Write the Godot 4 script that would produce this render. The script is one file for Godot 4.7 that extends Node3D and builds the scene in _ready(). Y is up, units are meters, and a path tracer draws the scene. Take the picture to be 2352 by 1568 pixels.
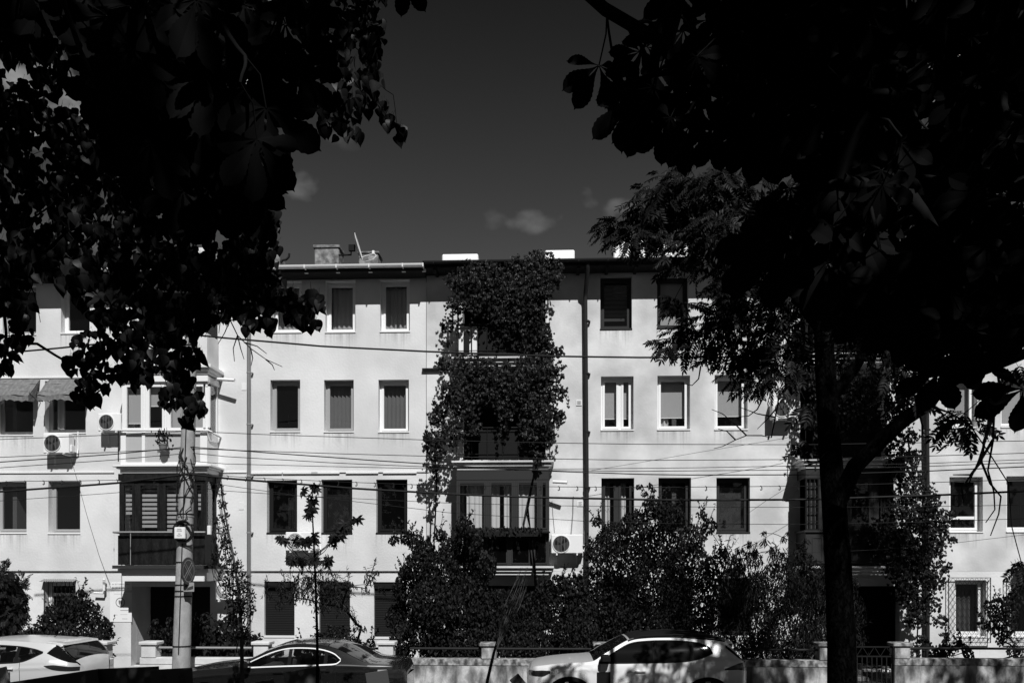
extends Node3D
# A sunlit four-storey apartment row seen from under the trees across the street.

const FOC := 1900.0
const EYE := Vector3(0.92, 2.9, 22.9)
const TURN := 0.04
var rng := RandomNumberGenerator.new()
var M := {}

# ---------- mesh helper ----------
class MB:
	var v := PackedVector3Array()
	var n := PackedVector3Array()
	func tri(a: Vector3, b: Vector3, c: Vector3, na: Vector3, nb: Vector3, nc: Vector3) -> void:
		if (b - a).cross(c - a).dot(na + nb + nc) > 0.0:
			v.append_array(PackedVector3Array([a, c, b])); n.append_array(PackedVector3Array([na, nc, nb]))
		else:
			v.append_array(PackedVector3Array([a, b, c])); n.append_array(PackedVector3Array([na, nb, nc]))
	func flat(a: Vector3, b: Vector3, c: Vector3, hint := Vector3.ZERO) -> void:
		var m := (b - a).cross(c - a).normalized()
		if hint != Vector3.ZERO and m.dot(hint) < 0.0: m = -m
		tri(a, b, c, m, m, m)
	func quad(a: Vector3, b: Vector3, c: Vector3, d: Vector3, m: Vector3) -> void:
		tri(a, b, c, m, m, m); tri(a, c, d, m, m, m)
	func squad(a: Vector3, b: Vector3, c: Vector3, d: Vector3, na: Vector3, nb: Vector3, nc: Vector3, nd: Vector3) -> void:
		tri(a, b, c, na, nb, nc); tri(a, c, d, na, nc, nd)
	func bb(lo: Vector3, hi: Vector3, ch := 0.0, t := Transform3D()) -> MB:
		# box, with chamfered edges when ch > 0
		var c := (lo + hi) / 2.0
		var h := ((hi - lo) / 2.0).abs()
		ch = minf(ch, 0.45 * minf(h.x, minf(h.y, h.z)))
		var p := func(sx: float, sy: float, sz: float, ax: int) -> Vector3:
			var q := Vector3(sx * (h.x - (0.0 if ax == 0 else ch)), sy * (h.y - (0.0 if ax == 1 else ch)), sz * (h.z - (0.0 if ax == 2 else ch)))
			return t * (c + q)
		var s := [-1.0, 1.0]
		var bs := t.basis
		for a: float in s:
			quad(p.call(a, -1, -1, 0), p.call(a, 1, -1, 0), p.call(a, 1, 1, 0), p.call(a, -1, 1, 0), (bs * Vector3(a, 0, 0)).normalized())
			quad(p.call(-1, a, -1, 1), p.call(1, a, -1, 1), p.call(1, a, 1, 1), p.call(-1, a, 1, 1), (bs * Vector3(0, a, 0)).normalized())
			quad(p.call(-1, -1, a, 2), p.call(1, -1, a, 2), p.call(1, 1, a, 2), p.call(-1, 1, a, 2), (bs * Vector3(0, 0, a)).normalized())
		if ch > 0.0:
			for a: float in s:
				for b: float in s:
					quad(p.call(a, b, -1, 0), p.call(a, b, 1, 0), p.call(a, b, 1, 1), p.call(a, b, -1, 1), (bs * Vector3(a, b, 0)).normalized())
					quad(p.call(a, -1, b, 0), p.call(a, 1, b, 0), p.call(a, 1, b, 2), p.call(a, -1, b, 2), (bs * Vector3(a, 0, b)).normalized())
					quad(p.call(-1, a, b, 1), p.call(1, a, b, 1), p.call(1, a, b, 2), p.call(-1, a, b, 2), (bs * Vector3(0, a, b)).normalized())
					for d: float in s:
						var m := (bs * Vector3(a, b, d)).normalized()
						tri(p.call(a, b, d, 0), p.call(a, b, d, 1), p.call(a, b, d, 2), m, m, m)
		return self
	func tube(pts: Array, r0: float, r1 := -1.0, k := 6, caps := true) -> MB:
		if r1 < 0.0: r1 = r0
		var rings := []
		var u := Vector3.ZERO
		for i in pts.size():
			var a: Vector3 = pts[maxi(i - 1, 0)]
			var b: Vector3 = pts[mini(i + 1, pts.size() - 1)]
			var d := (b - a).normalized()
			if u == Vector3.ZERO: u = d.cross(Vector3.UP if absf(d.y) < 0.9 else Vector3.RIGHT).normalized()
			u = (u - d * u.dot(d)).normalized()
			var w := d.cross(u)
			var r := lerpf(r0, r1, float(i) / maxf(1.0, pts.size() - 1.0))
			var ring := []
			for j in k:
				var an := TAU * j / k
				var nn := u * cos(an) + w * sin(an)
				ring.append([pts[i] + nn * r, nn])
			rings.append(ring)
		for i in rings.size() - 1:
			for j in k:
				var a: Array = rings[i][j]; var b: Array = rings[i][(j + 1) % k]
				var c: Array = rings[i + 1][(j + 1) % k]; var d: Array = rings[i + 1][j]
				squad(a[0], b[0], c[0], d[0], a[1], b[1], c[1], d[1])
		if caps:
			for e in [0, rings.size() - 1]:
				var m: Vector3 = (pts[0] - pts[1] if e == 0 else pts[-1] - pts[-2]).normalized()
				for j in range(1, k - 1): tri(rings[e][0][0], rings[e][j][0], rings[e][j + 1][0], m, m, m)
		return self
	func prism(poly: Array, o: Vector3, ux: Vector3, uy: Vector3, depth: float) -> MB:
		# polygon in the plane of ux, uy, given thickness along their cross product
		var pv := PackedVector2Array(poly)
		var un := ux.cross(uy).normalized()
		var idx := Geometry2D.triangulate_polygon(pv)
		var at := func(q: Vector2, z: float) -> Vector3: return o + ux * q.x + uy * q.y + un * z
		for i in range(0, idx.size(), 3):
			for e: float in [0.0, depth]:
				var m := un if e > 0.0 else -un
				tri(at.call(pv[idx[i]], e), at.call(pv[idx[i + 1]], e), at.call(pv[idx[i + 2]], e), m, m, m)
		var ar := 0.0
		for i in pv.size(): ar += pv[i].cross(pv[(i + 1) % pv.size()])
		for i in pv.size():
			var a := pv[i]; var b := pv[(i + 1) % pv.size()]
			var e := (b - a).normalized() * signf(ar)
			var m := (ux * e.y - uy * e.x).normalized()
			quad(at.call(a, 0.0), at.call(b, 0.0), at.call(b, depth), at.call(a, depth), m)
		return self
	func lathe(prof: Array, t: Transform3D, k := 20) -> MB:
		# profile of (radius, height) turned about the local y axis
		for i in prof.size() - 1:
			var a: Vector2 = prof[i]; var b: Vector2 = prof[i + 1]
			var e := b - a
			var nn := Vector2(e.y, -e.x).normalized()
			for j in k:
				var a0 := TAU * j / k; var a1 := TAU * (j + 1) / k
				var q := func(r: Vector2, an: float) -> Vector3: return t * Vector3(r.x * cos(an), r.y, r.x * sin(an))
				var w := func(an: float) -> Vector3: return (t.basis * Vector3(nn.x * cos(an), nn.y, nn.x * sin(an))).normalized()
				squad(q.call(a, a0), q.call(a, a1), q.call(b, a1), q.call(b, a0), w.call(a0), w.call(a1), w.call(a1), w.call(a0))
		return self
	func mesh() -> ArrayMesh:
		var am := ArrayMesh.new()
		var ar := []
		ar.resize(Mesh.ARRAY_MAX)
		ar[Mesh.ARRAY_VERTEX] = v
		ar[Mesh.ARRAY_NORMAL] = n
		am.add_surface_from_arrays(Mesh.PRIMITIVE_TRIANGLES, ar)
		return am

# ---------- places: a spot of the picture (2352 x 1568) met with a plane of the street ----------
func dir(px: float, py: float) -> Vector3:
	var r := Vector3(cos(TURN), 0, -sin(TURN)); var f := Vector3(-sin(TURN), 0, -cos(TURN))
	return r * ((px - 1176.0) / FOC) + Vector3.UP * ((1300.0 - py) / FOC) + f
func P(px: float, py: float, z := 0.0) -> Vector3:
	var d := dir(px, py)
	return EYE + d * ((z - EYE.z) / d.z)
func PD(px: float, py: float, dist: float) -> Vector3:
	return EYE + dir(px, py) * dist
func X(px: float, z := 0.0) -> float: return P(px, 1300, z).x
func Y(py: float, z := 0.0, px := 1176.0) -> float: return P(px, py, z).y

# ---------- nodes ----------
func thing(called: String, label: String, cat: String, at := Vector3.ZERO, group := "") -> Node3D:
	var o := Node3D.new()
	o.name = called; o.position = at
	add_child(o, true)
	return tag(o, label, cat, group)
func tag(o: Node3D, label: String, cat: String, group := "") -> Node3D:
	o.set_meta("label", label); o.set_meta("category", cat)
	if group: o.set_meta("group", group)
	return o
func put(mb: MB, called: String, m: Material, parent: Node3D = self, label := "") -> MeshInstance3D:
	return putm(mb.mesh(), called, m, parent, label)
func putm(me: Mesh, called: String, m: Material, parent: Node3D = self, label := "") -> MeshInstance3D:
	var o := MeshInstance3D.new()
	o.name = called; o.mesh = me; o.material_override = m
	if parent != self:
		var off := parent.position
		var q: Node = parent.get_parent()
		while q is Node3D and q != self:
			off += q.position; q = q.get_parent()
		o.position = -off
	parent.add_child(o, true)
	if label: o.set_meta("label", label)
	return o
func struct(mb: MB, called: String, m: Material) -> MeshInstance3D:
	var o := put(mb, called, m); o.set_meta("kind", "structure"); return o
func many(called: String, me: Mesh, m: Material, list: Array, parent: Node3D, shades := Vector2(0.7, 1.3)) -> MultiMeshInstance3D:
	var mm := MultiMesh.new()
	mm.transform_format = MultiMesh.TRANSFORM_3D
	mm.use_colors = true
	mm.mesh = me
	mm.instance_count = list.size()
	for i in list.size():
		mm.set_instance_transform(i, list[i])
		var s := rng.randf_range(shades.x, shades.y)
		mm.set_instance_color(i, Color(s, s, s))
	var o := MultiMeshInstance3D.new()
	o.name = called; o.multimesh = mm; o.material_override = m
	if parent != self: o.position = -parent.position
	parent.add_child(o, true)
	o.set_meta("kind", "stuff")
	return o

# ---------- materials ----------
func grey(l: float) -> Color: return Color(l, l, l).linear_to_srgb()
func noise_tex(freq: float, lo: float, hi: float, sd: int, normal := false, mid := 0.5, stretch := 1.0, bump := 4.0) -> NoiseTexture2D:
	var f := FastNoiseLite.new()
	f.seed = sd; f.frequency = freq; f.fractal_octaves = 5
	var t := NoiseTexture2D.new()
	t.width = 512; t.height = int(512 * stretch); t.seamless = true; t.noise = f
	if normal:
		t.as_normal_map = true; t.bump_strength = bump
	else:
		var gr := Gradient.new()
		gr.set_color(0, Color(lo, lo, lo)); gr.set_color(1, Color(hi, hi, hi))
		gr.set_offset(0, mid - 0.35); gr.set_offset(1, mid + 0.3)
		t.color_ramp = gr
	return t
func mat(called: String, l: float, rough := 0.8, spec := 0.5) -> StandardMaterial3D:
	var m := StandardMaterial3D.new()
	m.albedo_color = grey(l); m.roughness = rough; m.metallic_specular = spec
	M[called] = m
	return m
func worn(called: String, l: float, rough: float, freq: float, lo: float, scale: Vector3, bump := 0.0, bump_freq := 0.1, sd := 1, mid := 0.5) -> StandardMaterial3D:
	var m := mat(called, l, rough, 0.3)
	m.albedo_texture = noise_tex(freq, lo, 1.0, sd, false, mid)
	m.uv1_triplanar = true; m.uv1_world_triplanar = true
	m.uv1_scale = scale
	if bump > 0.0:
		m.normal_enabled = true
		m.normal_texture = noise_tex(bump_freq, 0, 1, sd + 7, true)
		m.normal_scale = bump
	return m
func leafmat(called: String, l: float, rough := 0.5, spec := 0.3, back := 0.0) -> StandardMaterial3D:
	var m := mat(called, l, rough, spec)
	m.vertex_color_use_as_albedo = true
	if back > 0.0:
		m.backlight_enabled = true; m.backlight = grey(back)
	return m
func glassmat(called: String, l: float, alpha: float, rough := 0.02) -> StandardMaterial3D:
	var m := mat(called, l, rough, 0.5)
	var c := grey(l); c.a = alpha
	m.albedo_color = c
	m.transparency = BaseMaterial3D.TRANSPARENCY_ALPHA
	return m

func materials() -> void:
	worn("wall", 0.68, 0.9, 0.006, 0.9, Vector3(0.11, 0.11, 0.11), 0.05, 0.22, 3)
	worn("wall_ground", 0.68, 0.9, 0.008, 0.88, Vector3(0.13, 0.13, 0.13), 0.06, 0.2, 5)
	worn("wall_old", 0.67, 0.9, 0.01, 0.84, Vector3(0.12, 0.12, 0.12), 0.04, 0.2, 9)
	mat("trim", 0.68, 0.6)
	mat("pvc", 0.75, 0.35)
	mat("frame_grey", 0.3, 0.5)
	mat("frame_dark", 0.014, 0.5, 0.15)
	mat("frame_brown", 0.035, 0.55, 0.15)
	worn("wood_dark", 0.013, 0.6, 0.02, 0.6, Vector3(0.6, 0.1, 0.6), 0.2, 0.1, 11)
	glassmat("glass", 0.02, 0.12)
	glassmat("frosted", 0.45, 0.85, 0.5)
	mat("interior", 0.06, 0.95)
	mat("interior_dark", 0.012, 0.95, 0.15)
	mat("curtain", 0.55, 0.95, 0.1)
	mat("curtain_thin", 0.34, 0.95, 0.1)
	mat("blind", 0.34, 0.9, 0.1)
	mat("slat_grey", 0.13, 0.9, 0.1)
	mat("slat_dark", 0.05, 0.9, 0.1)
	mat("shutter", 0.013, 0.6, 0.15)
	mat("eave_dark", 0.02, 0.7, 0.15)
	worn("roof_sheet", 0.06, 0.6, 0.02, 0.6, Vector3(0.3, 0.3, 0.3))
	mat("gutter", 0.7, 0.4)
	var zn := mat("pipe_zinc", 0.3, 0.38); zn.metallic = 0.7
	mat("pipe_dark", 0.025, 0.45, 0.15)
	worn("chimney_old", 0.3, 0.95, 0.015, 0.6, Vector3(0.5, 0.5, 0.5), 0.7, 0.03, 21)
	mat("chimney_white", 0.88, 0.8)
	mat("plastic_white", 0.74, 0.4)
	mat("fan_dark", 0.05, 0.5, 0.15)
	mat("metal_dark", 0.015, 0.5, 0.15)
	mat("metal_grey", 0.25, 0.5)
	worn("awning", 0.2, 0.9, 0.015, 0.75, Vector3(1.0, 1.0, 1.0), 0.5, 0.02, 33)
	worn("concrete", 0.36, 0.9, 0.02, 0.84, Vector3(0.7, 0.25, 0.7), 0.2, 0.1, 41)
	worn("garden_wall", 0.46, 0.95, 0.012, 0.42, Vector3(0.45, 0.18, 0.45), 0.2, 0.1, 45, 0.42)
	worn("garden_coping", 0.38, 0.95, 0.02, 0.4, Vector3(0.6, 0.4, 0.6), 0.25, 0.1, 47, 0.45)
	worn("garden_wall_pale", 0.62, 0.9, 0.01, 0.9, Vector3(0.3, 0.15, 0.3), 0.08, 0.1, 49)
	worn("asphalt", 0.05, 0.95, 0.05, 0.7, Vector3(0.4, 0.4, 0.4), 1.0, 0.25, 51)
	worn("paving", 0.25, 0.95, 0.03, 0.7, Vector3(0.4, 0.4, 0.4), 0.6, 0.2, 53)
	worn("soil", 0.05, 1.0, 0.03, 0.5, Vector3(0.5, 0.5, 0.5), 1.5, 0.15, 55)
	worn("grass_ground", 0.05, 1.0, 0.05, 0.5, Vector3(0.4, 0.4, 0.4), 1.5, 0.2, 57)
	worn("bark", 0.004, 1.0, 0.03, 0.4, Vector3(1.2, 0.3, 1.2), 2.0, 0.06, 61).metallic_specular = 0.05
	worn("bark_pale", 0.1, 0.9, 0.03, 0.5, Vector3(2.0, 0.5, 2.0), 1.0, 0.06, 63)
	mat("twig", 0.01, 0.95, 0.05)
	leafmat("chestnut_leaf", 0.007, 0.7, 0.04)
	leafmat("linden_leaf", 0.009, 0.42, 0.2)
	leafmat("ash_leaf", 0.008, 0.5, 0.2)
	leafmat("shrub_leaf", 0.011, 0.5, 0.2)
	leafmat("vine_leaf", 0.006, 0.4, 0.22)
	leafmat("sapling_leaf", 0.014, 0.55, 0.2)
	mat("cable", 0.012, 0.6, 0.3)
	var pw := mat("paint_white", 0.72, 0.3); pw.clearcoat_enabled = true; pw.clearcoat = 0.8; pw.clearcoat_roughness = 0.05
	var ps := mat("paint_silver", 0.62, 0.33); ps.clearcoat_enabled = true; ps.clearcoat = 0.7; ps.clearcoat_roughness = 0.05; ps.metallic = 0.25
	var pb := mat("paint_black", 0.008, 0.25); pb.clearcoat_enabled = true; pb.clearcoat = 1.0; pb.clearcoat_roughness = 0.03
	glassmat("car_glass", 0.01, 0.22)
	mat("car_glass_dark", 0.006, 0.06, 0.35)
	mat("rubber", 0.02, 0.8, 0.3)
	mat("trim_black", 0.012, 0.9, 0.1)
	var cr := mat("chrome", 0.8, 0.35); cr.metallic = 0.25
	mat("lamp_lens", 0.02, 0.1)
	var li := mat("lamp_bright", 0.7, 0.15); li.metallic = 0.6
	mat("seat", 0.02, 0.9)
	mat("board", 0.02, 0.7)
	mat("board_grey", 0.04, 0.7)
	mat("board_pale", 0.25, 0.7)
	mat("ink", 0.02, 0.7)
	mat("ink_grey", 0.16, 0.7)
	mat("sign_dark", 0.03, 0.45)
	mat("sign_darker", 0.012, 0.4)
	mat("sign_line", 0.3, 0.5)
	mat("terracotta", 0.15, 0.8)
	# rain streaks: dirt washed down below sills and ledges
	var im := Image.create(128, 128, false, Image.FORMAT_RGBA8)
	var f := FastNoiseLite.new(); f.seed = 15; f.frequency = 0.06
	for x in 128:
		var s := maxf(0.0, f.get_noise_2d(x * 1.6, 0.0) * 1.3 + 0.35)
		var ln := 0.45 + 0.5 * absf(f.get_noise_2d(x * 2.0, 50.0)) * 1.6
		for y in 128:
			var t := y / 127.0
			var edge := smoothstep(0.0, 0.12, x / 127.0) * smoothstep(0.0, 0.12, 1.0 - x / 127.0)
			im.set_pixel(x, y, Color(0.2, 0.2, 0.2, clampf(0.3 * s * edge * clampf(1.0 - t / ln, 0.0, 1.0) * (0.8 + 0.4 * f.get_noise_2d(x * 3.0, y * 1.5)), 0.0, 0.35)))
	var st := mat("stain", 1.0, 0.95, 0.1)
	st.albedo_texture = ImageTexture.create_from_image(im); st.transparency = BaseMaterial3D.TRANSPARENCY_ALPHA

# ---------- leaves ----------
func leaflet(mb: MB, o: Vector3, d: Vector3, nn: Vector3, len: float, wid: float, prof: Array, fold := 0.12, droop := 0.15, teeth := 0.0) -> void:
	# one blade from o along d; prof lists half widths from base to tip
	var s := d.cross(nn).normalized()
	var k := prof.size() - 1
	var pl := Vector3.ZERO; var pm := Vector3.ZERO; var pr := Vector3.ZERO
	for i in k + 1:
		var t := float(i) / k
		var c := o + d * len * t - nn * droop * len * t * t
		var w: float = prof[i] * wid
		if teeth > 0.0 and i > 0 and i < k: w *= 1.0 + (teeth if i % 2 == 0 else -teeth)
		var l := c + s * w + nn * fold * w
		var r := c - s * w + nn * fold * w
		if i > 0:
			if prof[i - 1] > 0.0: mb.flat(pl, pm, l, nn); mb.flat(pm, pr, r, nn)
			mb.flat(pm, l, c, nn); mb.flat(pm, r, c, nn)
		pl = l; pm = c; pr = r
func chestnut_leaf_mesh(sd: int, close: bool) -> ArrayMesh:
	var g := RandomNumberGenerator.new(); g.seed = sd
	var mb := MB.new()
	var lens := [0.42, 0.74, 0.95, 1.0, 0.93, 0.72, 0.4]
	var angs := [-128.0, -84.0, -40.0, 0.0, 40.0, 84.0, 128.0]
	var steps := 21 if close else 9
	for i in 7:
		if lens[i] < 0.5 and g.randf() < 0.25: continue
		var a := deg_to_rad(angs[i] + g.randf_range(-7, 7))
		var d := Vector3(sin(a), -cos(a), g.randf_range(-0.3, 0.1)).normalized()
		var nn := (Vector3(0, 0, 1) - d * d.z).rotated(d, g.randf_range(-0.4, 0.4)).normalized()
		var prof := []
		for k in steps + 1:
			var t := float(k) / steps
			var w := 0.06 + 0.94 * pow(smoothstep(0.0, 0.68, t), 1.15)
			if t > 0.66: w = sqrt(maxf(0.0, 1.0 - pow((t - 0.66) / 0.29, 2.0))) if t < 0.945 else 0.1 * (1.0 - t) / 0.055 + 0.0
			if t > 0.88 and t < 1.0: w = maxf(w, 0.16 * (1.0 - (t - 0.88) / 0.12) + 0.02)
			prof.append(w if k < steps else 0.0)
		leaflet(mb, d * 0.015, d, nn, lens[i] * g.randf_range(0.92, 1.05), 0.215 * pow(lens[i], 0.7), prof, g.randf_range(0.1, 0.3), g.randf_range(0.0, 0.3), 0.045 if close else 0.0)
	return mb.mesh()
func heart_leaf_mesh(sd: int) -> ArrayMesh:
	var g := RandomNumberGenerator.new(); g.seed = sd
	var mb := MB.new()
	leaflet(mb, Vector3.ZERO, Vector3(0, -1, 0), Vector3(g.randf_range(-0.2, 0.2), 0, 1).normalized(), 1.0, 0.47, [0.5, 0.9, 1.0, 0.97, 0.86, 0.68, 0.42, 0.16, 0.0], g.randf_range(0.1, 0.45), g.randf_range(0.0, 0.35))
	mb.tube([Vector3.ZERO, Vector3(0, 0.25, -0.05), Vector3(0.04, 0.5, 0.0)], 0.012, 0.012, 3, false)
	return mb.mesh()
func pinnate_leaf_mesh(sd: int) -> ArrayMesh:
	var g := RandomNumberGenerator.new(); g.seed = sd
	var mb := MB.new()
	var bend := g.randf_range(0.1, 0.5)
	var at := func(t: float) -> Vector3: return Vector3(0, -t, -bend * t * t * 0.6)
	mb.tube([at.call(0.0), at.call(0.35), at.call(0.7), at.call(0.95)], 0.012, 0.006, 3, false)
	var pr := [0.25, 0.8, 1.0, 0.7, 0.0]
	for i in 6:
		var t := 0.25 + 0.13 * i
		for s in [-1.0, 1.0]:
			var d := Vector3(s * 0.85, -0.55 + g.randf_range(-0.15, 0.15), -0.15 + g.randf_range(-0.2, 0.2)).normalized()
			leaflet(mb, at.call(t), d, Vector3(0, 0, 1), g.randf_range(0.27, 0.36), 0.062, pr, 0.3, 0.25)
	leaflet(mb, at.call(0.95), Vector3(0, -1, -0.2).normalized(), Vector3(0, 0, 1), 0.33, 0.062, pr, 0.3, 0.2)
	return mb.mesh()
func oval_leaf_mesh(wid: float, droop := 0.3) -> ArrayMesh:
	var mb := MB.new()
	leaflet(mb, Vector3.ZERO, Vector3(0, -1, 0), Vector3(0, 0, 1), 1.0, wid, [0.1, 0.75, 1.0, 0.65, 0.0], 0.3, droop)
	return mb.mesh()
func vine_leaf_mesh() -> ArrayMesh:
	# broad lobed leaf
	var mb := MB.new()
	var o := Vector3(0, -0.05, 0)
	var rim := []
	for a in [[-150, 0.45], [-115, 0.62], [-85, 0.5], [-50, 0.72], [-25, 0.62], [0, 0.95], [25, 0.62], [50, 0.72], [85, 0.5], [115, 0.62], [150, 0.45]]:
		var an := deg_to_rad(a[0])
		rim.append(o + Vector3(sin(an), -cos(an), -0.35 * a[1] * a[1] + 0.06 * absf(sin(an))) * a[1])
	for i in rim.size() - 1: mb.flat(o, rim[i], rim[i + 1], Vector3(0, 0, 1))
	return mb.mesh()
func maple_leaf_mesh() -> ArrayMesh:
	var mb := MB.new()
	for i in 5:
		var a := deg_to_rad(-100.0 + 50.0 * i)
		leaflet(mb, Vector3.ZERO, Vector3(sin(a), -cos(a), -0.15).normalized(), Vector3(0, 0, 1), 1.0 - 0.12 * absi(i - 2), 0.17, [0.25, 0.7, 1.0, 0.8, 0.9, 0.3, 0.0], 0.2, 0.25)
	return mb.mesh()

func pose(at: Vector3, down: Vector3, face: Vector3, size: float) -> Transform3D:
	# leaf placed at its base, tip towards down, upper side towards face
	var y := -down.normalized()
	var z := (face - y * face.dot(y))
	z = z.normalized() if z.length() > 0.01 else y.cross(Vector3.RIGHT).normalized()
	return Transform3D(Basis(y.cross(z), y, z) * size, at)
func rv() -> Vector3:
	while true:
		var q := Vector3(rng.randf_range(-1, 1), rng.randf_range(-1, 1), rng.randf_range(-1, 1))
		if q.length_squared() < 1.0: return q
	return Vector3.ZERO
# a hanging leaf spot in a ball
func hang(c: Vector3, r: float, size: float, face: Vector3, loose := 0.6, shell := false) -> Transform3D:
	var q := rv()
	if shell: q = q.normalized() * rng.randf_range(0.7, 1.05)
	var f := (face + rv() * loose + (q * 0.5 if shell else Vector3.ZERO)).normalized()
	return pose(c + q * r, Vector3(0, -1, 0) + rv() * loose, f, size * rng.randf_range(0.7, 1.2))

# ---------- branches: joins every blob centre to the nearest part of the tree ----------
func limbs(o: Node3D, seeds: Array, blobs: Array, twig: float, m: Material, thick := 0.02, sag := 0.06) -> Array:
	var pos := seeds.duplicate(); var up := []
	for i in seeds.size(): up.append(-1)
	var left := blobs.duplicate()
	left.sort_custom(func(a: Vector3, b: Vector3) -> bool: return nearest(seeds, a) < nearest(seeds, b))
	for b: Vector3 in left:
		var best := 0; var bd := 1e9
		for i in pos.size():
			var d: float = pos[i].distance_to(b) + (0.0 if i < seeds.size() else 0.05)
			if d < bd: bd = d; best = i
		pos.append(b); up.append(best)
	var carried := []
	for i in pos.size(): carried.append(1.0)
	for i in range(pos.size() - 1, seeds.size() - 1, -1): carried[up[i]] += carried[i]
	var small := MB.new(); var some := false
	for i in range(seeds.size(), pos.size()):
		var a: Vector3 = pos[up[i]]; var b: Vector3 = pos[i]
		var ln := a.distance_to(b)
		var mid := (a + b) / 2.0 + rv() * ln * 0.12 + Vector3.UP * ln * sag
		var q1 := a.lerp(mid, 0.55) + rv() * ln * 0.03; var q2 := b.lerp(mid, 0.5) + rv() * ln * 0.03
		var r := twig * sqrt(carried[i])
		if r > thick: put(MB.new().tube([a, q1, mid, q2, b], r * 1.15, r * 0.85, 7), "branch", m, o)
		else: small.tube([a, q1, mid, q2, b], r * 1.15, r * 0.8, 5, false); some = true
	if some: put(small, "twigs", M.twig, o).set_meta("kind", "stuff")
	return pos
func nearest(list: Array, q: Vector3) -> float:
	var d := 1e9
	for p: Vector3 in list: d = minf(d, p.distance_to(q))
	return d

# ---------- windows and walls ----------
func holes_wall(mb: MB, x0: float, x1: float, y0: float, y1: float, z: float, holes: Array, thick: float) -> void:
	var xs := [x0, x1]; var ys := [y0, y1]
	for h: Rect2 in holes:
		for q in [h.position.x, h.end.x]:
			if q > x0 and q < x1: xs.append(q)
		for q in [h.position.y, h.end.y]:
			if q > y0 and q < y1: ys.append(q)
	xs.sort(); ys.sort()
	for i in xs.size() - 1:
		for j in ys.size() - 1:
			if xs[i + 1] - xs[i] < 1e-5 or ys[j + 1] - ys[j] < 1e-5: continue
			var c := Vector2((xs[i] + xs[i + 1]) / 2, (ys[j] + ys[j + 1]) / 2)
			var open := false
			for h: Rect2 in holes:
				if h.has_point(c): open = true; break
			if open: continue
			for e in [z, z - thick]:
				mb.quad(Vector3(xs[i], ys[j], e), Vector3(xs[i + 1], ys[j], e), Vector3(xs[i + 1], ys[j + 1], e), Vector3(xs[i], ys[j + 1], e), Vector3(0, 0, 1 if e == z else -1))
	for h: Rect2 in holes:
		var a := h.position.clamp(Vector2(x0, y0), Vector2(x1, y1)); var b := h.end.clamp(Vector2(x0, y0), Vector2(x1, y1))
		if b.x - a.x < 0.01 or b.y - a.y < 0.01: continue
		var zb := z - thick
		mb.quad(Vector3(a.x, a.y, z), Vector3(a.x, b.y, z), Vector3(a.x, b.y, zb), Vector3(a.x, a.y, zb), Vector3(1, 0, 0))
		mb.quad(Vector3(b.x, a.y, z), Vector3(b.x, b.y, z), Vector3(b.x, b.y, zb), Vector3(b.x, a.y, zb), Vector3(-1, 0, 0))
		mb.quad(Vector3(a.x, a.y, z), Vector3(b.x, a.y, z), Vector3(b.x, a.y, zb), Vector3(a.x, a.y, zb), Vector3(0, 1, 0))
		mb.quad(Vector3(a.x, b.y, z), Vector3(b.x, b.y, z), Vector3(b.x, b.y, zb), Vector3(a.x, b.y, zb), Vector3(0, -1, 0))
func rect(x0: float, x1: float, y0: float, y1: float, z := 0.0) -> Rect2:
	# hole for a window seen between those pixels
	var a := P(x0, y1, z); var b := P(x1, y0, z)
	return Rect2(a.x, a.y, b.x - a.x, b.y - a.y)
func ring(mb: MB, a: Vector2, b: Vector2, w: float, z0: float, z1: float) -> void:
	mb.bb(Vector3(a.x, a.y, z0), Vector3(a.x + w, b.y, z1)); mb.bb(Vector3(b.x - w, a.y, z0), Vector3(b.x, b.y, z1))
	mb.bb(Vector3(a.x + w, a.y, z0), Vector3(b.x - w, a.y + w, z1)); mb.bb(Vector3(a.x + w, b.y - w, z0), Vector3(b.x - w, b.y, z1))
func drape(a: Vector2, b: Vector2, z: float, waves: float, sd: int, amp := 0.035, hem := 0.0) -> MB:
	# a hanging curtain with folds
	var mb := MB.new()
	var g := RandomNumberGenerator.new(); g.seed = sd
	var n := int(maxf(8.0, waves * 7.0))
	var ph := g.randf() * TAU; var k2 := g.randf_range(0.3, 0.6)
	var at := func(i: int, y: float, f: float) -> Vector3:
		var t := float(i) / n
		var u := t * waves * TAU + ph
		return Vector3(lerpf(a.x, b.x, t), y, z + amp * f * (sin(u) + 0.5 * sin(u * k2 * 2.3 + 1.0)))
	var nr := func(i: int, f: float) -> Vector3:
		var d: Vector3 = at.call(i + 1, 0.0, f) - at.call(i - 1, 0.0, f)
		return Vector3(-d.z, 0, d.x).normalized()
	for i in n:
		var lo0 := a.y + hem * absf(sin(i * 0.7)); var lo1 := a.y + hem * absf(sin((i + 1) * 0.7))
		mb.squad(at.call(i, lo0, 1.0), at.call(i + 1, lo1, 1.0), at.call(i + 1, b.y, 0.6), at.call(i, b.y, 0.6), nr.call(i, 1.0), nr.call(i + 1, 1.0), nr.call(i + 1, 0.6), nr.call(i, 0.6))
	return mb
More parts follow.
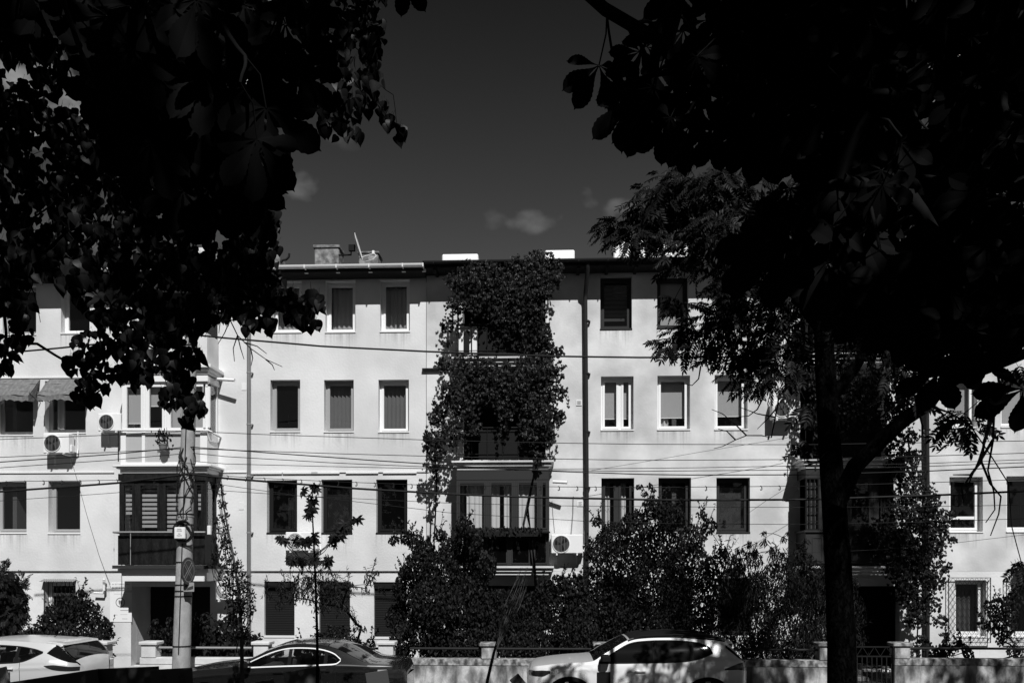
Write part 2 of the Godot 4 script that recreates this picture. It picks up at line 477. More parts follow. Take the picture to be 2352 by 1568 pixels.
func window(b: Node3D, r: Rect2, z: float, fm: Material, o := {}) -> MeshInstance3D:
	# frame > sash, pane, sill and what hangs behind the glass
	var lo := r.position; var hi := r.end
	var w := 0.055
	var zf: float = z - o.get("deep", 0.2)
	var f := MB.new()
	ring(f, lo, hi, w, zf - 0.07, zf)
	var cuts: Array = o.get("posts", [])
	for c in cuts:
		var x := lerpf(lo.x, hi.x, c)
		f.bb(Vector3(x - 0.035, lo.y + w, zf - 0.07), Vector3(x + 0.035, hi.y - w, zf - 0.002))
	if o.has("bar"):
		var yb := lerpf(lo.y, hi.y, o.bar)
		f.bb(Vector3(lo.x + w, yb - 0.04, zf - 0.07), Vector3(hi.x - w, yb + 0.04, zf - 0.004))
	if o.has("box"): f.bb(Vector3(lo.x + 0.003, hi.y - o.box, zf + 0.002), Vector3(hi.x - 0.003, hi.y - 0.003, zf + 0.05))
	var win := put(f, "window", fm, b)
	var edges := [0.0] + cuts + [1.0]
	var sm: Material = o.get("sash", fm)
	for i in edges.size() - 1:
		var xa := lerpf(lo.x, hi.x, edges[i]) + (w if i == 0 else 0.035)
		var xb := lerpf(lo.x, hi.x, edges[i + 1]) - (w if i == edges.size() - 2 else 0.035)
		var s := MB.new()
		var sw: float = o.get("sw", 0.06)
		ring(s, Vector2(xa + 0.002, lo.y + w + 0.002), Vector2(xb - 0.002, hi.y - w - 0.002), sw, zf - 0.05, zf + 0.014)
		put(s, "sash", sm, win)
		var g := MB.new()
		var ga := Vector3(xa + sw, lo.y + w + sw, zf - 0.02)
		var gb := Vector3(xb - sw, hi.y - w - sw, zf - 0.02)
		g.quad(ga, Vector3(gb.x, ga.y, ga.z), gb, Vector3(ga.x, gb.y, ga.z), Vector3(0, 0, 1))
		put(g, "pane", o.get("glass", M.glass), win)
	if o.get("sill", true):
		put(MB.new().bb(Vector3(lo.x - 0.01, lo.y - 0.035, zf - 0.02), Vector3(hi.x + 0.01, lo.y + 0.004, z + 0.025), 0.006), "sill", o.get("sillm", M.trim), win)
	if o.get("sill", true):
		var q := QuadMesh.new(); q.size = Vector2(hi.x - lo.x + 0.16, 0.55 + 0.25 * absf(sin(lo.x * 5.0)))
		var sn := putm(q, "stain", M.stain, b)
		sn.position += Vector3((lo.x + hi.x) / 2, lo.y - 0.036 - q.size.y / 2, z + 0.003)
	var iw := hi.x - lo.x
	var zi := zf - 0.16
	if o.has("blind"):
		var yb := lerpf(hi.y, lo.y, o.blind)
		put(MB.new().bb(Vector3(lo.x + 0.05, yb, zi), Vector3(hi.x - 0.05, hi.y - 0.02, zi + 0.006)), "blind", o.get("blindm", M.blind), win)
		put(MB.new().bb(Vector3(lo.x + 0.05, yb - 0.02, zi - 0.005), Vector3(hi.x - 0.05, yb - 0.001, zi + 0.012)), "blind_bar", M.pvc, win)
	if o.has("curtain"):
		for c in o.curtain:
			put(drape(Vector2(lerpf(lo.x, hi.x, c[0]), lo.y - 0.05), Vector2(lerpf(lo.x, hi.x, c[1]), hi.y), zi - 0.08, maxf(2.0, (c[1] - c[0]) * iw * 7.0), int(lo.x * 100 + c[0] * 50), 0.03), "curtain", o.get("curtainm", M.curtain), win)
	if o.has("slats"):
		for i in 6:
			var xs := lo.x + 0.08 + (iw - 0.16) * (i + 0.5) / 6.0
			var t := Transform3D(Basis(Vector3.UP, 0.55), Vector3(xs, (lo.y + hi.y) / 2, zi))
			put(MB.new().bb(Vector3(-0.058, -r.size.y / 2, -0.002), Vector3(0.058, r.size.y / 2, 0.002), 0.0, t), "slat", M.slat_grey, win)
	if o.has("zebra"):
		var y := hi.y - 0.1
		while y > lerpf(hi.y, lo.y, o.zebra):
			put(MB.new().bb(Vector3(lo.x + 0.06, y - 0.075, zi), Vector3(hi.x - 0.06, y, zi + 0.003)), "slat", o.get("blindm", M.blind), win)
			y -= 0.12
	if o.has("plant"):
		var l := []
		for i in 40: l.append(hang(Vector3(lerpf(lo.x, hi.x, o.plant), lo.y + 0.25, zi - 0.05), 0.16, 0.1, Vector3(0, 0.3, 1)))
		many("houseplant_leaves", M.oval, M.shrub_leaf, l, b)
	return win
func shutter(b: Node3D, r: Rect2, z: float) -> void:
	var win := put(MB.new().bb(Vector3(r.position.x, r.end.y - 0.19, z - 0.19), Vector3(r.end.x, r.end.y - 0.004, z - 0.03), 0.01), "window", M.frame_dark, b)
	var s := MB.new()
	var n := 27; var y0 := r.position.y + 0.02; var h := (r.end.y - 0.19 - y0) / n
	for i in n:
		var y := y0 + i * h
		s.quad(Vector3(r.position.x, y, z - 0.1), Vector3(r.end.x, y, z - 0.1), Vector3(r.end.x, y + h * 0.85, z - 0.112), Vector3(r.position.x, y + h * 0.85, z - 0.112), Vector3(0, 0.25, 1).normalized())
		s.quad(Vector3(r.position.x, y + h * 0.85, z - 0.112), Vector3(r.end.x, y + h * 0.85, z - 0.112), Vector3(r.end.x, y + h, z - 0.1), Vector3(r.position.x, y + h, z - 0.1), Vector3(0, -0.7, 0.7))
	put(s, "shutter", M.shutter, win)
	put(MB.new().bb(Vector3(r.position.x, r.position.y - 0.035, z - 0.13), Vector3(r.end.x, r.position.y + 0.02, z + 0.02)), "sill", M.trim, win)
func bars(called: String, m: Material, parent: Node3D, list: Array, r: float, k := 5) -> void:
	for l in list: put(MB.new().tube(l, r, r, k), called, m, parent)

func aircon(px: float, py: float, w: float, h: float, z: float, label: String, fan_left := true, style := 0) -> Node3D:
	# outdoor unit on two brackets; px, py its lower left corner
	var c := P(px, py, z + 0.38)
	var t := thing("air_conditioner", label, "air conditioner", Vector3(c.x, c.y, z + 0.06), "outdoor air conditioner units")
	var lo := Vector3(c.x, c.y, z + 0.08); var hi := Vector3(c.x + w, c.y + h, z + 0.38)
	put(MB.new().bb(lo, hi, 0.02), "casing", M.plastic_white, t)
	var fr := minf(h * 0.43, w * 0.31)
	var fc := Vector3(lo.x + (fr + 0.05 if fan_left else w - fr - 0.05), (lo.y + hi.y) / 2, hi.z)
	var up := Transform3D(Basis(Vector3.RIGHT, PI / 2), fc)
	var fan := put(MB.new().lathe([Vector2(fr, 0.004), Vector2(0.001, 0.004)], up, 28), "fan_opening", M.fan_dark, t)
	put(MB.new().lathe([Vector2(fr, 0.002), Vector2(fr, 0.02), Vector2(fr + 0.018, 0.02), Vector2(fr + 0.018, 0.002)], up, 28), "fan_rim", M.plastic_white, t)
	var g := MB.new()
	if style == 0:
		for i in 5:
			var x := fr * (-0.8 + 0.4 * i); var y := sqrt(fr * fr - x * x)
			g.tube([fc + Vector3(x, -y, 0.022), fc + Vector3(x, y, 0.022)], 0.004, 0.004, 4)
	elif style == 1:
		for i in 40:
			var a := TAU * i / 40
			g.tube([fc + Vector3(cos(a), sin(a), 0) * 0.05 + Vector3(0, 0, 0.02), fc + Vector3(cos(a), sin(a), 0) * fr + Vector3(0, 0, 0.02)], 0.005, 0.005, 4)
		g.lathe([Vector2(0.001, 0.028), Vector2(0.05, 0.026), Vector2(0.055, 0.01)], up, 16)
	else:
		for k in 5:
			var rr := fr * (0.2 + 0.18 * k)
			g.lathe([Vector2(rr + 0.006, 0.02), Vector2(rr - 0.006, 0.02)], up, 28)
		for i in 4:
			var a := PI * i / 4
			g.tube([fc + Vector3(cos(a), sin(a), -0.002) * fr + Vector3(0, 0, 0.02), fc - Vector3(cos(a), sin(a), 0.002) * fr + Vector3(0, 0, 0.02)], 0.004, 0.004, 4)
	put(g, "fan_grille", M.metal_grey if style == 0 else M.plastic_white, t)
	var bl := MB.new()
	for i in 3:
		var a := TAU * i / 3 + 0.4
		bl.quad(fc + Vector3(0, 0, 0.008), fc + Vector3(cos(a), sin(a), 0) * fr * 0.85 + Vector3(0, 0, 0.008), fc + Vector3(cos(a + 0.7), sin(a + 0.7), 0) * fr * 0.85 + Vector3(0, 0, 0.014), fc + Vector3(cos(a + 0.9), sin(a + 0.9), 0) * fr * 0.3 + Vector3(0, 0, 0.014), Vector3(0, 0, 1))
	put(bl, "fan_blades", M.metal_dark, t)
	for x in [0.18, 0.82]:
		var bx: float = lo.x + w * x
		put(MB.new().bb(Vector3(bx - 0.02, lo.y - 0.045, z + 0.002), Vector3(bx + 0.02, lo.y - 0.002, z + 0.42)).bb(Vector3(bx - 0.02, lo.y - 0.3, z + 0.002), Vector3(bx + 0.02, lo.y - 0.047, z + 0.03)), "bracket", M.plastic_white, t)
	put(MB.new().bb(Vector3(hi.x + 0.002, lo.y + 0.05, lo.z + 0.05), Vector3(hi.x + 0.05, lo.y + 0.24, hi.z - 0.06), 0.01), "valve_cover", M.plastic_white, t)
	put(MB.new().tube([Vector3(hi.x + 0.03, lo.y + 0.1, lo.z + 0.1), Vector3(hi.x + 0.08, lo.y + 0.02, lo.z), Vector3(hi.x + 0.07, lo.y + 0.2, z + 0.03), Vector3(hi.x + 0.06, lo.y + h + 0.1, z + 0.025)], 0.018, 0.018, 6), "hose", M.plastic_white, t)
	return t

# ---------- the two apartment blocks ----------
func block(called: String, label: String, xa: float, xb: float, wins: Array, bays: Array, eave_px: Vector2, m_up: Material) -> Node3D:
	# wins: [px0, px1, py0, py1, frame material, options]; bays: open rectangles in the upper wall
	var ye := eave_px.x
	var b := thing(called, label, "apartment block", Vector3((xa + xb) / 2, 0, -4))
	var split := Y(1311)
	var gz := -0.06 if eave_px.y < 0.5 else -0.004
	var top := ye - 0.16
	var upper := []; var lower := []
	for w in wins:
		var ground: bool = w[2] > 1311
		(lower if ground else upper).append(rect(w[0], w[1], w[2], w[3], gz if ground else 0.0))
	for h in bays: (lower if h.position.y < split - 0.2 else upper).append(h)
	var mb := MB.new()
	holes_wall(mb, xa, xb, split, top, 0.0, upper, 0.34)
	mb.quad(Vector3(xa, split, gz), Vector3(xb, split, gz), Vector3(xb, split, 0), Vector3(xa, split, 0), Vector3(0, -1, 0))
	var fw := put(mb, "wall", m_up, b)
	var gb := MB.new()
	holes_wall(gb, xa, xb, -0.2, split, gz, lower, 0.3)
	put(gb, "ground_floor_wall", M.wall_ground, b)
	# ends, back, floors and the rooms' back walls
	var sh := MB.new()
	for x in [xa, xb]: sh.bb(Vector3(x - 0.01 if x == xa else x - 0.2, -0.2, -9.0), Vector3(x + 0.2 if x == xa else x + 0.01, top, -0.345))
	sh.bb(Vector3(xa + 0.2, -0.2, -9.2), Vector3(xb - 0.2, top, -9.0))
	put(sh, "outer_walls", m_up, b)
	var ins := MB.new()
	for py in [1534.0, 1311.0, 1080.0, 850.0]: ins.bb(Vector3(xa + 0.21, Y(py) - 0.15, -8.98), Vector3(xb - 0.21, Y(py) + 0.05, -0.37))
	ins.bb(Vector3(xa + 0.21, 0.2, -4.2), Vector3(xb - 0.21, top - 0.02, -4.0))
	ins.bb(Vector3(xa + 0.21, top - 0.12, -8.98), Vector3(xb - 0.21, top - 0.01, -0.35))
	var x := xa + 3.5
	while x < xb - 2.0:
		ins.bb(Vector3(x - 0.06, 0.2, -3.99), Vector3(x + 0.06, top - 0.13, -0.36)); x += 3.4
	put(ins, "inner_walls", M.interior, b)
	for w in wins:
		var ground: bool = w[2] > 1311
		var z := gz if ground else 0.0
		var r := rect(w[0], w[1], w[2], w[3], z)
		if w[5].has("shutter"): shutter(b, r, z)
		else: window(b, r, z, w[4], w[5])
	# roof: sheet over the eave, sloping back
	var rf := MB.new()
	var ov := 0.6
	rf.bb(Vector3(xa - 0.01, top + 0.002, -9.3), Vector3(xb + 0.01, ye - 0.03, ov - 0.02))
	put(rf, "eave_board", M.eave_dark, b)
	var rs := MB.new()
	rs.prism([Vector2(-ov - 0.05, 0), Vector2(9.4, 0), Vector2(9.4, 0.02), Vector2(4.5, 0.75), Vector2(-ov - 0.05, 0.035)], Vector3(xa - 0.02, ye - 0.028, 0), Vector3(0, 0, -1), Vector3(0, 1, 0), xb - xa + 0.04)
	put(rs, "roof", M.roof_sheet, b)
	return b

func build_left() -> void:
	var ye := 11.07
	var xa := X(-260); var xb := X(978.5)
	var W := {"curtain": [[0.0, 1.0]], "curtainm": M.curtain_thin, "sash": M.pvc}
	var G := {"sash": M.frame_grey, "sillm": M.pvc}
	var wins := [
		[5, 82, 655, 768, M.frame_grey, G], [139, 206, 652, 765, M.pvc, {}],
		[623.5, 692, 645.5, 763, M.pvc, W], [747, 816, 644.5, 762.5, M.pvc, {"curtain": [[0.1, 1.0]], "curtainm": M.curtain_thin}], [873, 941, 642, 761, M.pvc, W],
		[-10, 75, 872, 999, M.frame_grey, G], [102, 196, 874, 994, M.frame_grey, {"posts": [0.3]}],
		[620.5, 689, 872, 990.5, M.frame_grey, G], [744, 812, 872, 991, M.frame_grey, {"slats": 1, "sillm": M.pvc}], [869, 939, 871.5, 991.5, M.pvc, {"slats": 1}],
		[-14, 60, 1106, 1223.5, M.frame_grey, G], [110, 183.5, 1105, 1224, M.frame_grey, G],
		[612.5, 682, 1102.5, 1223, M.frame_dark, {"posts": [], "sillm": M.frame_dark, "curtain": [[0.55, 1.0]], "curtainm": M.interior_dark}], [737.7, 808.7, 1101, 1223.5, M.frame_dark, {"sillm": M.frame_dark, "blind": 0.97, "blindm": M.interior_dark}], [863.8, 935.5, 1100.7, 1223, M.frame_dark, {"sillm": M.frame_dark, "plant": 0.5}],
		[101.4, 173, 1336, 1442, M.pvc, {"bar": 0.72}],
		[606.5, 676, 1335, 1461, M.frame_dark, {"shutter": 1}], [732.6, 803.6, 1336, 1462, M.frame_dark, {"shutter": 1}], [858.7, 933.7, 1336.5, 1464, M.frame_dark, {"shutter": 1}],
		[-160, -90, 655, 768, M.pvc, {}], [-165, -95, 874, 994, M.pvc, {}], [-165, -95, 1105, 1224, M.pvc, {}], [-165, -95, 1336, 1450, M.pvc, {}],
	]
	var z0 := 0.8
	var L := X(277, z0); var R := X(475, z0)
	var bays := [Rect2(L + 0.1, Y(838), R - L - 0.2, Y(652) - Y(838)), Rect2(L + 0.1, Y(1066), R - L - 0.2, Y(872) - Y(1066)), Rect2(L + 0.1, Y(1296), R - L - 0.2, Y(1100) - Y(1296)), Rect2(X(300, -0.06), Y(1534), X(482, -0.06) - X(300, -0.06), Y(1348) - Y(1534))]
	var b := block("apartment_block", "pale plastered apartment block with white gutter, left of the vine covered balconies", xa, xb, wins, bays, Vector2(ye, 0), M.wall)
	# gutter along the eave, with brackets
	var gy := ye - 0.07
	var gp := []
	for i in 9: gp.append(Vector2(0.075 * cos(PI + PI * i / 8.0), 0.085 * sin(PI + PI * i / 8.0)))
	for i in 9: gp.append(Vector2(0.068 * cos(-PI * i / 8.0), 0.078 * sin(-PI * i / 8.0)))
	var gut := put(MB.new().prism(gp, Vector3(xa, gy + 0.06, 0.68), Vector3(0, 0, -1), Vector3(0, 1, 0), xb - xa), "gutter", M.gutter, b)
	for px in [30, 150, 270, 390, 510, 630, 700, 773, 848, 925, 972]:
		var x := X(px, 0.68)
		put(MB.new().bb(Vector3(x - 0.015, gy - 0.035, 0.59), Vector3(x + 0.015, gy + 0.062, 0.765)).bb(Vector3(x - 0.05, gy - 0.1, 0.5), Vector3(x + 0.05, gy - 0.03, 0.56)), "gutter_bracket", M.gutter, gut)
	# downpipe
	var dx := X(571, 0.1)
	var dp := put(MB.new().tube([Vector3(dx, gy, 0.66), Vector3(dx, gy - 0.25, 0.6), Vector3(dx, gy - 0.7, 0.16), Vector3(dx, gy - 0.9, 0.1), Vector3(dx, 5, 0.1), Vector3(dx, 0.0, 0.1)], 0.055, 0.055, 10), "downpipe", M.pipe_zinc, b)
	for py in [850, 970, 1090, 1222, 1400]: put(MB.new().lathe([Vector2(0.057, -0.02), Vector2(0.066, -0.02), Vector2(0.066, 0.02), Vector2(0.057, 0.02)], Transform3D(Basis(), Vector3(dx, Y(py, 0.1), 0.1)), 10).bb(Vector3(dx + 0.05, Y(py, 0.1) - 0.015, 0.003), Vector3(dx + 0.1, Y(py, 0.1) + 0.015, 0.1)), "pipe_clip", M.metal_grey, dp)
	# thicker plaster skins and drip strips
	var led := []
	led.append([-260, 262, 1080.0, 0.035]); led.append([500, 566, 1081.0, 0.03]); led.append([577, 985, 1081.5, 0.035])
	led.append([-260, 264, 857.0, 0.03])
	for l in led: put(MB.new().bb(Vector3(X(l[0]), Y(l[2]) - 0.025, 0.002), Vector3(X(l[1]), Y(l[2]) + 0.02, l[3]), 0.005), "drip_strip", M.trim, b)
	var q := -20
	for px in [577, 650, 715, 795, 880]: put(MB.new().bb(Vector3(X(px), Y(1086), 0.002), Vector3(X(px + 62 + (px % 7) * 3), Y(1083), 0.05)), "drip_strip", M.trim, b)
	# patch grids in the plaster (vent covers)
	for c in [[560, 888], [554, 1162]]:
		var v := P(c[0], c[1]); put(MB.new().bb(v + Vector3(-0.07, -0.1, 0.001), v + Vector3(0.07, 0.1, 0.012), 0.003), "vent_cover", M.trim, b)
	# ---- bay of stacked balconies
	var t1 := Y(1083, z0); var t0 := Y(1297, z0)
	var bay := func(lo: Vector3, hi: Vector3, m: Material, called: String, ch := 0.0) -> MeshInstance3D: return put(MB.new().bb(lo, hi, ch), called, m, b)
	# slab over the entrance
	var y335 := Y(1335, z0)
	bay.call(Vector3(L + 0.02, y335, 0.0), Vector3(R - 0.02, Y(1315, z0), z0 - 0.02), M.trim, "bay_slab")
	bay.call(Vector3(L - 0.06, Y(1315, z0) + 0.002, 0.0), Vector3(R + 0.06, Y(1306, z0), z0 + 0.06), M.trim, "bay_slab")
	bay.call(Vector3(L - 0.16, Y(1306, z0) + 0.002, 0.0), Vector3(R + 0.16, Y(1298, z0), z0 + 0.16), M.frame_brown, "bay_slab")
	# first floor, dark timber enclosure
	var pl := Y(1228, z0)
	var dl := X(270, z0); var dr := X(470, z0)
	var low := MB.new().bb(Vector3(dl, t0 + 0.002, z0 - 0.05), Vector3(dr, pl, z0)).bb(Vector3(dl, t0 + 0.002, 0.001), Vector3(dl + 0.05, pl, z0 - 0.051)).bb(Vector3(dr - 0.05, t0 + 0.002, 0.001), Vector3(dr, pl, z0 - 0.051))
	var enc := put(low, "timber_parapet", M.wood_dark, b)
	for px in [293, 345, 398, 440]:
		var x := X(px, z0); put(MB.new().bb(Vector3(x - 0.02, t0 + 0.05, z0 + 0.001), Vector3(x + 0.02, pl - 0.03, z0 + 0.012)), "batten", M.wood_dark, enc)
	put(MB.new().bb(Vector3(dl + 0.01, Y(1100, z0), 0.001), Vector3(dr - 0.01, Y(1084, z0), z0 + 0.01)), "head_board", M.wood_dark, b)
	var wz := {"deep": 0.06, "sill": false}
	var ex := [272, 310, 368, 440, 469]
	for i in 4:
		var o := wz.duplicate(); o.zebra = [0.62, 0.82, 0.9, 0.55][i]
		window(b, Rect2(X(ex[i], z0), pl, X(ex[i + 1], z0) - X(ex[i], z0) - 0.002, Y(1101, z0) - pl), z0, M.wood_dark, o)
	for s in [0, 1]:
		var x := dl if s == 0 else dr - 0.06
		var sf := MB.new().bb(Vector3(x, pl, 0.001), Vector3(x + 0.06, Y(1101, z0), 0.12)).bb(Vector3(x, pl, z0 - 0.2), Vector3(x + 0.06, Y(1101, z0), z0 - 0.07)).bb(Vector3(x, pl, 0.121), Vector3(x + 0.06, pl + 0.12, z0 - 0.201))
		var sw := put(sf, "side_window", M.wood_dark, b)
		put(MB.new().bb(Vector3(x + 0.02, pl + 0.121, 0.121), Vector3(x + 0.024, Y(1101, z0), z0 - 0.201)), "pane", M.glass, sw)
	var rail := put(MB.new().tube([Vector3(X(259, z0 + 0.12), Y(1222, z0 + 0.12), 0.02), P(259, 1222, z0 + 0.12), P(487, 1222, z0 + 0.12), Vector3(X(487, z0 + 0.12), Y(1222, z0 + 0.12), 0.02)], 0.028, 0.028, 6), "railing", M.metal_grey, b)
	for px in [261, 299, 487]:
		put(MB.new().tube([P(px, 1222, z0 + 0.12), P(px, 1297, z0 + 0.12)], 0.012, 0.012, 5), "baluster", M.plastic_white if px == 261 else M.metal_grey, rail)
	# cornice under the second floor
	bay.call(Vector3(L - 0.02, t1 + 0.002, 0.0), Vector3(R + 0.02, Y(1073, z0), z0 + 0.02), M.trim, "cornice", 0.01)
	bay.call(Vector3(L - 0.09, Y(1073, z0) + 0.002, 0.0), Vector3(R + 0.09, Y(1069, z0), z0 + 0.09), M.trim, "cornice", 0.01)
	bay.call(Vector3(L - 0.16, Y(1069, z0) + 0.002, 0.0), Vector3(R + 0.16, Y(1064, z0), z0 + 0.16), M.trim, "cornice", 0.01)
	# second floor, white glazing
	var p2 := Y(986, z0); var f2 := Y(1062, z0); var h2 := Y(870, z0)
	bay.call(Vector3(L - 0.04, h2 + 0.002, 0.0), Vector3(R + 0.03, Y(856, z0), z0 + 0.03), M.pvc, "head_board", 0.008)
	var ex2 := [279.0, 331.0, 380.0, 475.0]
	for i in 3:
		window(b, Rect2(X(ex2[i], z0), p2, X(ex2[i + 1], z0) - X(ex2[i], z0) - 0.002, h2 - p2), z0, M.pvc, {"deep": 0.05, "sill": false, "blind": [0.8, 0.45, 1.0][i], "posts": [[], [], [0.97]][i]})
	var ex3 := [279.0, 291.0, 325.0, 332.0, 462.0, 475.0]
	var lowf := MB.new()
	for e in [[276, 288], [325, 332], [459, 475]]: lowf.bb(Vector3(X(e[0], z0), f2, z0 - 0.06), Vector3(X(e[1], z0), p2 - 0.002, z0))
	lowf.bb(Vector3(X(288, z0), f2, z0 - 0.06), Vector3(X(459, z0), f2 + 0.06, z0 - 0.003))
	var lp := put(lowf, "parapet_frame", M.pvc, b)
	for e in [[288, 325], [332, 459]]: put(MB.new().bb(Vector3(X(e[0], z0) + 0.002, f2 + 0.061, z0 - 0.04), Vector3(X(e[1], z0) - 0.002, p2 - 0.004, z0 - 0.03)), "frosted_panel", M.frosted, lp)
	for s in [0, 1]:
		var x := L + 0.0 if s == 0 else R - 0.06
		var sf := MB.new().bb(Vector3(x, f2, 0.001), Vector3(x + 0.05, h2, 0.1)).bb(Vector3(x, f2, z0 - 0.16), Vector3(x + 0.05, h2, z0 - 0.061)).bb(Vector3(x, f2, 0.101), Vector3(x + 0.05, p2, z0 - 0.161))
		var sw := put(sf, "side_window", M.pvc, b)
		put(MB.new().bb(Vector3(x + 0.02, p2, 0.101), Vector3(x + 0.024, h2, z0 - 0.161)), "pane", M.glass, sw)
	var rail2 := put(MB.new().tube([Vector3(L - 0.06, Y(988, z0 + 0.08), 0.02), P(275, 988, z0 + 0.08), P(478, 988, z0 + 0.08), Vector3(R + 0.06, Y(988, z0 + 0.08), 0.02)], 0.03, 0.03, 6), "railing", M.trim, b)
	put(MB.new().tube([P(271, 990, z0 + 0.06), P(271, 1060, z0 + 0.06)], 0.015, 0.015, 5), "baluster", M.frame_dark, rail2)
	# cornice under the third floor
	bay.call(Vector3(L - 0.02, Y(852, z0), 0.0), Vector3(R + 0.03, Y(846, z0), z0 + 0.03), M.trim, "cornice", 0.01)
	bay.call(Vector3(L - 0.09, Y(846, z0) + 0.002, 0.0), Vector3(R + 0.09, Y(840, z0), z0 + 0.09), M.trim, "cornice", 0.01)
	bay.call(Vector3(L - 0.16, Y(840, z0) + 0.002, 0.0), Vector3(R + 0.16, Y(832, z0), z0 + 0.16), M.trim, "cornice", 0.01)
	# third floor, white parapet wall and open balcony with a slatted side
	var par := MB.new()
	var pt := Y(756, z0); var pb := Y(832, z0) + 0.002
	par.bb(Vector3(L, pb, z0 - 0.1), Vector3(R, pt, z0), 0.01); par.bb(Vector3(L, pb, 0.001), Vector3(L + 0.1, pt, z0 - 0.101)); par.bb(Vector3(R - 0.1, pb, 0.001), Vector3(R, pt, z0 - 0.101))
	put(par, "balcony_parapet", M.wall_ground, b)
	var rl := put(MB.new().tube([P(380, 746, z0 - 0.05), P(475, 746, z0 - 0.05)], 0.02, 0.02, 6), "railing", M.trim, b)
	put(MB.new().bb(Vector3(X(433, z0), pt, z0 - 0.1), Vector3(X(437, z0), Y(640, z0), z0 - 0.06)), "post", M.pvc, b)
	for i in 9:
		var z := 0.04 + i * 0.078
		put(MB.new().bb(Vector3(R - 0.06, pt - 0.1 * (i % 2) * 0.0, z), Vector3(R - 0.02, Y(650, z0), z + 0.045)), "slat", M.frame_brown, b)
	put(MB.new().bb(P(453, 756, z0 - 0.4), P(472, 724, z0 - 0.4) + Vector3(0, 0, 0.25), 0.01), "storage_box", M.concrete, b)
	# entrance recess with the dark door
	var er := rect(300, 482, 1348, 1534, -0.06)
	var ed := put(MB.new().bb(Vector3(er.position.x + 0.02, er.position.y, -1.25), Vector3(er.end.x - 0.02, er.end.y, -1.2)), "entrance_door", M.metal_dark, b)
	for i in 3:
		var x := lerpf(er.position.x, er.end.x, 0.2 + 0.3 * i)
		put(MB.new().bb(Vector3(x - 0.03, er.position.y + 0.01, -1.198), Vector3(x + 0.03, er.end.y - 0.02, -1.16)), "door_frame", M.frame_dark, ed)
	put(MB.new().bb(Vector3(er.position.x, er.position.y - 0.1, -1.4), Vector3(er.end.x, er.position.y + 0.01, -0.37)), "threshold", M.concrete, b)
	put(MB.new().bb(Vector3(er.position.x - 0.05, er.position.y, -1.3), Vector3(er.position.x - 0.001, er.end.y, -0.37)).bb(Vector3(er.end.x + 0.001, er.position.y, -1.3), Vector3(er.end.x + 0.05, er.end.y, -0.37)).bb(Vector3(er.position.x - 0.05, er.end.y + 0.001, -1.3), Vector3(er.end.x + 0.05, er.end.y + 0.06, -0.37)), "entrance_lining", M.wall_ground, b)
	# grille and little corrugated hood of the ground-floor window
	var gr := rect(101.4, 173, 1336, 1442, -0.06)
	var hood := MB.new()
	for i in 15:
		var x := lerpf(gr.position.x - 0.03, gr.end.x + 0.03, i / 15.0); var dxx := (gr.size.x + 0.06) / 15.0
		hood.squad(Vector3(x, gr.end.y + 0.06, -0.05), Vector3(x + dxx * 0.5, gr.end.y + 0.09, -0.05), Vector3(x + dxx * 0.5, gr.end.y + 0.03, 0.16), Vector3(x, gr.end.y, 0.16), Vector3(-0.4, 1, 0).normalized(), Vector3(0, 1, 0), Vector3(0, 1, 0), Vector3(-0.4, 1, 0).normalized())
		hood.squad(Vector3(x + dxx * 0.5, gr.end.y + 0.09, -0.05), Vector3(x + dxx, gr.end.y + 0.06, -0.05), Vector3(x + dxx, gr.end.y, 0.16), Vector3(x + dxx * 0.5, gr.end.y + 0.03, 0.16), Vector3(0, 1, 0), Vector3(0.4, 1, 0).normalized(), Vector3(0.4, 1, 0).normalized(), Vector3(0, 1, 0))
	put(hood, "window_hood", M.metal_grey, b)
	var gl := []
	for i in 8:
		var x := lerpf(gr.position.x + 0.02, gr.end.x - 0.02, i / 7.0); gl.append([Vector3(x, gr.position.y, 0.0), Vector3(x, gr.end.y, 0.0)])
	bars("grille_bar", M.metal_dark, b, gl, 0.009)
	# stub drain of the bay and a vent pipe with its cowl
	put(MB.new().tube([P(492, 870, z0 - 0.45), P(538, 873, z0 - 0.35)], 0.045, 0.045, 10), "drain_spout", M.plastic_white, b)
	var fx := P(238, 1343, 0.1)
	put(MB.new().tube([P(215, 1361, 0.1), P(236, 1362, 0.1), P(238, 1350, 0.1)], 0.03, 0.03, 10).tube([P(238, 1356, 0.1), P(238, 1331, 0.1)], 0.035, 0.035, 10).lathe([Vector2(0.001, 0.05), Vector2(0.045, 0.04), Vector2(0.05, 0.0)], Transform3D(Basis(), P(238, 1332, 0.1)), 12), "vent_pipe", M.plastic_white, b)

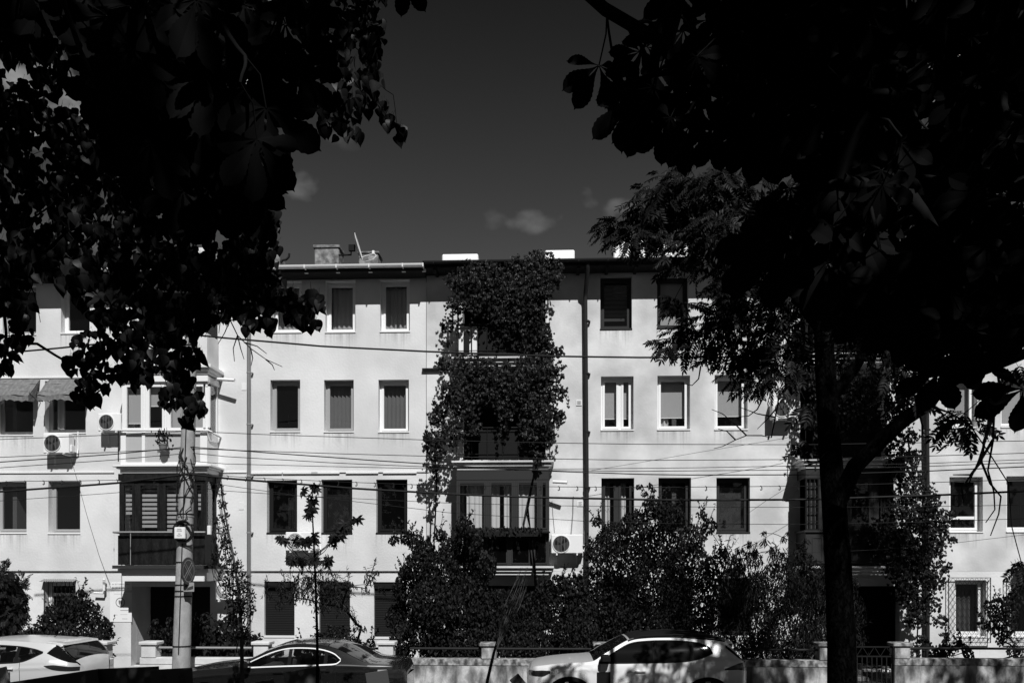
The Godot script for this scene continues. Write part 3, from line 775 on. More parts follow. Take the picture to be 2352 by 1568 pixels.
func build_right() -> void:
	var ye := 11.14
	var xa := X(979.5); var xb := X(2560)
	var D := {"sillm": M.frame_brown}
	var B := {"blind": 0.8}
	var wins := [
		[1379, 1451.6, 634, 755, M.frame_brown, {"sillm": M.frame_brown, "zebra": 0.8, "box": 0.05, "blindm": M.slat_dark}], [1509.5, 1581.6, 633, 752.5, M.frame_brown, {"sillm": M.frame_brown, "blind": 1.0, "curtain": [[0.05, 0.95]]}], [1645, 1717, 632, 752, M.frame_brown, D],
		[1380.5, 1455.5, 863.6, 987, M.pvc, {"posts": [0.6], "blind": 0.75}], [1510.4, 1585.4, 862, 986, M.pvc, {"blind": 0.74, "curtain": [[0.05, 0.4]]}], [1641.8, 1717.6, 860, 985.5, M.pvc, {"blind": 0.72}],
		[1381.5, 1457, 1097.5, 1222.5, M.frame_brown, {"sillm": M.trim, "posts": [0.5], "curtain": [[0.1, 0.3], [0.6, 0.8]]}], [1512.7, 1587.7, 1096.8, 1222, M.frame_brown, {"sillm": M.trim, "plant": 0.4}], [1646, 1723, 1096.7, 1221.8, M.frame_brown, {"sillm": M.frame_brown, "blind": 0.95, "blindm": M.frame_brown, "plant": 0.25}],
		[1384, 1459, 1328, 1460, M.frame_brown, {}], [1515, 1590, 1328, 1460, M.frame_brown, {}], [1650, 1727, 1327, 1460, M.frame_brown, {}],
		[2168, 2240, 628, 750, M.frame_brown, D], [2173, 2245.6, 856, 981, M.pvc, {"blind": 0.8, "blindm": M.frame_grey}], [2300, 2375, 855, 980, M.pvc, {"blind": 0.92, "blindm": M.curtain_thin}],
		[2181.7, 2258.5, 1095, 1221, M.pvc, {"bar": 0.26}], [2312.6, 2388, 1093, 1220, M.pvc, {}],
		[2194, 2266, 1332, 1461, M.pvc, {"curtain": [[0.0, 1.0]], "curtainm": M.interior}], [2322, 2390, 1332, 1461, M.pvc, {}],
		[2300, 2372, 628, 750, M.frame_brown, D],
	]
	var z0 := 0.8
	var L := X(1048, z0); var R := X(1262, z0); var L2 := X(1851, z0); var R2 := X(2074, z0)
	var bays := []
	for e in [[L, R], [L2, R2]]:
		for f in [[1056, 868], [1294, 1104], [818, 640]]: bays.append(Rect2(e[0] + 0.1, Y(f[0]), e[1] - e[0] - 0.2, Y(f[1]) - Y(f[0])))
	bays.append(Rect2(X(1075, -0.06), Y(1500), X(1235, -0.06) - X(1075, -0.06), Y(1345) - Y(1500)))
	bays.append(Rect2(X(1962, -0.06), Y(1534), X(2066, -0.06) - X(1962, -0.06), Y(1345) - Y(1534)))
	var b := block("apartment_block", "pale plastered apartment block with dark eave and dark downpipes, behind the climbing vines", xa, xb, wins, bays, Vector2(ye, 1), M.wall_old)
	for e in [[1348, 0.11], [2131, 0.11]]:
		var dx := X(e[0], 0.12)
		var dp := put(MB.new().tube([Vector3(dx, ye - 0.05, 0.62), Vector3(dx, ye - 0.25, 0.6), Vector3(dx - 0.04, ye - 0.75, 0.2), Vector3(dx - 0.04, ye - 0.95, 0.12), Vector3(dx, 5, 0.12), Vector3(dx, 0.0, 0.12)], 0.06, 0.06, 10), "downpipe", M.pipe_dark, b)
		for py in [740, 860, 993, 1120, 1250, 1400]: put(MB.new().lathe([Vector2(0.062, -0.02), Vector2(0.072, -0.02), Vector2(0.072, 0.02), Vector2(0.062, 0.02)], Transform3D(Basis(), Vector3(dx, Y(py, 0.1), 0.12)), 10).bb(Vector3(dx + 0.05, Y(py, 0.1) - 0.02, 0.003), Vector3(dx + 0.1, Y(py, 0.1) + 0.02, 0.1)), "pipe_clip", M.pipe_dark, dp)
	var gut_line := []
	for i in 9: gut_line.append(Vector2(0.065 * cos(PI + PI * i / 8.0), 0.075 * sin(PI + PI * i / 8.0)))
	for i in 9: gut_line.append(Vector2(0.058 * cos(-PI * i / 8.0), 0.068 * sin(-PI * i / 8.0)))
	var gut := put(MB.new().prism(gut_line, Vector3(xa, ye - 0.02, 0.7), Vector3(0, 0, -1), Vector3(0, 1, 0), xb - xa), "gutter", M.pipe_dark, b)
	for i in 26:
		var x := xa + 0.3 + i * 0.78
		put(MB.new().bb(Vector3(x - 0.04, ye - 0.21, 0.003), Vector3(x + 0.04, ye - 0.165, 0.56)), "rafter_end", M.eave_dark, b)
		put(MB.new().bb(Vector3(x - 0.012, ye - 0.1, 0.625), Vector3(x + 0.012, ye - 0.02, 0.772)), "gutter_bracket", M.metal_dark, gut)
	put(MB.new().bb(Vector3(X(970, 0.02), Y(850), 0.002), Vector3(X(1010, 0.02), Y(845), 0.09)), "drip_strip", M.frame_dark, b)
	var vc := P(1330, 925); put(MB.new().bb(vc + Vector3(-0.08, -0.08, 0.001), vc + Vector3(0.08, 0.08, 0.02), 0.004), "vent_cover", M.trim, b)
	put(MB.new().bb(vc + Vector3(-0.05, -0.05, 0.021), vc + Vector3(0.05, 0.05, 0.024)), "vent_cover", M.frame_grey, b)
	for k in 2:
		var l := L if k == 0 else L2; var r := R if k == 0 else R2
		var px0 := 1048.0 if k == 0 else 1851.0; var px1 := 1262.0 if k == 0 else 2074.0
		for py in [820.0, 1058.0, 1300.0]:
			var s := MB.new().bb(Vector3(l - 0.06, Y(py + 13, z0), 0.001), Vector3(r + 0.06, Y(py + 5, z0), z0 + 0.03), 0.008).bb(Vector3(l - 0.12, Y(py + 5, z0) + 0.002, 0.001), Vector3(r + 0.12, Y(py, z0), z0 + 0.1), 0.008)
			put(s, "balcony_slab", M.wall_old, b)
			put(MB.new().bb(Vector3(l + 0.02, Y(py + 20, z0), 0.001), Vector3(r - 0.02, Y(py + 13, z0) - 0.002, z0 - 0.03)), "slab_beam", M.wall_old, b)
		for py in [744.0, 982.0]:
			var f := [Vector3(l, Y(py, z0), 0.02), Vector3(l, Y(py, z0), z0), Vector3(r, Y(py, z0), z0), Vector3(r, Y(py, z0), 0.02)]
			var rl := put(MB.new().tube(f, 0.022, 0.022, 6), "railing", M.metal_dark, b)
			var y1 := Y(py, z0) - 0.1; var y2 := Y(py + 74, z0)
			for q in [y1, y2 + 0.08, y2 + 0.16]: put(MB.new().tube([Vector3(l, q, z0), Vector3(r, q, z0)], 0.011, 0.011, 4), "rail_bar", M.metal_dark, rl)
			for i in 7:
				var x := lerpf(l, r, i / 6.0); put(MB.new().tube([Vector3(x, Y(py, z0), z0), Vector3(x, y2, z0)], 0.011, 0.011, 4), "baluster", M.metal_dark, rl)
			var a0 := lerpf(l, r, 0.24)
			put(MB.new().bb(Vector3(a0, y2 + 0.02, z0 - 0.03), Vector3(lerpf(l, r, 0.78), y1 + 0.05, z0 - 0.02)), "panel", M.frame_dark, rl)
			put(MB.new().bb(Vector3(l + 0.2, y2 + 0.06, z0 - 0.03), Vector3(l + 0.35, y1 - 0.06, z0 - 0.02)), "panel", M.frame_dark, rl)
		# corner posts of the open balconies
		for x in [l + 0.02, r - 0.06]:
			put(MB.new().bb(Vector3(x, Y(820, z0), z0 - 0.06), Vector3(x + 0.04, ye - 0.2, z0 - 0.02)), "post", M.trim if x > l + 0.1 else M.metal_dark, b)
	# glazed first floor in the middle, with pale curtains
	var pl := Y(1220, z0)
	var sideb := MB.new()
	for x in [L, R - 0.06]: sideb.bb(Vector3(x, Y(1300, z0), 0.001), Vector3(x + 0.05, Y(1080, z0), z0 - 0.08))
	sideb.bb(Vector3(L, Y(1101, z0), z0 - 0.07), Vector3(R - 0.01, Y(1080, z0), z0 - 0.02))
	put(sideb, "head_board", M.frame_brown, b)
	var ex := [1048.0, 1120.0, 1183.5, 1262.0]
	for i in 3:
		window(b, Rect2(X(ex[i], z0), pl, X(ex[i + 1], z0) - X(ex[i], z0) - 0.002, Y(1101, z0) - pl), z0, M.frame_brown, {"deep": 0.03, "sill": false, "bar": 0.93, "sw": 0.04, "curtain": [[[0.3, 1.0]], [[0.05, 0.42], [0.58, 1.0]], [[0.05, 0.8]]][i], "posts": [[], [], [0.72]][i]})
	var ex4 := [1048.0, 1112.0, 1170.0, 1222.0, 1262.0]
	for i in 4:
		window(b, Rect2(X(ex4[i], z0), Y(1300, z0) + 0.003, X(ex4[i + 1], z0) - X(ex4[i], z0) - 0.002, pl - Y(1300, z0) - 0.06), z0, M.frame_brown, {"deep": 0.02, "sill": false, "sw": 0.03})
	put(MB.new().bb(Vector3(L - 0.1, pl - 0.05, z0 + 0.005), Vector3(R + 0.02, pl - 0.01, z0 + 0.2)), "sill_shelf", M.frame_dark, b)
	put(MB.new().tube([P(1270, 1106, 0.5), P(1303, 1108, 0.58)], 0.045, 0.045, 10), "drain_spout", M.plastic_white, b)
	# right-hand bay: trellis panels, a window, a panelled parapet
	var par := put(MB.new().bb(Vector3(L2, Y(1295, z0), z0 - 0.08), Vector3(R2, Y(1224, z0), z0)).bb(Vector3(L2, Y(1295, z0), 0.001), Vector3(L2 + 0.08, Y(1224, z0), z0 - 0.081)).bb(Vector3(R2 - 0.08, Y(1295, z0), 0.001), Vector3(R2, Y(1224, z0), z0 - 0.081)), "balcony_parapet", M.frame_brown, b)
	put(MB.new().bb(Vector3(L2 - 0.05, Y(1224, z0) + 0.002, 0.001), Vector3(R2 + 0.05, Y(1219, z0), z0 + 0.05), 0.008), "coping", M.frame_brown, par)
	for e in [[1866, 1890], [1898, 2020], [2040, 2066]]:
		var pm := MB.new(); ring(pm, Vector2(X(e[0], z0), Y(1288, z0)), Vector2(X(e[1], z0), Y(1234, z0)), 0.03, z0 + 0.001, z0 + 0.014); put(pm, "panel_moulding", M.frame_brown, par)
	put(MB.new().bb(Vector3(L2 + 0.02, Y(1100, z0), 0.001), Vector3(R2 - 0.02, Y(1080, z0), z0 - 0.05)), "head_board", M.frame_brown, b)
	for e in [[1852, 1882], [2023, 2054]]:
		var tr := MB.new(); ring(tr, Vector2(X(e[0], z0), Y(1218, z0)), Vector2(X(e[1], z0), Y(1100, z0)), 0.03, z0 - 0.05, z0 - 0.01)
		var tp := put(tr, "trellis", M.metal_dark, b)
		for i in [1, 2]:
			var x := lerpf(X(e[0], z0), X(e[1], z0), i / 3.0); put(MB.new().bb(Vector3(x - 0.012, Y(1218, z0), z0 - 0.04), Vector3(x + 0.012, Y(1100, z0), z0 - 0.02)), "trellis_bar", M.metal_dark, tp)
		for i in range(1, 6):
			var y := lerpf(Y(1218, z0), Y(1100, z0), i / 6.0); put(MB.new().bb(Vector3(X(e[0], z0) + 0.03, y - 0.012, z0 - 0.035), Vector3(X(e[1], z0) - 0.03, y + 0.012, z0 - 0.018)), "trellis_bar", M.metal_dark, tp)
		put(MB.new().bb(Vector3(X(e[0], z0), Y(1218, z0), z0 - 0.1), Vector3(X(e[1], z0), Y(1100, z0), z0 - 0.09)), "trellis_board", M.slat_dark, b)
	window(b, Rect2(X(1948, z0), Y(1218, z0), X(2008, z0) - X(1948, z0), Y(1101, z0) - Y(1218, z0)), z0, M.frame_brown, {"deep": 0.05, "sill": false})
	put(MB.new().bb(Vector3(X(1884, z0), Y(1218, z0), z0 - 0.1), Vector3(X(1947, z0), Y(1101, z0), z0 - 0.06)).bb(Vector3(X(2009, z0), Y(1218, z0), z0 - 0.1), Vector3(X(2022, z0), Y(1101, z0), z0 - 0.06)), "boarding", M.frame_brown, b)
	# dark ground-floor doors behind the recesses
	for e in [[1075, 1235, 1345, 1500], [1962, 2066, 1345, 1534]]:
		var er := rect(e[0], e[1], e[2], e[3], -0.06)
		put(MB.new().bb(Vector3(er.position.x - 0.2, er.position.y, -1.25), Vector3(er.end.x + 0.2, er.end.y, -1.2)), "entrance_door", M.metal_dark, b)
	# diamond grilles before the ground-floor windows on the right
	for e in [[2179, 2277], [2312, 2410]]:
		var g := rect(e[0], e[1], 1326, 1476, 0.1)
		var fr := MB.new(); ring(fr, g.position, g.end, 0.016, 0.09, 0.11)
		var gp := put(fr, "window_grille", M.metal_dark, b)
		var mesh := MB.new()
		var nx := 9; var ny := 9
		for i in range(-ny, nx):
			for s in [0, 1]:
				var pts := []
				for j in ny + 1:
					var u := (i + j) if s == 0 else (nx - 1 - i - j)
					if u >= 0 and u <= nx: pts.append(Vector3(lerpf(g.position.x, g.end.x, u / float(nx)), lerpf(g.position.y, g.end.y, j / float(ny)), 0.1 + 0.004 * s))
				if pts.size() > 1: mesh.tube(pts, 0.0045, 0.0045, 4)
		put(mesh, "grille_mesh", M.metal_dark, gp)
		for x in [g.position.x, g.end.x - 0.02]:
			for y in [g.position.y + 0.1, g.end.y - 0.1]: put(MB.new().bb(Vector3(x, y, -0.058), Vector3(x + 0.02, y + 0.02, 0.09)), "grille_bracket", M.metal_dark, gp)

# ---------- roof things, fixtures on the walls ----------
func fixtures() -> void:
	var stack := func(x0: float, x1: float, yt: float, z: float, m: Material, label: String, cap := 0.0, group := "old chimneys") -> Node3D:
		var a := P(x0, 602, z); var c := P(x1, yt, z)
		var t := thing("chimney", label, "chimney", Vector3((a.x + c.x) / 2, 10.8, z - 0.3), group)
		put(MB.new().bb(Vector3(a.x, 10.7, z - 0.6), Vector3(c.x, c.y - cap, z), 0.03), "stack", m, t)
		if cap > 0.0: put(MB.new().bb(Vector3(a.x - 0.03, c.y - cap + 0.001, z - 0.63), Vector3(c.x + 0.03, c.y, z + 0.03), 0.015), "cap", m, t)
		return t
	stack.call(721, 778, 562, -0.8, M.chimney_old, "crumbling rendered chimney left of the satellite dish", 0.09)
	stack.call(823, 868, 577, -1.2, M.chimney_old, "low crumbling chimney right behind the satellite dish", 0.06)
	stack.call(611, 641, 584, -1.0, M.chimney_old, "small crumbling chimney at the edge of the dark linden leaves")
	stack.call(82, 130, 592, -1.0, M.chimney_old, "crumbling chimney low on the far left roof, half hidden by leaves")
	stack.call(176, 234, 588, -1.0, M.chimney_old, "broad crumbling chimney on the left roof beside a thin aerial")
	stack.call(1015, 1098, 582, -0.6, M.chimney_white, "low white chimney on the roof left of the vine top", 0.0, "white chimneys")
	stack.call(1252, 1320, 573, -0.8, M.chimney_white, "white chimney on the roof just behind the vine top", 0.0, "white chimneys")
	stack.call(1410, 1482, 551, -0.8, M.chimney_white, "tall white chimney left of the ash tree crown", 0.0, "white chimneys")
	stack.call(1500, 1580, 560, -1.2, M.chimney_white, "white chimney half hidden behind the ash tree crown", 0.0, "white chimneys")
	stack.call(2176, 2206, 540, -0.8, M.chimney_white, "white chimney glimpsed through the dark leaves on the right", 0.0, "white chimneys")
	# roof light on the left
	var rl := thing("roof_light", "low pale roof light on the left roof behind linden leaves", "roof light", P(408, 600, -0.6))
	put(MB.new().prism([Vector2(0, 0), Vector2(0.75, 0), Vector2(0.75, 0.28), Vector2(0, 0.4)], P(375, 602, -0.3), Vector3(0, 0, -1), Vector3.UP, 1.4), "curb", M.trim, rl)
	put(MB.new().bb(P(380, 594, -0.3) + Vector3(-0.45, 0, 0.005), P(420, 580, -0.3) + Vector3(-0.45, 0, 0.02)), "pane", M.frame_grey, rl)
	# bent vent and aerial
	tag(put(MB.new().tube([P(645, 604, -0.2), P(648, 598, -0.2), P(657, 596, -0.2), P(663, 590, -0.2), P(664, 582, -0.2)], 0.03, 0.03, 6), "vent_pipe", M.metal_dark), "small bent dark vent pipe on the roof edge", "vent pipe")
	tag(put(MB.new().tube([P(240, 606, -0.5), P(240, 574, -0.5)], 0.012, 0.008, 5).tube([P(230, 582, -0.5), P(250, 582, -0.5)], 0.006, 0.006, 4), "aerial", M.metal_grey), "thin aerial mast on the left roof", "aerial")
	# satellite dish, seen almost edge-on
	var c := P(818, 567, -0.4)
	var ds := thing("satellite_dish", "pale satellite dish seen edge on between two crumbling chimneys", "satellite dish", P(808, 602, -0.4))
	var ax := Vector3(0.95, 0.25, -0.07).normalized()
	var bs := Basis(ax.cross(Vector3.FORWARD).normalized(), ax, Vector3.ZERO); bs.z = bs.x.cross(bs.y)
	put(MB.new().lathe([Vector2(0.001, 0.0), Vector2(0.15, 0.012), Vector2(0.28, 0.04), Vector2(0.37, 0.075), Vector2(0.375, 0.065), Vector2(0.28, 0.025), Vector2(0.001, -0.015)], Transform3D(bs, c), 24), "reflector", M.trim, ds)
	put(MB.new().tube([P(822, 594, -0.4), P(848, 585, -0.3), P(858, 582, -0.28)], 0.014, 0.014, 5), "feed_arm", M.trim, ds)
	put(MB.new().bb(P(855, 586, -0.28), P(861, 577, -0.28) + Vector3(0, 0, 0.08), 0.01), "receiver", M.plastic_white, ds)
	put(MB.new().tube([P(778, 586, -0.6), P(806, 585, -0.5), P(806, 565, -0.45)], 0.025, 0.025, 6).bb(P(802, 578, -0.45), P(816, 564, -0.45) + Vector3(0, 0, 0.1)), "wall_bracket", M.metal_dark, ds)
	put(MB.new().tube([P(858, 579, -0.25), P(864, 588, -0.2), P(855, 596, -0.2), P(840, 600, -0.2)], 0.008, 0.008, 4), "lead", M.plastic_white, ds)
	# air conditioners
	aircon(97, 1041, 0.74, 0.56, 0.0, "white air conditioner hung lowest at the far left below the awnings")
	aircon(223, 990, 0.66, 0.5, 0.0, "white air conditioner beside the white glazed balcony", true)
	aircon(492, 1378, 0.72, 0.52, -0.06, "white air conditioner with radial fan grille right of the entrance", true, 1)
	aircon(655, 1265, 0.82, 0.52, 0.0, "white air conditioner with round ribbed grille behind the maple sapling", true, 2)
	aircon(1266, 1271, 0.86, 0.52, 0.0, "white air conditioner right of the curtained balcony under a thin conduit")
	aircon(1775, 962, 0.62, 0.52, 0.0, "white air conditioner beside the ash tree trunk on the right facade")
	var v := P(1052, 822, 0.42)
	var ab := thing("air_conditioner", "white air conditioner standing inside the top vine balcony", "air conditioner", v, "outdoor air conditioner units")
	put(MB.new().bb(v, v + Vector3(0.54, 0.78, 0.3), 0.02), "casing", M.plastic_white, ab)
	put(MB.new().bb(v + Vector3(0.06, 0.1, 0.301), v + Vector3(0.4, 0.62, 0.305)), "fan_grille", M.plastic_white, ab)
	# conduit with cable up the wall
	tag(put(MB.new().tube([P(1311, 1238, 0.03), P(1316, 1180, 0.03), P(1317, 1140, 0.03)], 0.014, 0.014, 5).tube([P(1274, 1222, 0.02), P(1270, 1180, 0.02), P(1268, 1150, 0.02)], 0.006, 0.006, 4), "conduit", M.metal_grey), "thin grey conduit climbing the wall above the air conditioner", "conduit")
	# awnings on the left
	for e in [[-12, 82, "striped cloth awning at the far left edge over a window"], [103, 196, "cloth awning over the second window from the left, half hidden by leaves"]]:
		var aw := thing("awning", e[2], "awning", P((e[0] + e[1]) / 2.0, 872, 0.0), "cloth awnings")
		var x0 := X(e[0], 0.2); var x1 := X(e[1], 0.2)
		var prof := [Vector2(0.01, Y(861)), Vector2(0.2, Y(872, 0.2)), Vector2(0.42, Y(889, 0.42)), Vector2(0.55, Y(898, 0.55)), Vector2(0.56, Y(912, 0.56))]
		var cl := MB.new()
		var nn := 24
		for i in nn:
			for j in prof.size() - 1:
				var qs := []
				for d in [[0, 0], [1, 0], [1, 1], [0, 1]]:
					var t := float(i + d[0]) / nn
					var pp: Vector2 = prof[j + d[1]]
					var sag := 0.03 * sin(t * PI * 3.0 + j) * (0.4 if j + d[1] < 3 else 1.0)
					var hem := 0.035 * absf(sin(t * PI * 6.0)) if j + d[1] == 4 else 0.0
					qs.append(Vector3(lerpf(x0, x1, t), pp.y + hem + sag * 0.5, pp.x + sag))
				cl.flat(qs[0], qs[1], qs[2], Vector3(0, 0.5, 1)); cl.flat(qs[0], qs[2], qs[3], Vector3(0, 0.5, 1))
		put(cl, "cloth", M.awning, aw)
		for x in [x0, x1]:
			var sd := MB.new()
			sd.prism([Vector2(0.005, prof[0].y), Vector2(0.55, prof[3].y), Vector2(0.55, prof[4].y), Vector2(0.3, prof[4].y + 0.03)], Vector3(x - 0.003, 0, 0), Vector3(0, 0, 1), Vector3(0, 1, 0), 0.004)
			put(sd, "side_cloth", M.awning, aw)
			put(MB.new().tube([Vector3(x, Y(915), 0.01), Vector3(x, Y(900), 0.54)], 0.012, 0.012, 5), "arm", M.metal_grey, aw)
	# signs by the entrance
	var z := -0.055
	var pa := P(253.5, 1355, z); var pb := P(302, 1337, z)
	var pq := thing("address_plaque", "small white street and block number plaque left of the entrance", "plaque", (pa + pb) / 2)
	put(MB.new().bb(pa, pb + Vector3(0, 0, 0.012), 0.003), "plate", M.plastic_white, pq)
	text(pq, "str. B.P. HASDEU  NR 6", P(277, 1341.5, z) + Vector3(0, 0, 0.014), 0.062, 0.5, M.ink_grey)
	text(pq, "BLOC 6", P(266, 1350, z) + Vector3(0, 0, 0.014), 0.09, 0.22, M.ink)
	text(pq, "sc. A", P(290, 1351, z) + Vector3(0, 0, 0.014), 0.05, 0.13, M.ink_grey)
	pa = P(252, 1428, z); pb = P(302, 1360, z)
	var dn := thing("dental_sign", "white dental sign with a tooth emblem in a ring, left of the entrance", "sign", (pa + pb) / 2)
	put(MB.new().bb(pa, pb + Vector3(0, 0, 0.01), 0.003), "plate", M.plastic_white, dn)
	var tc := P(276, 1383, z) + Vector3(0, 0, 0.013)
	put(MB.new().lathe([Vector2(0.135, 0.001), Vector2(0.115, 0.001)], Transform3D(Basis(Vector3.RIGHT, PI / 2), tc), 24), "emblem_ring", M.ink_grey, dn)
	var tooth := [Vector2(-0.05, 0.05), Vector2(-0.03, 0.065), Vector2(0, 0.05), Vector2(0.03, 0.065), Vector2(0.05, 0.05), Vector2(0.048, 0.0), Vector2(0.03, -0.065), Vector2(0.015, -0.06), Vector2(0.0, -0.01), Vector2(-0.015, -0.06), Vector2(-0.03, -0.065), Vector2(-0.048, 0.0)]
	put(MB.new().prism(tooth, tc, Vector3.RIGHT, Vector3.UP, 0.002), "tooth_emblem", M.ink_grey, dn)
	for e in [[262, 292, 1364, 0.004], [276, 295, 1402, 0.014], [276, 292, 1411, 0.004], [280, 292, 1421, 0.008]]:
		put(MB.new().bb(P(e[0], e[2], z) + Vector3(0, 0, 0.0105), P(e[1], e[2], z) + Vector3(0, e[3], 0.0125)), "print_line", M.ink_grey, dn)
	# small number plate on the right block
	var np := P(1333, 1157)
	var nt := thing("notice_plate", "small notice plate on the wall beside the dark downpipe", "plaque", np)
	put(MB.new().bb(np + Vector3(-0.09, -0.08, 0.001), np + Vector3(0.09, 0.08, 0.012), 0.003), "plate", M.trim, nt)
	for i in 4: put(MB.new().bb(np + Vector3(-0.05, 0.04 - i * 0.03, 0.0125), np + Vector3(0.05 - 0.02 * (i % 2), 0.052 - i * 0.03, 0.014)), "print_line", M.ink_grey, nt)
	# potted flower hung on the white balcony
	var fp := P(374, 1027, 1.0)
	var ft := thing("hanging_flower_pot", "flower pot hung on the railing of the white glazed balcony", "flower pot", fp)
	put(MB.new().lathe([Vector2(0.001, -0.1), Vector2(0.08, -0.1), Vector2(0.12, 0.06), Vector2(0.13, 0.06), Vector2(0.13, 0.09), Vector2(0.1, 0.09), Vector2(0.001, 0.07)], Transform3D(Basis(), fp), 14), "pot", M.terracotta, ft)
	var fl := []
	for i in 60: fl.append(hang(fp + Vector3(rng.randf_range(-0.1, 0.05), 0.32, 0), 0.24, 0.09, Vector3(0, 0.5, 1), 0.9))
	many("foliage", M.oval, M.shrub_leaf, fl, ft)
	put(MB.new().tube([fp + Vector3(-0.12, 0.08, 0), fp + Vector3(-0.1, 0.55, -0.1)], 0.006, 0.006, 4).tube([fp + Vector3(0.12, 0.08, 0), fp + Vector3(0.05, 0.55, -0.1)], 0.006, 0.006, 4), "hanger", M.metal_dark, ft)
	# plant box on the curtained balcony
	var bx := P(1156, 1226, 1.0)
	var pt := thing("planter_box", "planter full of leaves on the sill of the curtained balcony", "planter", bx)
	put(MB.new().bb(bx + Vector3(-1.1, -0.08, -0.1), bx + Vector3(1.0, 0.06, 0.1), 0.01), "box", M.frame_dark, pt)
	var pl := []
	for i in 420: pl.append(hang(bx + Vector3(rng.randf_range(-1.1, 1.0), 0.06, 0.02), 0.16, 0.09, Vector3(0, 0.6, 1), 0.9))
	many("foliage", M.oval, M.shrub_leaf, pl, pt)
func text(parent: Node3D, s: String, at: Vector3, high: float, wide: float, m: Material, turn := 0.0) -> void:
	var tm := TextMesh.new()
	var f := SystemFont.new(); f.font_names = PackedStringArray(["Droid Sans"])
	tm.font = f; tm.text = s; tm.font_size = 32; tm.pixel_size = 0.01; tm.depth = 0.002; tm.curve_step = 3.0
	var sz := tm.get_aabb().size
	var o := putm(tm, "lettering", m, parent)
	var k := minf(high / 0.3, wide / maxf(sz.x, 0.01))
	o.position += at
	o.basis = Basis(Vector3.UP, turn) * Basis.from_scale(Vector3(minf(wide / maxf(sz.x, 0.01), k * 1.3), k, 1.0))

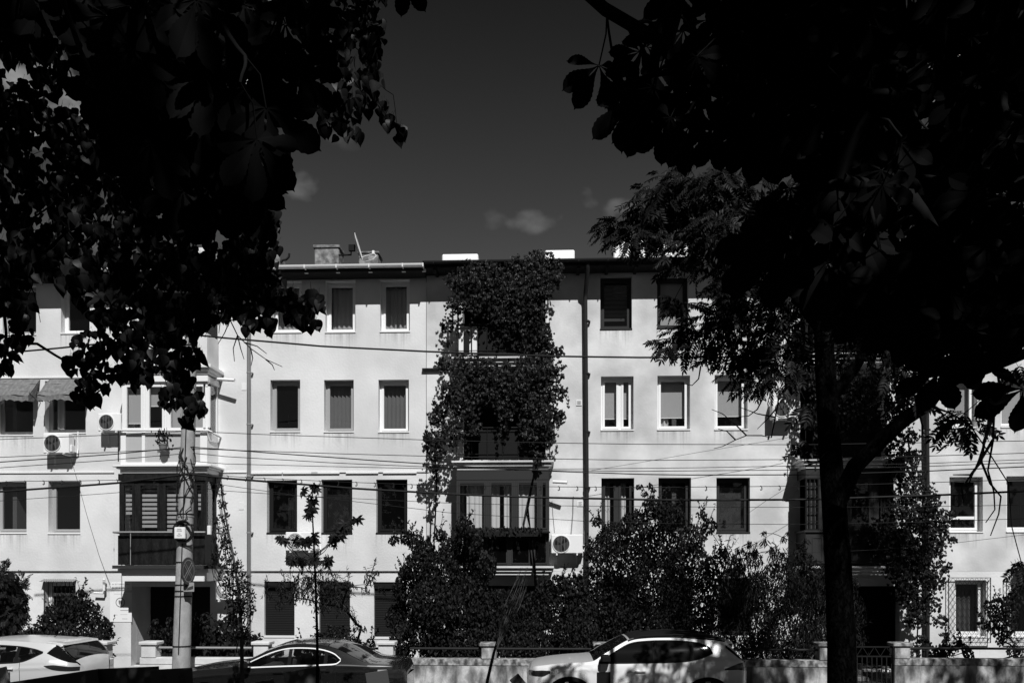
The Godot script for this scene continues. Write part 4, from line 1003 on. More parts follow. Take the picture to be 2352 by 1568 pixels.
# ---------- pole and cables ----------
func pole_and_cables() -> void:
	var z := 4.8
	var base := P(414, 1300, z); base.y = 0.12
	var top := P(440, 712, z)
	var t := thing("utility_pole", "round concrete utility pole wrapped in cables before the entrance", "utility pole", base)
	var pts := []
	for i in 13: pts.append(base.lerp(top, i / 12.0))
	put(MB.new().tube(pts, 0.2, 0.125, 20), "shaft", M.concrete, t)
	var along := func(py: float) -> Vector3:
		var k := (Y(py, z, 425) - base.y) / (top.y - base.y)
		return base.lerp(top, k)
	var rad := func(py: float) -> float: return lerpf(0.2, 0.125, (Y(py, z, 425) - base.y) / (top.y - base.y))
	put(MB.new().bb(top + Vector3(-0.1, 0, -0.1), top + Vector3(0.1, 0.12, 0.1), 0.02), "cap", M.concrete, t)
	for py in [745.0, 768.0, 795.0, 985.0, 1064.0, 1078.0, 1102.0, 1143.0, 1181.0, 1186.0, 1205.0, 1291.0, 1343.0, 1357.0, 1369.0, 1483.0]:
		var c: Vector3 = along.call(py); var r: float = rad.call(py)
		put(MB.new().lathe([Vector2(r + 0.001, -0.015), Vector2(r + 0.01, -0.012), Vector2(r + 0.01, 0.012), Vector2(r + 0.001, 0.015)], Transform3D(Basis(), c), 18), "steel_band", M.metal_dark if int(py) % 2 else M.metal_grey, t)
	# coiled leads down the shaft
	var g := RandomNumberGenerator.new(); g.seed = 4
	for k in 9:
		var p := []
		var ph := g.randf() * TAU; var y0 := g.randf_range(1000, 1090); var y1 := g.randf_range(1120, 1215)
		for i in 14:
			var f := i / 13.0; var py := lerpf(y0, y1, f); var c: Vector3 = along.call(py)
			var an := ph + f * g.randf_range(2.0, 2.6) + 0.2
			var rr: float = rad.call(py) + 0.02 + 0.05 * g.randf() * sin(f * PI)
			p.append(c + Vector3(cos(an), 0, absf(sin(an))) * rr)
		put(MB.new().tube(p, 0.011, 0.011, 5), "lead", M.cable, t)
	var p2 := []
	for i in 20: p2.append(along.call(lerpf(760, 1500, i / 19.0)) + Vector3(0.02, 0, rad.call(lerpf(760, 1500, i / 19.0)) + 0.012))
	put(MB.new().tube(p2, 0.012, 0.012, 5), "lead", M.cable, t)
	# junction box with coil of cable
	var jb := P(412, 1224, z + 0.3)
	var j := thing("junction_box", "white cable box with printed lettering strapped on the pole over a black coil", "cable box", jb)
	put(MB.new().bb(jb + Vector3(-0.12, -0.13, -0.06), jb + Vector3(0.12, 0.13, 0.02), 0.02), "cover", M.plastic_white, j)
	for i in 4: text(j, ["DAN", "IDOR", "DE", "PAITI"][i], jb + Vector3(0, [0.085, 0.045, -0.02, -0.06][i], 0.022), 0.035, 0.12, M.ink)
	var coil := MB.new()
	for k in 5:
		var ring_ := []
		for i in 25: ring_.append(P(421, 1221, z + 0.22) + Vector3(cos(TAU * i / 24) * (0.19 + 0.01 * k + 0.012 * sin(i * 0.5 + k)), sin(TAU * i / 24) * (0.2 + 0.012 * k), 0.01 * k - 0.03 * sin(TAU * i / 24 + k)))
		coil.tube(ring_, 0.013, 0.013, 5, false)
	put(coil, "cable_coil", M.cable, j)
	put(MB.new().bb(P(478, 1228, z) + Vector3(0, 0, 0), P(486, 1207, z) + Vector3(0, 0, 0.08), 0.01), "splice_box", M.plastic_white, j)
	# round no-stopping sign and its small plate, seen obliquely
	var sc := P(432, 1311, z + 0.33)
	var sg := thing("no_stopping_sign", "round dark no stopping sign with a diagonal cross, turned sideways on the pole", "road sign", sc)
	var face := Vector3(-0.87, 0.0, 0.5).rotated(Vector3.UP, PI * 0.5 + 0.14).normalized()
	face = Vector3(0.98, 0, 0.09).normalized()
	var bs := Basis(Vector3.UP.cross(face).normalized(), face, Vector3.ZERO); bs.z = bs.x.cross(bs.y)
	var tr := Transform3D(bs, sc)
	put(MB.new().lathe([Vector2(0.001, -0.012), Vector2(0.3, -0.012), Vector2(0.3, 0.0), Vector2(0.001, 0.0)], tr, 32), "plate", M.sign_dark, sg)
	put(MB.new().lathe([Vector2(0.232, 0.002), Vector2(0.001, 0.002)], tr, 32), "blue_field", M.sign_darker, sg)
	put(MB.new().lathe([Vector2(0.243, 0.0035), Vector2(0.23, 0.0035)], tr, 32), "rim", M.sign_line, sg)
	for a in [0.785, -0.785]:
		var q := Transform3D(tr.basis * Basis(Vector3.UP, a), tr.origin)
		put(MB.new().bb(Vector3(-0.232, 0.003, -0.03), Vector3(0.232, 0.004 + 0.0005 * signf(a), 0.03), 0, q), "cross_stroke", M.sign_dark, sg)
		for e in [-0.034, 0.03]: put(MB.new().bb(Vector3(-0.232, 0.003, e), Vector3(0.232, 0.0055, e + 0.009), 0, q), "cross_edge", M.sign_line, sg)
	var tp := P(433, 1348, z + 0.3)
	var ts := thing("tow_plate", "small square towing plate under the round no stopping sign", "road sign", tp)
	var tb := Transform3D(Basis(Vector3.UP, 0.55), tp)
	put(MB.new().bb(Vector3(-0.11, -0.1, -0.01), Vector3(0.11, 0.1, 0), 0.003, tb), "plate", M.metal_grey, ts)
	put(MB.new().prism([Vector2(-0.09, 0.02), Vector2(-0.02, 0.08), Vector2(0.0, 0.05), Vector2(-0.06, 0.0)], tb * Vector3(0, 0, 0.001), tb.basis.x, tb.basis.y, 0.002), "tow_symbol", M.ink, ts)
	put(MB.new().prism([Vector2(0.0, 0.0), Vector2(0.09, 0.03), Vector2(0.09, -0.04), Vector2(0.02, -0.06), Vector2(-0.05, -0.07), Vector2(-0.03, -0.03)], tb * Vector3(0, 0, 0.001), tb.basis.x, tb.basis.y, 0.002), "tow_symbol", M.ink, ts)
	# cables, each from the pole line to beyond the frame
	var cab := func(name_: String, label: String, r: float, list: Array, zz := 4.85) -> void:
		var p := []
		for k in list.size() - 1:
			for i in 6:
				p.append(P(lerpf(list[k][0], list[k + 1][0], i / 6.0), catm(list, k, i / 6.0), zz))
		p.append(P(list[-1][0], list[-1][1], zz))
		tag(put(MB.new().tube(p, r, r, 5), name_, M.cable), label, "cable", "overhead cables")
	cab.call("overhead_cable", "thick black cable, topmost of all, tied to the pole head", 0.021, [[-90, 818], [6, 811], [158, 797], [433, 768], [514, 776], [736, 795], [973, 807], [1272, 818], [1470, 821], [1694, 820], [2000, 812], [2440, 790]], 4.95)
	cab.call("overhead_cable", "thin single wire crossing just below the second floor windows", 0.008, [[-90, 1014], [0, 1009], [272, 998], [430, 990], [588, 997], [973, 1010], [1272, 1017], [1470, 1020], [1853, 1021], [2135, 1016], [2440, 1011]])
	cab.call("overhead_cable", "thin wire at the pole, uppermost of the middle bundle", 0.008, [[-90, 1055], [0, 1050], [260, 1038], [432, 1030], [751, 1041], [1075, 1050], [1470, 1057], [1818, 1055], [2135, 1047], [2440, 1038]])
	cab.call("overhead_cable", "dark wire sagging steeply right from the pole through the bundle", 0.012, [[-90, 1069], [0, 1061], [260, 1043], [432, 1026], [606, 1039], [840, 1056], [1075, 1071], [1270, 1082], [1470, 1089], [1581, 1090.6], [1851, 1090], [2135, 1081.5], [2440, 1068]], 4.9)
	cab.call("overhead_cable", "thin wire low in the middle bundle meeting the stringcourse", 0.008, [[-90, 1083], [0, 1074], [260, 1056], [438, 1040], [515, 1048], [751, 1062], [1029, 1074], [1260, 1080], [1470, 1082], [1818, 1079], [2135, 1070.6], [2440, 1059]])
	cab.call("overhead_cable", "thin wire touching the white drip strip left of the vine", 0.007, [[430, 1058], [515, 1065], [751, 1071], [988, 1076], [1260, 1077], [1600, 1074], [2135, 1064], [2440, 1052]], 4.8)
	cab.call("overhead_cable", "heavy black cable crossing the first floor windows below the row of hooks", 0.024, [[-90, 1134], [0, 1129], [270, 1109], [432, 1088], [515, 1098], [805, 1121], [1029, 1134], [1192, 1141], [1470, 1147], [1581, 1148.5], [1851, 1147], [2175, 1136], [2440, 1124]], 4.95)
	var hl := [[-90, 1112], [34, 1105], [180, 1104], [365, 1100], [430, 1085], [560, 1096], [751, 1105], [955, 1113], [1200, 1117], [1470, 1119], [1851, 1116], [2135, 1108], [2440, 1098]]
	cab.call("hook_wire", "thin wire carrying small hanging hooks over the heavy black cable", 0.007, hl, 4.9)
	for i in 46:
		var px := -70.0 + i * 42.3
		if px > 1860 or absf(px - 430) < 40: continue
		var k := 0
		while k < hl.size() - 2 and hl[k + 1][0] < px: k += 1
		var y := lerpf(hl[k][1], hl[k + 1][1], (px - hl[k][0]) / (hl[k + 1][0] - hl[k][0]))
		var c := P(px, y, 4.9)
		tag(put(MB.new().tube([c + Vector3(-0.02, 0.01, 0), c + Vector3(0.01, 0.0, 0), c + Vector3(0.015, -0.07, 0), c + Vector3(-0.01, -0.085, 0), c + Vector3(-0.015, -0.06, 0)], 0.011, 0.011, 5), "cable_hook", M.cable), "small black hook hanging from the thin hook wire", "hook", "hooks on the wire")
	cab.call("overhead_cable", "very thin wire below the heavy black cable, nearly level", 0.006, [[-90, 1156], [0, 1150], [270, 1131], [430, 1104], [515, 1114], [681, 1138], [1029, 1155], [1260, 1161], [1470, 1163], [1818, 1165], [2135, 1163], [2440, 1158]])
	cab.call("overhead_cable", "lowest very thin wire, sagging across the curtained balcony", 0.006, [[438, 1118], [515, 1127], [735, 1142], [1029, 1177], [1350, 1197], [1600, 1203], [1850, 1204], [2135, 1198], [2440, 1188]])
	cab.call("overhead_cable", "very thin wire crossing the hedge tops low on the right", 0.005, [[1700, 1269], [1860, 1269], [2020, 1262], [2200, 1246], [2440, 1218]], 3.0)
	cab.call("drop_wire", "very thin drop wire running down the wall towards the address plaque", 0.005, [[160, 1045], [195, 1170], [225, 1270], [252, 1342]], 0.03)
	cab.call("drop_wire", "very thin slanting wire rising to the right air conditioner", 0.005, [[1330, 1085], [1562, 1046], [1805, 1006], [1830, 1000]], 0.6)
	cab.call("drop_wire", "very thin wire rising from the brown window to the ash tree vine", 0.005, [[1640, 1230], [1760, 1150], [1880, 1078]], 1.2)
func catm(l: Array, k: int, t: float) -> float:
	var a: float = l[maxi(k - 1, 0)][1]; var b: float = l[k][1]; var c: float = l[k + 1][1]; var d: float = l[mini(k + 2, l.size() - 1)][1]
	if absf(l[k][0] - 432) < 8: a = b - (c - b)
	if absf(l[k + 1][0] - 432) < 8: d = c + (c - b)
	return lerpf(b, c, t) + 0.08 * t * (1 - t) * ((b - a) * (1 - t) - (d - c) * t)

# ---------- ground and garden ----------
func ground() -> void:
	struct(MB.new().bb(Vector3(-160, -1.2, -160), Vector3(160, -0.09, 160)), "ground", M.grass_ground)
	struct(MB.new().bb(Vector3(-60, -0.088, 4.99), Vector3(60, -0.08, 8.7)), "road", M.asphalt)
	struct(MB.new().bb(Vector3(-60, -0.1, 4.15), Vector3(60, 0.13, 4.85)), "pavement", M.paving)
	for z in [4.86, 8.7]:
		for i in 60: 
			var x := -30.0 + i
			put(MB.new().bb(Vector3(x + 0.004, -0.095, z), Vector3(x + 0.996, 0.14, z + 0.135), 0.012), "kerb_stone", M.concrete, kerb(z))
	struct(MB.new().bb(Vector3(-60, -0.1, 8.84), Vector3(60, 0.12, 10.6)), "planting_strip", M.soil)
	struct(MB.new().bb(Vector3(-60, -0.1, 10.6), Vector3(60, 0.125, 13.2)), "near_pavement", M.paving)
	struct(MB.new().bb(Vector3(-60, -0.1, 0.002), Vector3(60, 0.02, 3.95)), "garden_soil", M.soil)
	# raised bank that the trees in front and the viewer stand on
	struct(MB.new().prism([Vector2(0, 0), Vector2(6.2, 1.25), Vector2(40, 1.3), Vector2(40, -0.3), Vector2(0, -0.3)], Vector3(40, 0, 13.3), Vector3(0, 0, 1), Vector3(0, 1, 0), 80.0), "bank", M.grass_ground)
	# garden walls with piers and rails
	var walls := [
		[-200, 250, 1512, "pale", "pale low garden wall behind the silver hatchback", [40, 228]],
		[320, 985, 1511, "pale", "pale low garden wall right of the entrance, behind the dark saloon", [341, 599, 886]],
		[940, 1960, 1514, "old", "weathered low garden wall with dark stains behind the white car", [1123, 1384, 1640, 1900]],
		[2056, 2560, 1513, "old", "stained low garden wall right of the iron gate", [2073, 2400]],
	]
	var z := 4.1
	for w in walls:
		var x0 := X(w[0], z); var x1 := X(w[1], z)
		if w[3] == "pale": x1 = minf(x1, X(938, z))
		var yt := Y(w[2], z, (w[0] + w[1]) / 2.0)
		var m: Material = M.garden_wall_pale if w[3] == "pale" else M.garden_wall
		var mc: Material = M.garden_wall_pale if w[3] == "pale" else M.garden_coping
		var t := thing("garden_wall", w[4], "garden wall", Vector3((x0 + x1) / 2, 0, z - 0.1))
		put(MB.new().bb(Vector3(x0, -0.1, z - 0.2), Vector3(x1, yt - 0.16, z)), "wall", m, t)
		put(MB.new().bb(Vector3(x0 - 0.001, yt - 0.159, z - 0.215), Vector3(x1 + 0.001, yt, z + 0.015), 0.012), "coping", mc, t)
		var last := -1000.0
		for px in w[5]:
			var c := P(px, 1300, z)
			var yp := Y(1476 if w[3] == "old" else 1473, z, px)
			put(MB.new().bb(Vector3(c.x - 0.17, yt + 0.001, z - 0.27), Vector3(c.x + 0.17, yp - 0.08, z + 0.03), 0.008), "pier", m, t)
			put(MB.new().bb(Vector3(c.x - 0.215, yp - 0.079, z - 0.315), Vector3(c.x + 0.215, yp, z + 0.075), 0.015), "pier_cap", mc if w[3] == "old" else m, t)
			var a := x0 if last < -900.0 else last
			if c.x - a > 0.4: put(MB.new().tube([Vector3(a, yt + 0.22, z - 0.1), Vector3(c.x - 0.17, yt + 0.22, z - 0.1)], 0.028, 0.028, 7), "rail", M.metal_grey if w[3] == "pale" and px < 700 else M.pipe_dark, t)
			last = c.x + 0.17
		if x1 - last > 0.4: put(MB.new().tube([Vector3(last, yt + 0.22, z - 0.1), Vector3(x1, yt + 0.22, z - 0.1)], 0.028, 0.028, 7), "rail", M.pipe_dark, t)
	# iron gate and steps
	var a := P(1968, 1485, z - 0.1); var c := P(2050, 1485, z - 0.1)
	var gt := thing("garden_gate", "dark iron garden gate with zigzag top band, right of the ash trunk", "gate", Vector3((a.x + c.x) / 2, 0.13, z - 0.1))
	var yb := 0.2; var yt2 := a.y; var ym := Y(1507, z - 0.1, 2000)
	for q in [yb, ym, yt2]: put(MB.new().bb(Vector3(a.x, q - 0.015, z - 0.115), Vector3(c.x, q + 0.015, z - 0.085)), "rail", M.metal_dark, gt)
	for i in 8:
		var x := lerpf(a.x + 0.015, c.x - 0.015, i / 7.0)
		put(MB.new().bb(Vector3(x - 0.01, yb + 0.016, z - 0.11), Vector3(x + 0.01, ym - 0.016, z - 0.09)), "bar", M.metal_dark, gt)
	for i in 6:
		var xa := lerpf(a.x, c.x, i / 6.0); var xb := lerpf(a.x, c.x, (i + 1) / 6.0)
		put(MB.new().tube([Vector3(xa, ym if i % 2 == 0 else yt2, z - 0.1), Vector3(xb, yt2 if i % 2 == 0 else ym, z - 0.1)], 0.009, 0.009, 5), "zigzag_bar", M.metal_dark, gt)
	for x in [a.x - 0.03, c.x + 0.03]: put(MB.new().bb(Vector3(x - 0.025, 0.1, z - 0.13), Vector3(x + 0.025, yt2 + 0.1, z - 0.07)), "post", M.metal_dark, gt)
	var st := thing("entrance_steps", "pale concrete steps behind the iron garden gate", "steps", Vector3((a.x + c.x) / 2, 0.0, 1.0))
	for i in 3: put(MB.new().bb(Vector3(a.x - 0.3, 0.021, 0.3), Vector3(c.x + 0.3, 0.12 + 0.12 * i, 1.9 - 0.5 * i), 0.01), "step", M.paving, st)
	# barrier boards beside the saplings, in front of the cars
	var n := 0
	for e in [
		[[-20, 1538], [12, 1530], 9.6, "board_pale", "pale barrier board cut off at the left edge before the silver car", 0.5],
		[[12, 1568], [222, 1536], 9.3, "board", "dark barrier board rising to the right under the silver car", 0.9],
		[[222, 1536], [363, 1530], 9.2, "board", "dark barrier board left of the pole base", 0.9],
		[[344, 1538], [440, 1533], 9.6, "board_grey", "grey barrier board printed with two flame emblems before the pole", 0.16],
		[[566, 1572], [627, 1558], 9.3, "board_grey", "grey barrier board just right of the slender sapling, under the dark saloon", 0.4],
		[[650, 1544], [733, 1530], 9.3, "board_grey", "tilted grey barrier board beside the maple sapling stem", 0.4],
		[[838, 1546], [889, 1538], 9.3, "board_grey", "tilted grey barrier board below the tail of the dark saloon", 0.4],
		[[1170, 1562], [1190, 1546], 9.3, "board", "small dark barrier board leaning left of the white car", 0.4]]:
		var p0 := P(e[0][0], e[0][1], e[2]); var p1 := P(e[1][0], e[1][1], e[2])
		var t := thing("barrier_board", e[4], "barrier", Vector3((p0.x + p1.x) / 2, 0.12, e[2]), "barrier boards along the planting strip")
		var ux := (p1 - p0).normalized(); var uy := Vector3(0, 0, 1).cross(ux).normalized()
		var ln := p0.distance_to(p1)
		var tr := Transform3D(Basis(ux, uy, Vector3(0, 0, 1)), p0)
		put(MB.new().bb(Vector3(0, -maxf(e[5], 0.16) - 0.14, -0.03), Vector3(ln, 0, 0.0), 0.006, tr), "panel", M[e[3]], t)
		for q in [0.12, 0.88]:
			var f := tr * Vector3(ln * q, -0.1, -0.055)
			put(MB.new().bb(Vector3(f.x - 0.03, 0.12, f.z - 0.02), Vector3(f.x + 0.03, f.y, f.z + 0.02)), "post", M.metal_grey, t)
		if e[3] == "board_grey" and e[0][0] < 400:
			for q in [0.32, 0.75]:
				var em := tr * Vector3(ln * q, -0.13, 0.001)
				put(MB.new().prism([Vector2(-0.06, -0.03), Vector2(-0.045, 0.03), Vector2(-0.03, 0.0), Vector2(-0.005, 0.08), Vector2(0.01, 0.02), Vector2(0.035, 0.05), Vector2(0.04, 0.0), Vector2(0.06, -0.03)], em, ux, uy, 0.002), "flame_emblem", M.ink, t)
				put(MB.new().bb(Vector3(ln * q - 0.055, -0.25, 0.0), Vector3(ln * q + 0.055, -0.175, 0.003), 0, tr), "print_line", M.ink, t)
var kerbs := {}
func kerb(z: float) -> Node3D:
	if not kerbs.has(z):
		var o := Node3D.new(); o.name = "kerb"; o.set_meta("kind", "structure"); add_child(o, true); kerbs[z] = o
	return kerbs[z]

# ---------- cars ----------
func lin(l: Array, x: float) -> float:
	# smooth curve through points [x, y]
	if x <= l[0][0]: return l[0][1]
	for i in l.size() - 1:
		if x <= l[i + 1][0]:
			var t: float = (x - l[i][0]) / (l[i + 1][0] - l[i][0])
			var p0: Array = l[maxi(i - 1, 0)]; var p1: Array = l[i]; var p2: Array = l[i + 1]; var p3: Array = l[mini(i + 2, l.size() - 1)]
			var h: float = p2[0] - p1[0]
			var m1: float = (p2[1] - p0[1]) / maxf(p2[0] - p0[0], 0.001); var m2: float = (p3[1] - p1[1]) / maxf(p3[0] - p1[0], 0.001)
			var s: float = (p2[1] - p1[1]) / h
			if m1 * s <= 0.0: m1 = 0.0
			else: m1 = signf(s) * minf(absf(m1), 2.5 * absf(s))
			if m2 * s <= 0.0: m2 = 0.0
			else: m2 = signf(s) * minf(absf(m2), 2.5 * absf(s))
			var t2 := t * t; var t3 := t2 * t
			return (2 * t3 - 3 * t2 + 1) * p1[1] + (t3 - 2 * t2 + t) * h * m1 + (3 * t2 - 2 * t3) * p2[1] + (t3 - t2) * h * m2
	return l[-1][1]
# c: half (half width), len, belt, top (outline over x), glass lists; x runs 0 (left end) .. len
func car_w(c: Dictionary, x: float, y: float) -> float:
	# half width of the body at that length and height
	var u := absf(x / c.len * 2.0 - 1.0)
	var plan := 1.0 - 0.22 * pow(u, 5.0) - (0.3 * pow((u - 0.9) / 0.1, 2.0) if u > 0.9 else 0.0)
	var belt := lin(c.belt, x)
	var side := 1.0
	if y > belt: side = 1.0 - 0.2 * pow((y - belt) / 0.5, 1.0) - 0.12 * pow(maxf(0.0, (y - belt) / 0.5), 3.0)
	else: side = 1.0 - 0.035 * pow((y - belt + 0.17) / 0.35, 2.0) + 0.012
	if c.has("crease"):
		side += 0.012 * exp(-pow((y - lin(c.crease, x)) / 0.035, 2.0))
	return c.half * plan * side
func car_strip(c: Dictionary, x0: float, x1: float, lo: Callable, hi: Callable, off: float, step := 0.04, rows := 8, sides := [1.0, -1.0]) -> MB:
	# both flanks between two curves
	var mb := MB.new()
	var n := maxi(2, int((x1 - x0) / step))
	var pt := func(i: int, j: int, s: float) -> Vector3:
		var x := lerpf(x0, x1, float(i) / n)
		var y := lerpf(lo.call(x), hi.call(x), float(j) / rows)
		return Vector3(x, y, s * (car_w(c, x, y) + off))
	for s: float in sides:
		var grid := []
		for i in n + 1:
			var col := []
			for j in rows + 1:
				var p: Vector3 = pt.call(i, j, s)
				var e := 0.01
				var dx := (car_w(c, p.x + e, p.y) - car_w(c, p.x - e, p.y)) / (2 * e)
				var dy := (car_w(c, p.x, p.y + e) - car_w(c, p.x, p.y - e)) / (2 * e)
				col.append([p, Vector3(-dx, -dy, s).normalized()])
			grid.append(col)
		for i in n:
			for j in rows:
				var a: Array = grid[i][j]; var b: Array = grid[i + 1][j]; var d: Array = grid[i + 1][j + 1]; var e: Array = grid[i][j + 1]
				if a[0].distance_to(e[0]) < 1e-4 and b[0].distance_to(d[0]) < 1e-4: continue
				mb.squad(a[0], b[0], d[0], e[0], a[1], b[1], d[1], e[1])
	return mb
func car_top(c: Dictionary, x0: float, x1: float, off := 0.0, inset := 0.0, step := 0.05) -> MB:
	# the sheet across the car along its outline
	var mb := MB.new()
	var n := maxi(2, int((x1 - x0) / step)); var k := 10
	var pt := func(x: float, j: int) -> Vector3:
		var y := lin(c.top, x)
		var t := (float(j) / k) * 2.0 - 1.0
		var w := car_w(c, x, y) - inset
		return Vector3(x, y + off + c.get("crown", 0.05) * (1.0 - pow(absf(t), 2.2)), w * t)
	for i in n:
		for j in k:
			var q := []; var nn := []
			for d in [[0, 0], [1, 0], [1, 1], [0, 1]]:
				var x := lerpf(x0, x1, float(i + d[0]) / n); var jj: int = j + d[1]
				q.append(pt.call(x, jj))
				var ex: Vector3 = pt.call(minf(x + 0.02, c.len), jj) - pt.call(maxf(x - 0.02, 0.0), jj)
				var ez: Vector3 = pt.call(x, mini(jj + 1, k)) - pt.call(x, maxi(jj - 1, 0))
				var m := ez.cross(ex).normalized()
				nn.append(m if m.y > 0 else -m)
			mb.squad(q[0], q[1], q[2], q[3], nn[0], nn[1], nn[2], nn[3])
	return mb
func shift(mb: MB, t: Transform3D) -> MB:
	for i in mb.v.size():
		mb.v[i] = t * mb.v[i]; mb.n[i] = (t.basis * mb.n[i]).normalized()
	return mb
func car(c: Dictionary, called: String, label: String, at: Vector3) -> Node3D:
	var o := thing(called, label, "car", at)
	var t := Transform3D(Basis(), at + Vector3(-c.len / 2, 0, 0))
	var pm: Material = M[c.paint]
	var arch := func(x: float) -> float:
		var y := 0.24
		for w in c.wheels:
			var d := absf(x - w)
			if d < c.arch: y = maxf(y, 0.33 + sqrt(c.arch * c.arch - d * d))
		return minf(y, lin(c.belt, x) - 0.05)
	var top := func(x: float) -> float: return lin(c.top, x)
	var beltf := func(x: float) -> float: return minf(lin(c.belt, x), lin(c.top, x) - 0.0)
	var body := car_strip(c, 0.0, c.len, arch, beltf, 0.0, 0.03, 12)
	var g0: float = c.glass_lo[0][0]; var g1: float = c.glass_lo[-1][0]
	var glo := func(x: float) -> float: return lin(c.glass_lo, x)
	var ghi := func(x: float) -> float: return maxf(lin(c.glass_hi, x), lin(c.glass_lo, x))
	# upper flank: before, after, above and below the side glass
	for seg in [[0.0, g0], [g1, c.len]]:
		var s := car_strip(c, seg[0], seg[1], beltf, func(x: float) -> float: return maxf(top.call(x), beltf.call(x)), 0.0, 0.03, 6)
		body.v.append_array(s.v); body.n.append_array(s.n)
	for s in [car_strip(c, g0, g1, beltf, glo, 0.0, 0.03, 2), car_strip(c, g0, g1, ghi, top, 0.0, 0.03, 5)]:
		body.v.append_array(s.v); body.n.append_array(s.n)
	for e in c.sheets:
		var s := car_top(c, e[0], e[1])
		body.v.append_array(s.v); body.n.append_array(s.n)
	# blunt ends
	for x in [0.0, c.len]:
		for j in 8:
			var y0 := lerpf(0.24, lin(c.top, x), j / 8.0); var y1 := lerpf(0.24, lin(c.top, x), (j + 1) / 8.0)
			var w0 := car_w(c, x, y0); var w1 := car_w(c, x, y1)
			body.quad(Vector3(x, y0, -w0), Vector3(x, y0, w0), Vector3(x, y1, w1), Vector3(x, y1, -w1), Vector3(signf(x - 0.1), 0, 0))
	put(shift(body, t), "body", pm, o)
	put(shift(MB.new().bb(Vector3(0.15, 0.2, -c.half * 0.86), Vector3(c.len - 0.15, 0.26, c.half * 0.86)), t), "underbody", M.rubber, o)
	var gm: Material = M[c.get("glass", "car_glass")]
	var doors: Array = c.pillars
	var xs := [g0] + doors + [g1]
	for i in xs.size() - 1:
		for q in [1.0, -1.0]: put(shift(car_strip(c, xs[i] + (0.0 if i == 0 else 0.03), xs[i + 1] - (0.0 if i == xs.size() - 2 else 0.03), glo, ghi, -0.012, 0.04, 4, [q]), t), "side_window", gm, o)
	for x in doors:
		for q in [1.0, -1.0]: put(shift(car_strip(c, x - 0.035, x + 0.035, glo, ghi, -0.004, 0.03, 4, [q]), t), "pillar", M.trim_black, o)
	for q in [1.0, -1.0]:
		var seal := MB.new()
		for s in [car_strip(c, g0, g1, func(x: float) -> float: return glo.call(x) - 0.012, func(x: float) -> float: return glo.call(x) + 0.014, 0.005, 0.04, 1, [q]), car_strip(c, g0, g1, func(x: float) -> float: return ghi.call(x) - 0.008, func(x: float) -> float: return ghi.call(x) + 0.014, 0.004, 0.04, 1, [q])]:
			seal.v.append_array(s.v); seal.n.append_array(s.n)
		put(shift(seal, t), "window_trim", M[c.get("seal", "trim_black")], o)
	for e in c.screens: put(shift(car_top(c, e[0], e[1], e[3] if e.size() > 3 else 0.0, 0.05), t), e[2], M.car_glass_dark if "rear" in e[2] else gm, o)
	if c.has("screen_frame"):
		for e in c.screen_frame:
			var s := car_strip(c, e[0], e[1], func(x: float) -> float: return top.call(x) - 0.03, top, 0.001, 0.03, 2)
			put(shift(s, t), "screen_edge", M[e[2]], o)
	for x in c.seams:
		for k in [1.0, -1.0]: put(shift(car_strip(c, x - 0.005, x + 0.005, func(q: float) -> float: return arch.call(q) + 0.02, beltf, 0.0012, 0.01, 10, [k]), t), "door_seam", M.trim_black, o)
	for h in c.handles:
		for s in [1.0, -1.0]:
			var w := car_w(c, h[0], h[1])
			var hm := MB.new().bb(Vector3(h[0] - 0.1, h[1] - 0.014, s * (w + 0.02) - 0.014), Vector3(h[0] + 0.1, h[1] + 0.018, s * (w + 0.02) + 0.014), 0.012).bb(Vector3(h[0] - 0.085, h[1] - 0.03, s * w - 0.004), Vector3(h[0] + 0.085, h[1] - 0.012, s * w + 0.004))
			put(shift(hm, t), "door_handle", M[h[2]], o)
	for w in c.wheels:
		for s in [1.0, -1.0]:
			var zc: float = s * (c.half - 0.13)
			var wt := t * Transform3D(Basis(Vector3.RIGHT, PI / 2), Vector3(w, 0.32, zc))
			var wh := put(MB.new().lathe([Vector2(0.2, -0.1), Vector2(0.29, -0.105), Vector2(0.32, -0.08), Vector2(0.325, 0.0), Vector2(0.32, 0.08), Vector2(0.29, 0.105), Vector2(0.2, 0.1)], wt, 28), "wheel", M.rubber, o)
			var rim := MB.new()
			for i in 5:
				var a := TAU * i / 5
				rim.bb(Vector3(0.03, 0.02 * s, -0.03), Vector3(0.2, 0.07 * s, 0.03), 0.006, wt * Transform3D(Basis(Vector3.UP, a), Vector3.ZERO))
			rim.lathe([Vector2(0.001, 0.075 * s), Vector2(0.05, 0.07 * s), Vector2(0.06, 0.03 * s)], wt, 14); rim.lathe([Vector2(0.2, -0.08), Vector2(0.19, 0.0), Vector2(0.2, 0.09)], wt, 28)
			put(rim, "rim", M.metal_grey, wh)
		var liner := MB.new()
		for i in 14:
			var a0 := PI * i / 14; var a1 := PI * (i + 1) / 14; var r: float = c.arch - 0.002
			liner.quad(Vector3(w + cos(a0) * r, 0.33 + sin(a0) * r, -c.half * 0.93), Vector3(w + cos(a1) * r, 0.33 + sin(a1) * r, -c.half * 0.93), Vector3(w + cos(a1) * r, 0.33 + sin(a1) * r, c.half * 0.93), Vector3(w + cos(a0) * r, 0.33 + sin(a0) * r, c.half * 0.93), Vector3(0, -1, 0))
		put(shift(liner, t), "arch_liner", M.rubber, o)
		if c.has("cladding"):
			var cl := car_strip(c, w - c.arch - 0.09, w + c.arch + 0.09, arch, func(x: float) -> float: return minf(maxf(0.3, 0.33 + sqrt(maxf(0.0, pow(c.arch + 0.085, 2.0) - pow(x - w, 2.0)))), lin(c.belt, x) - 0.02), 0.008, 0.03, 3)
			put(shift(cl, t), "arch_cladding", M.trim_black, o)
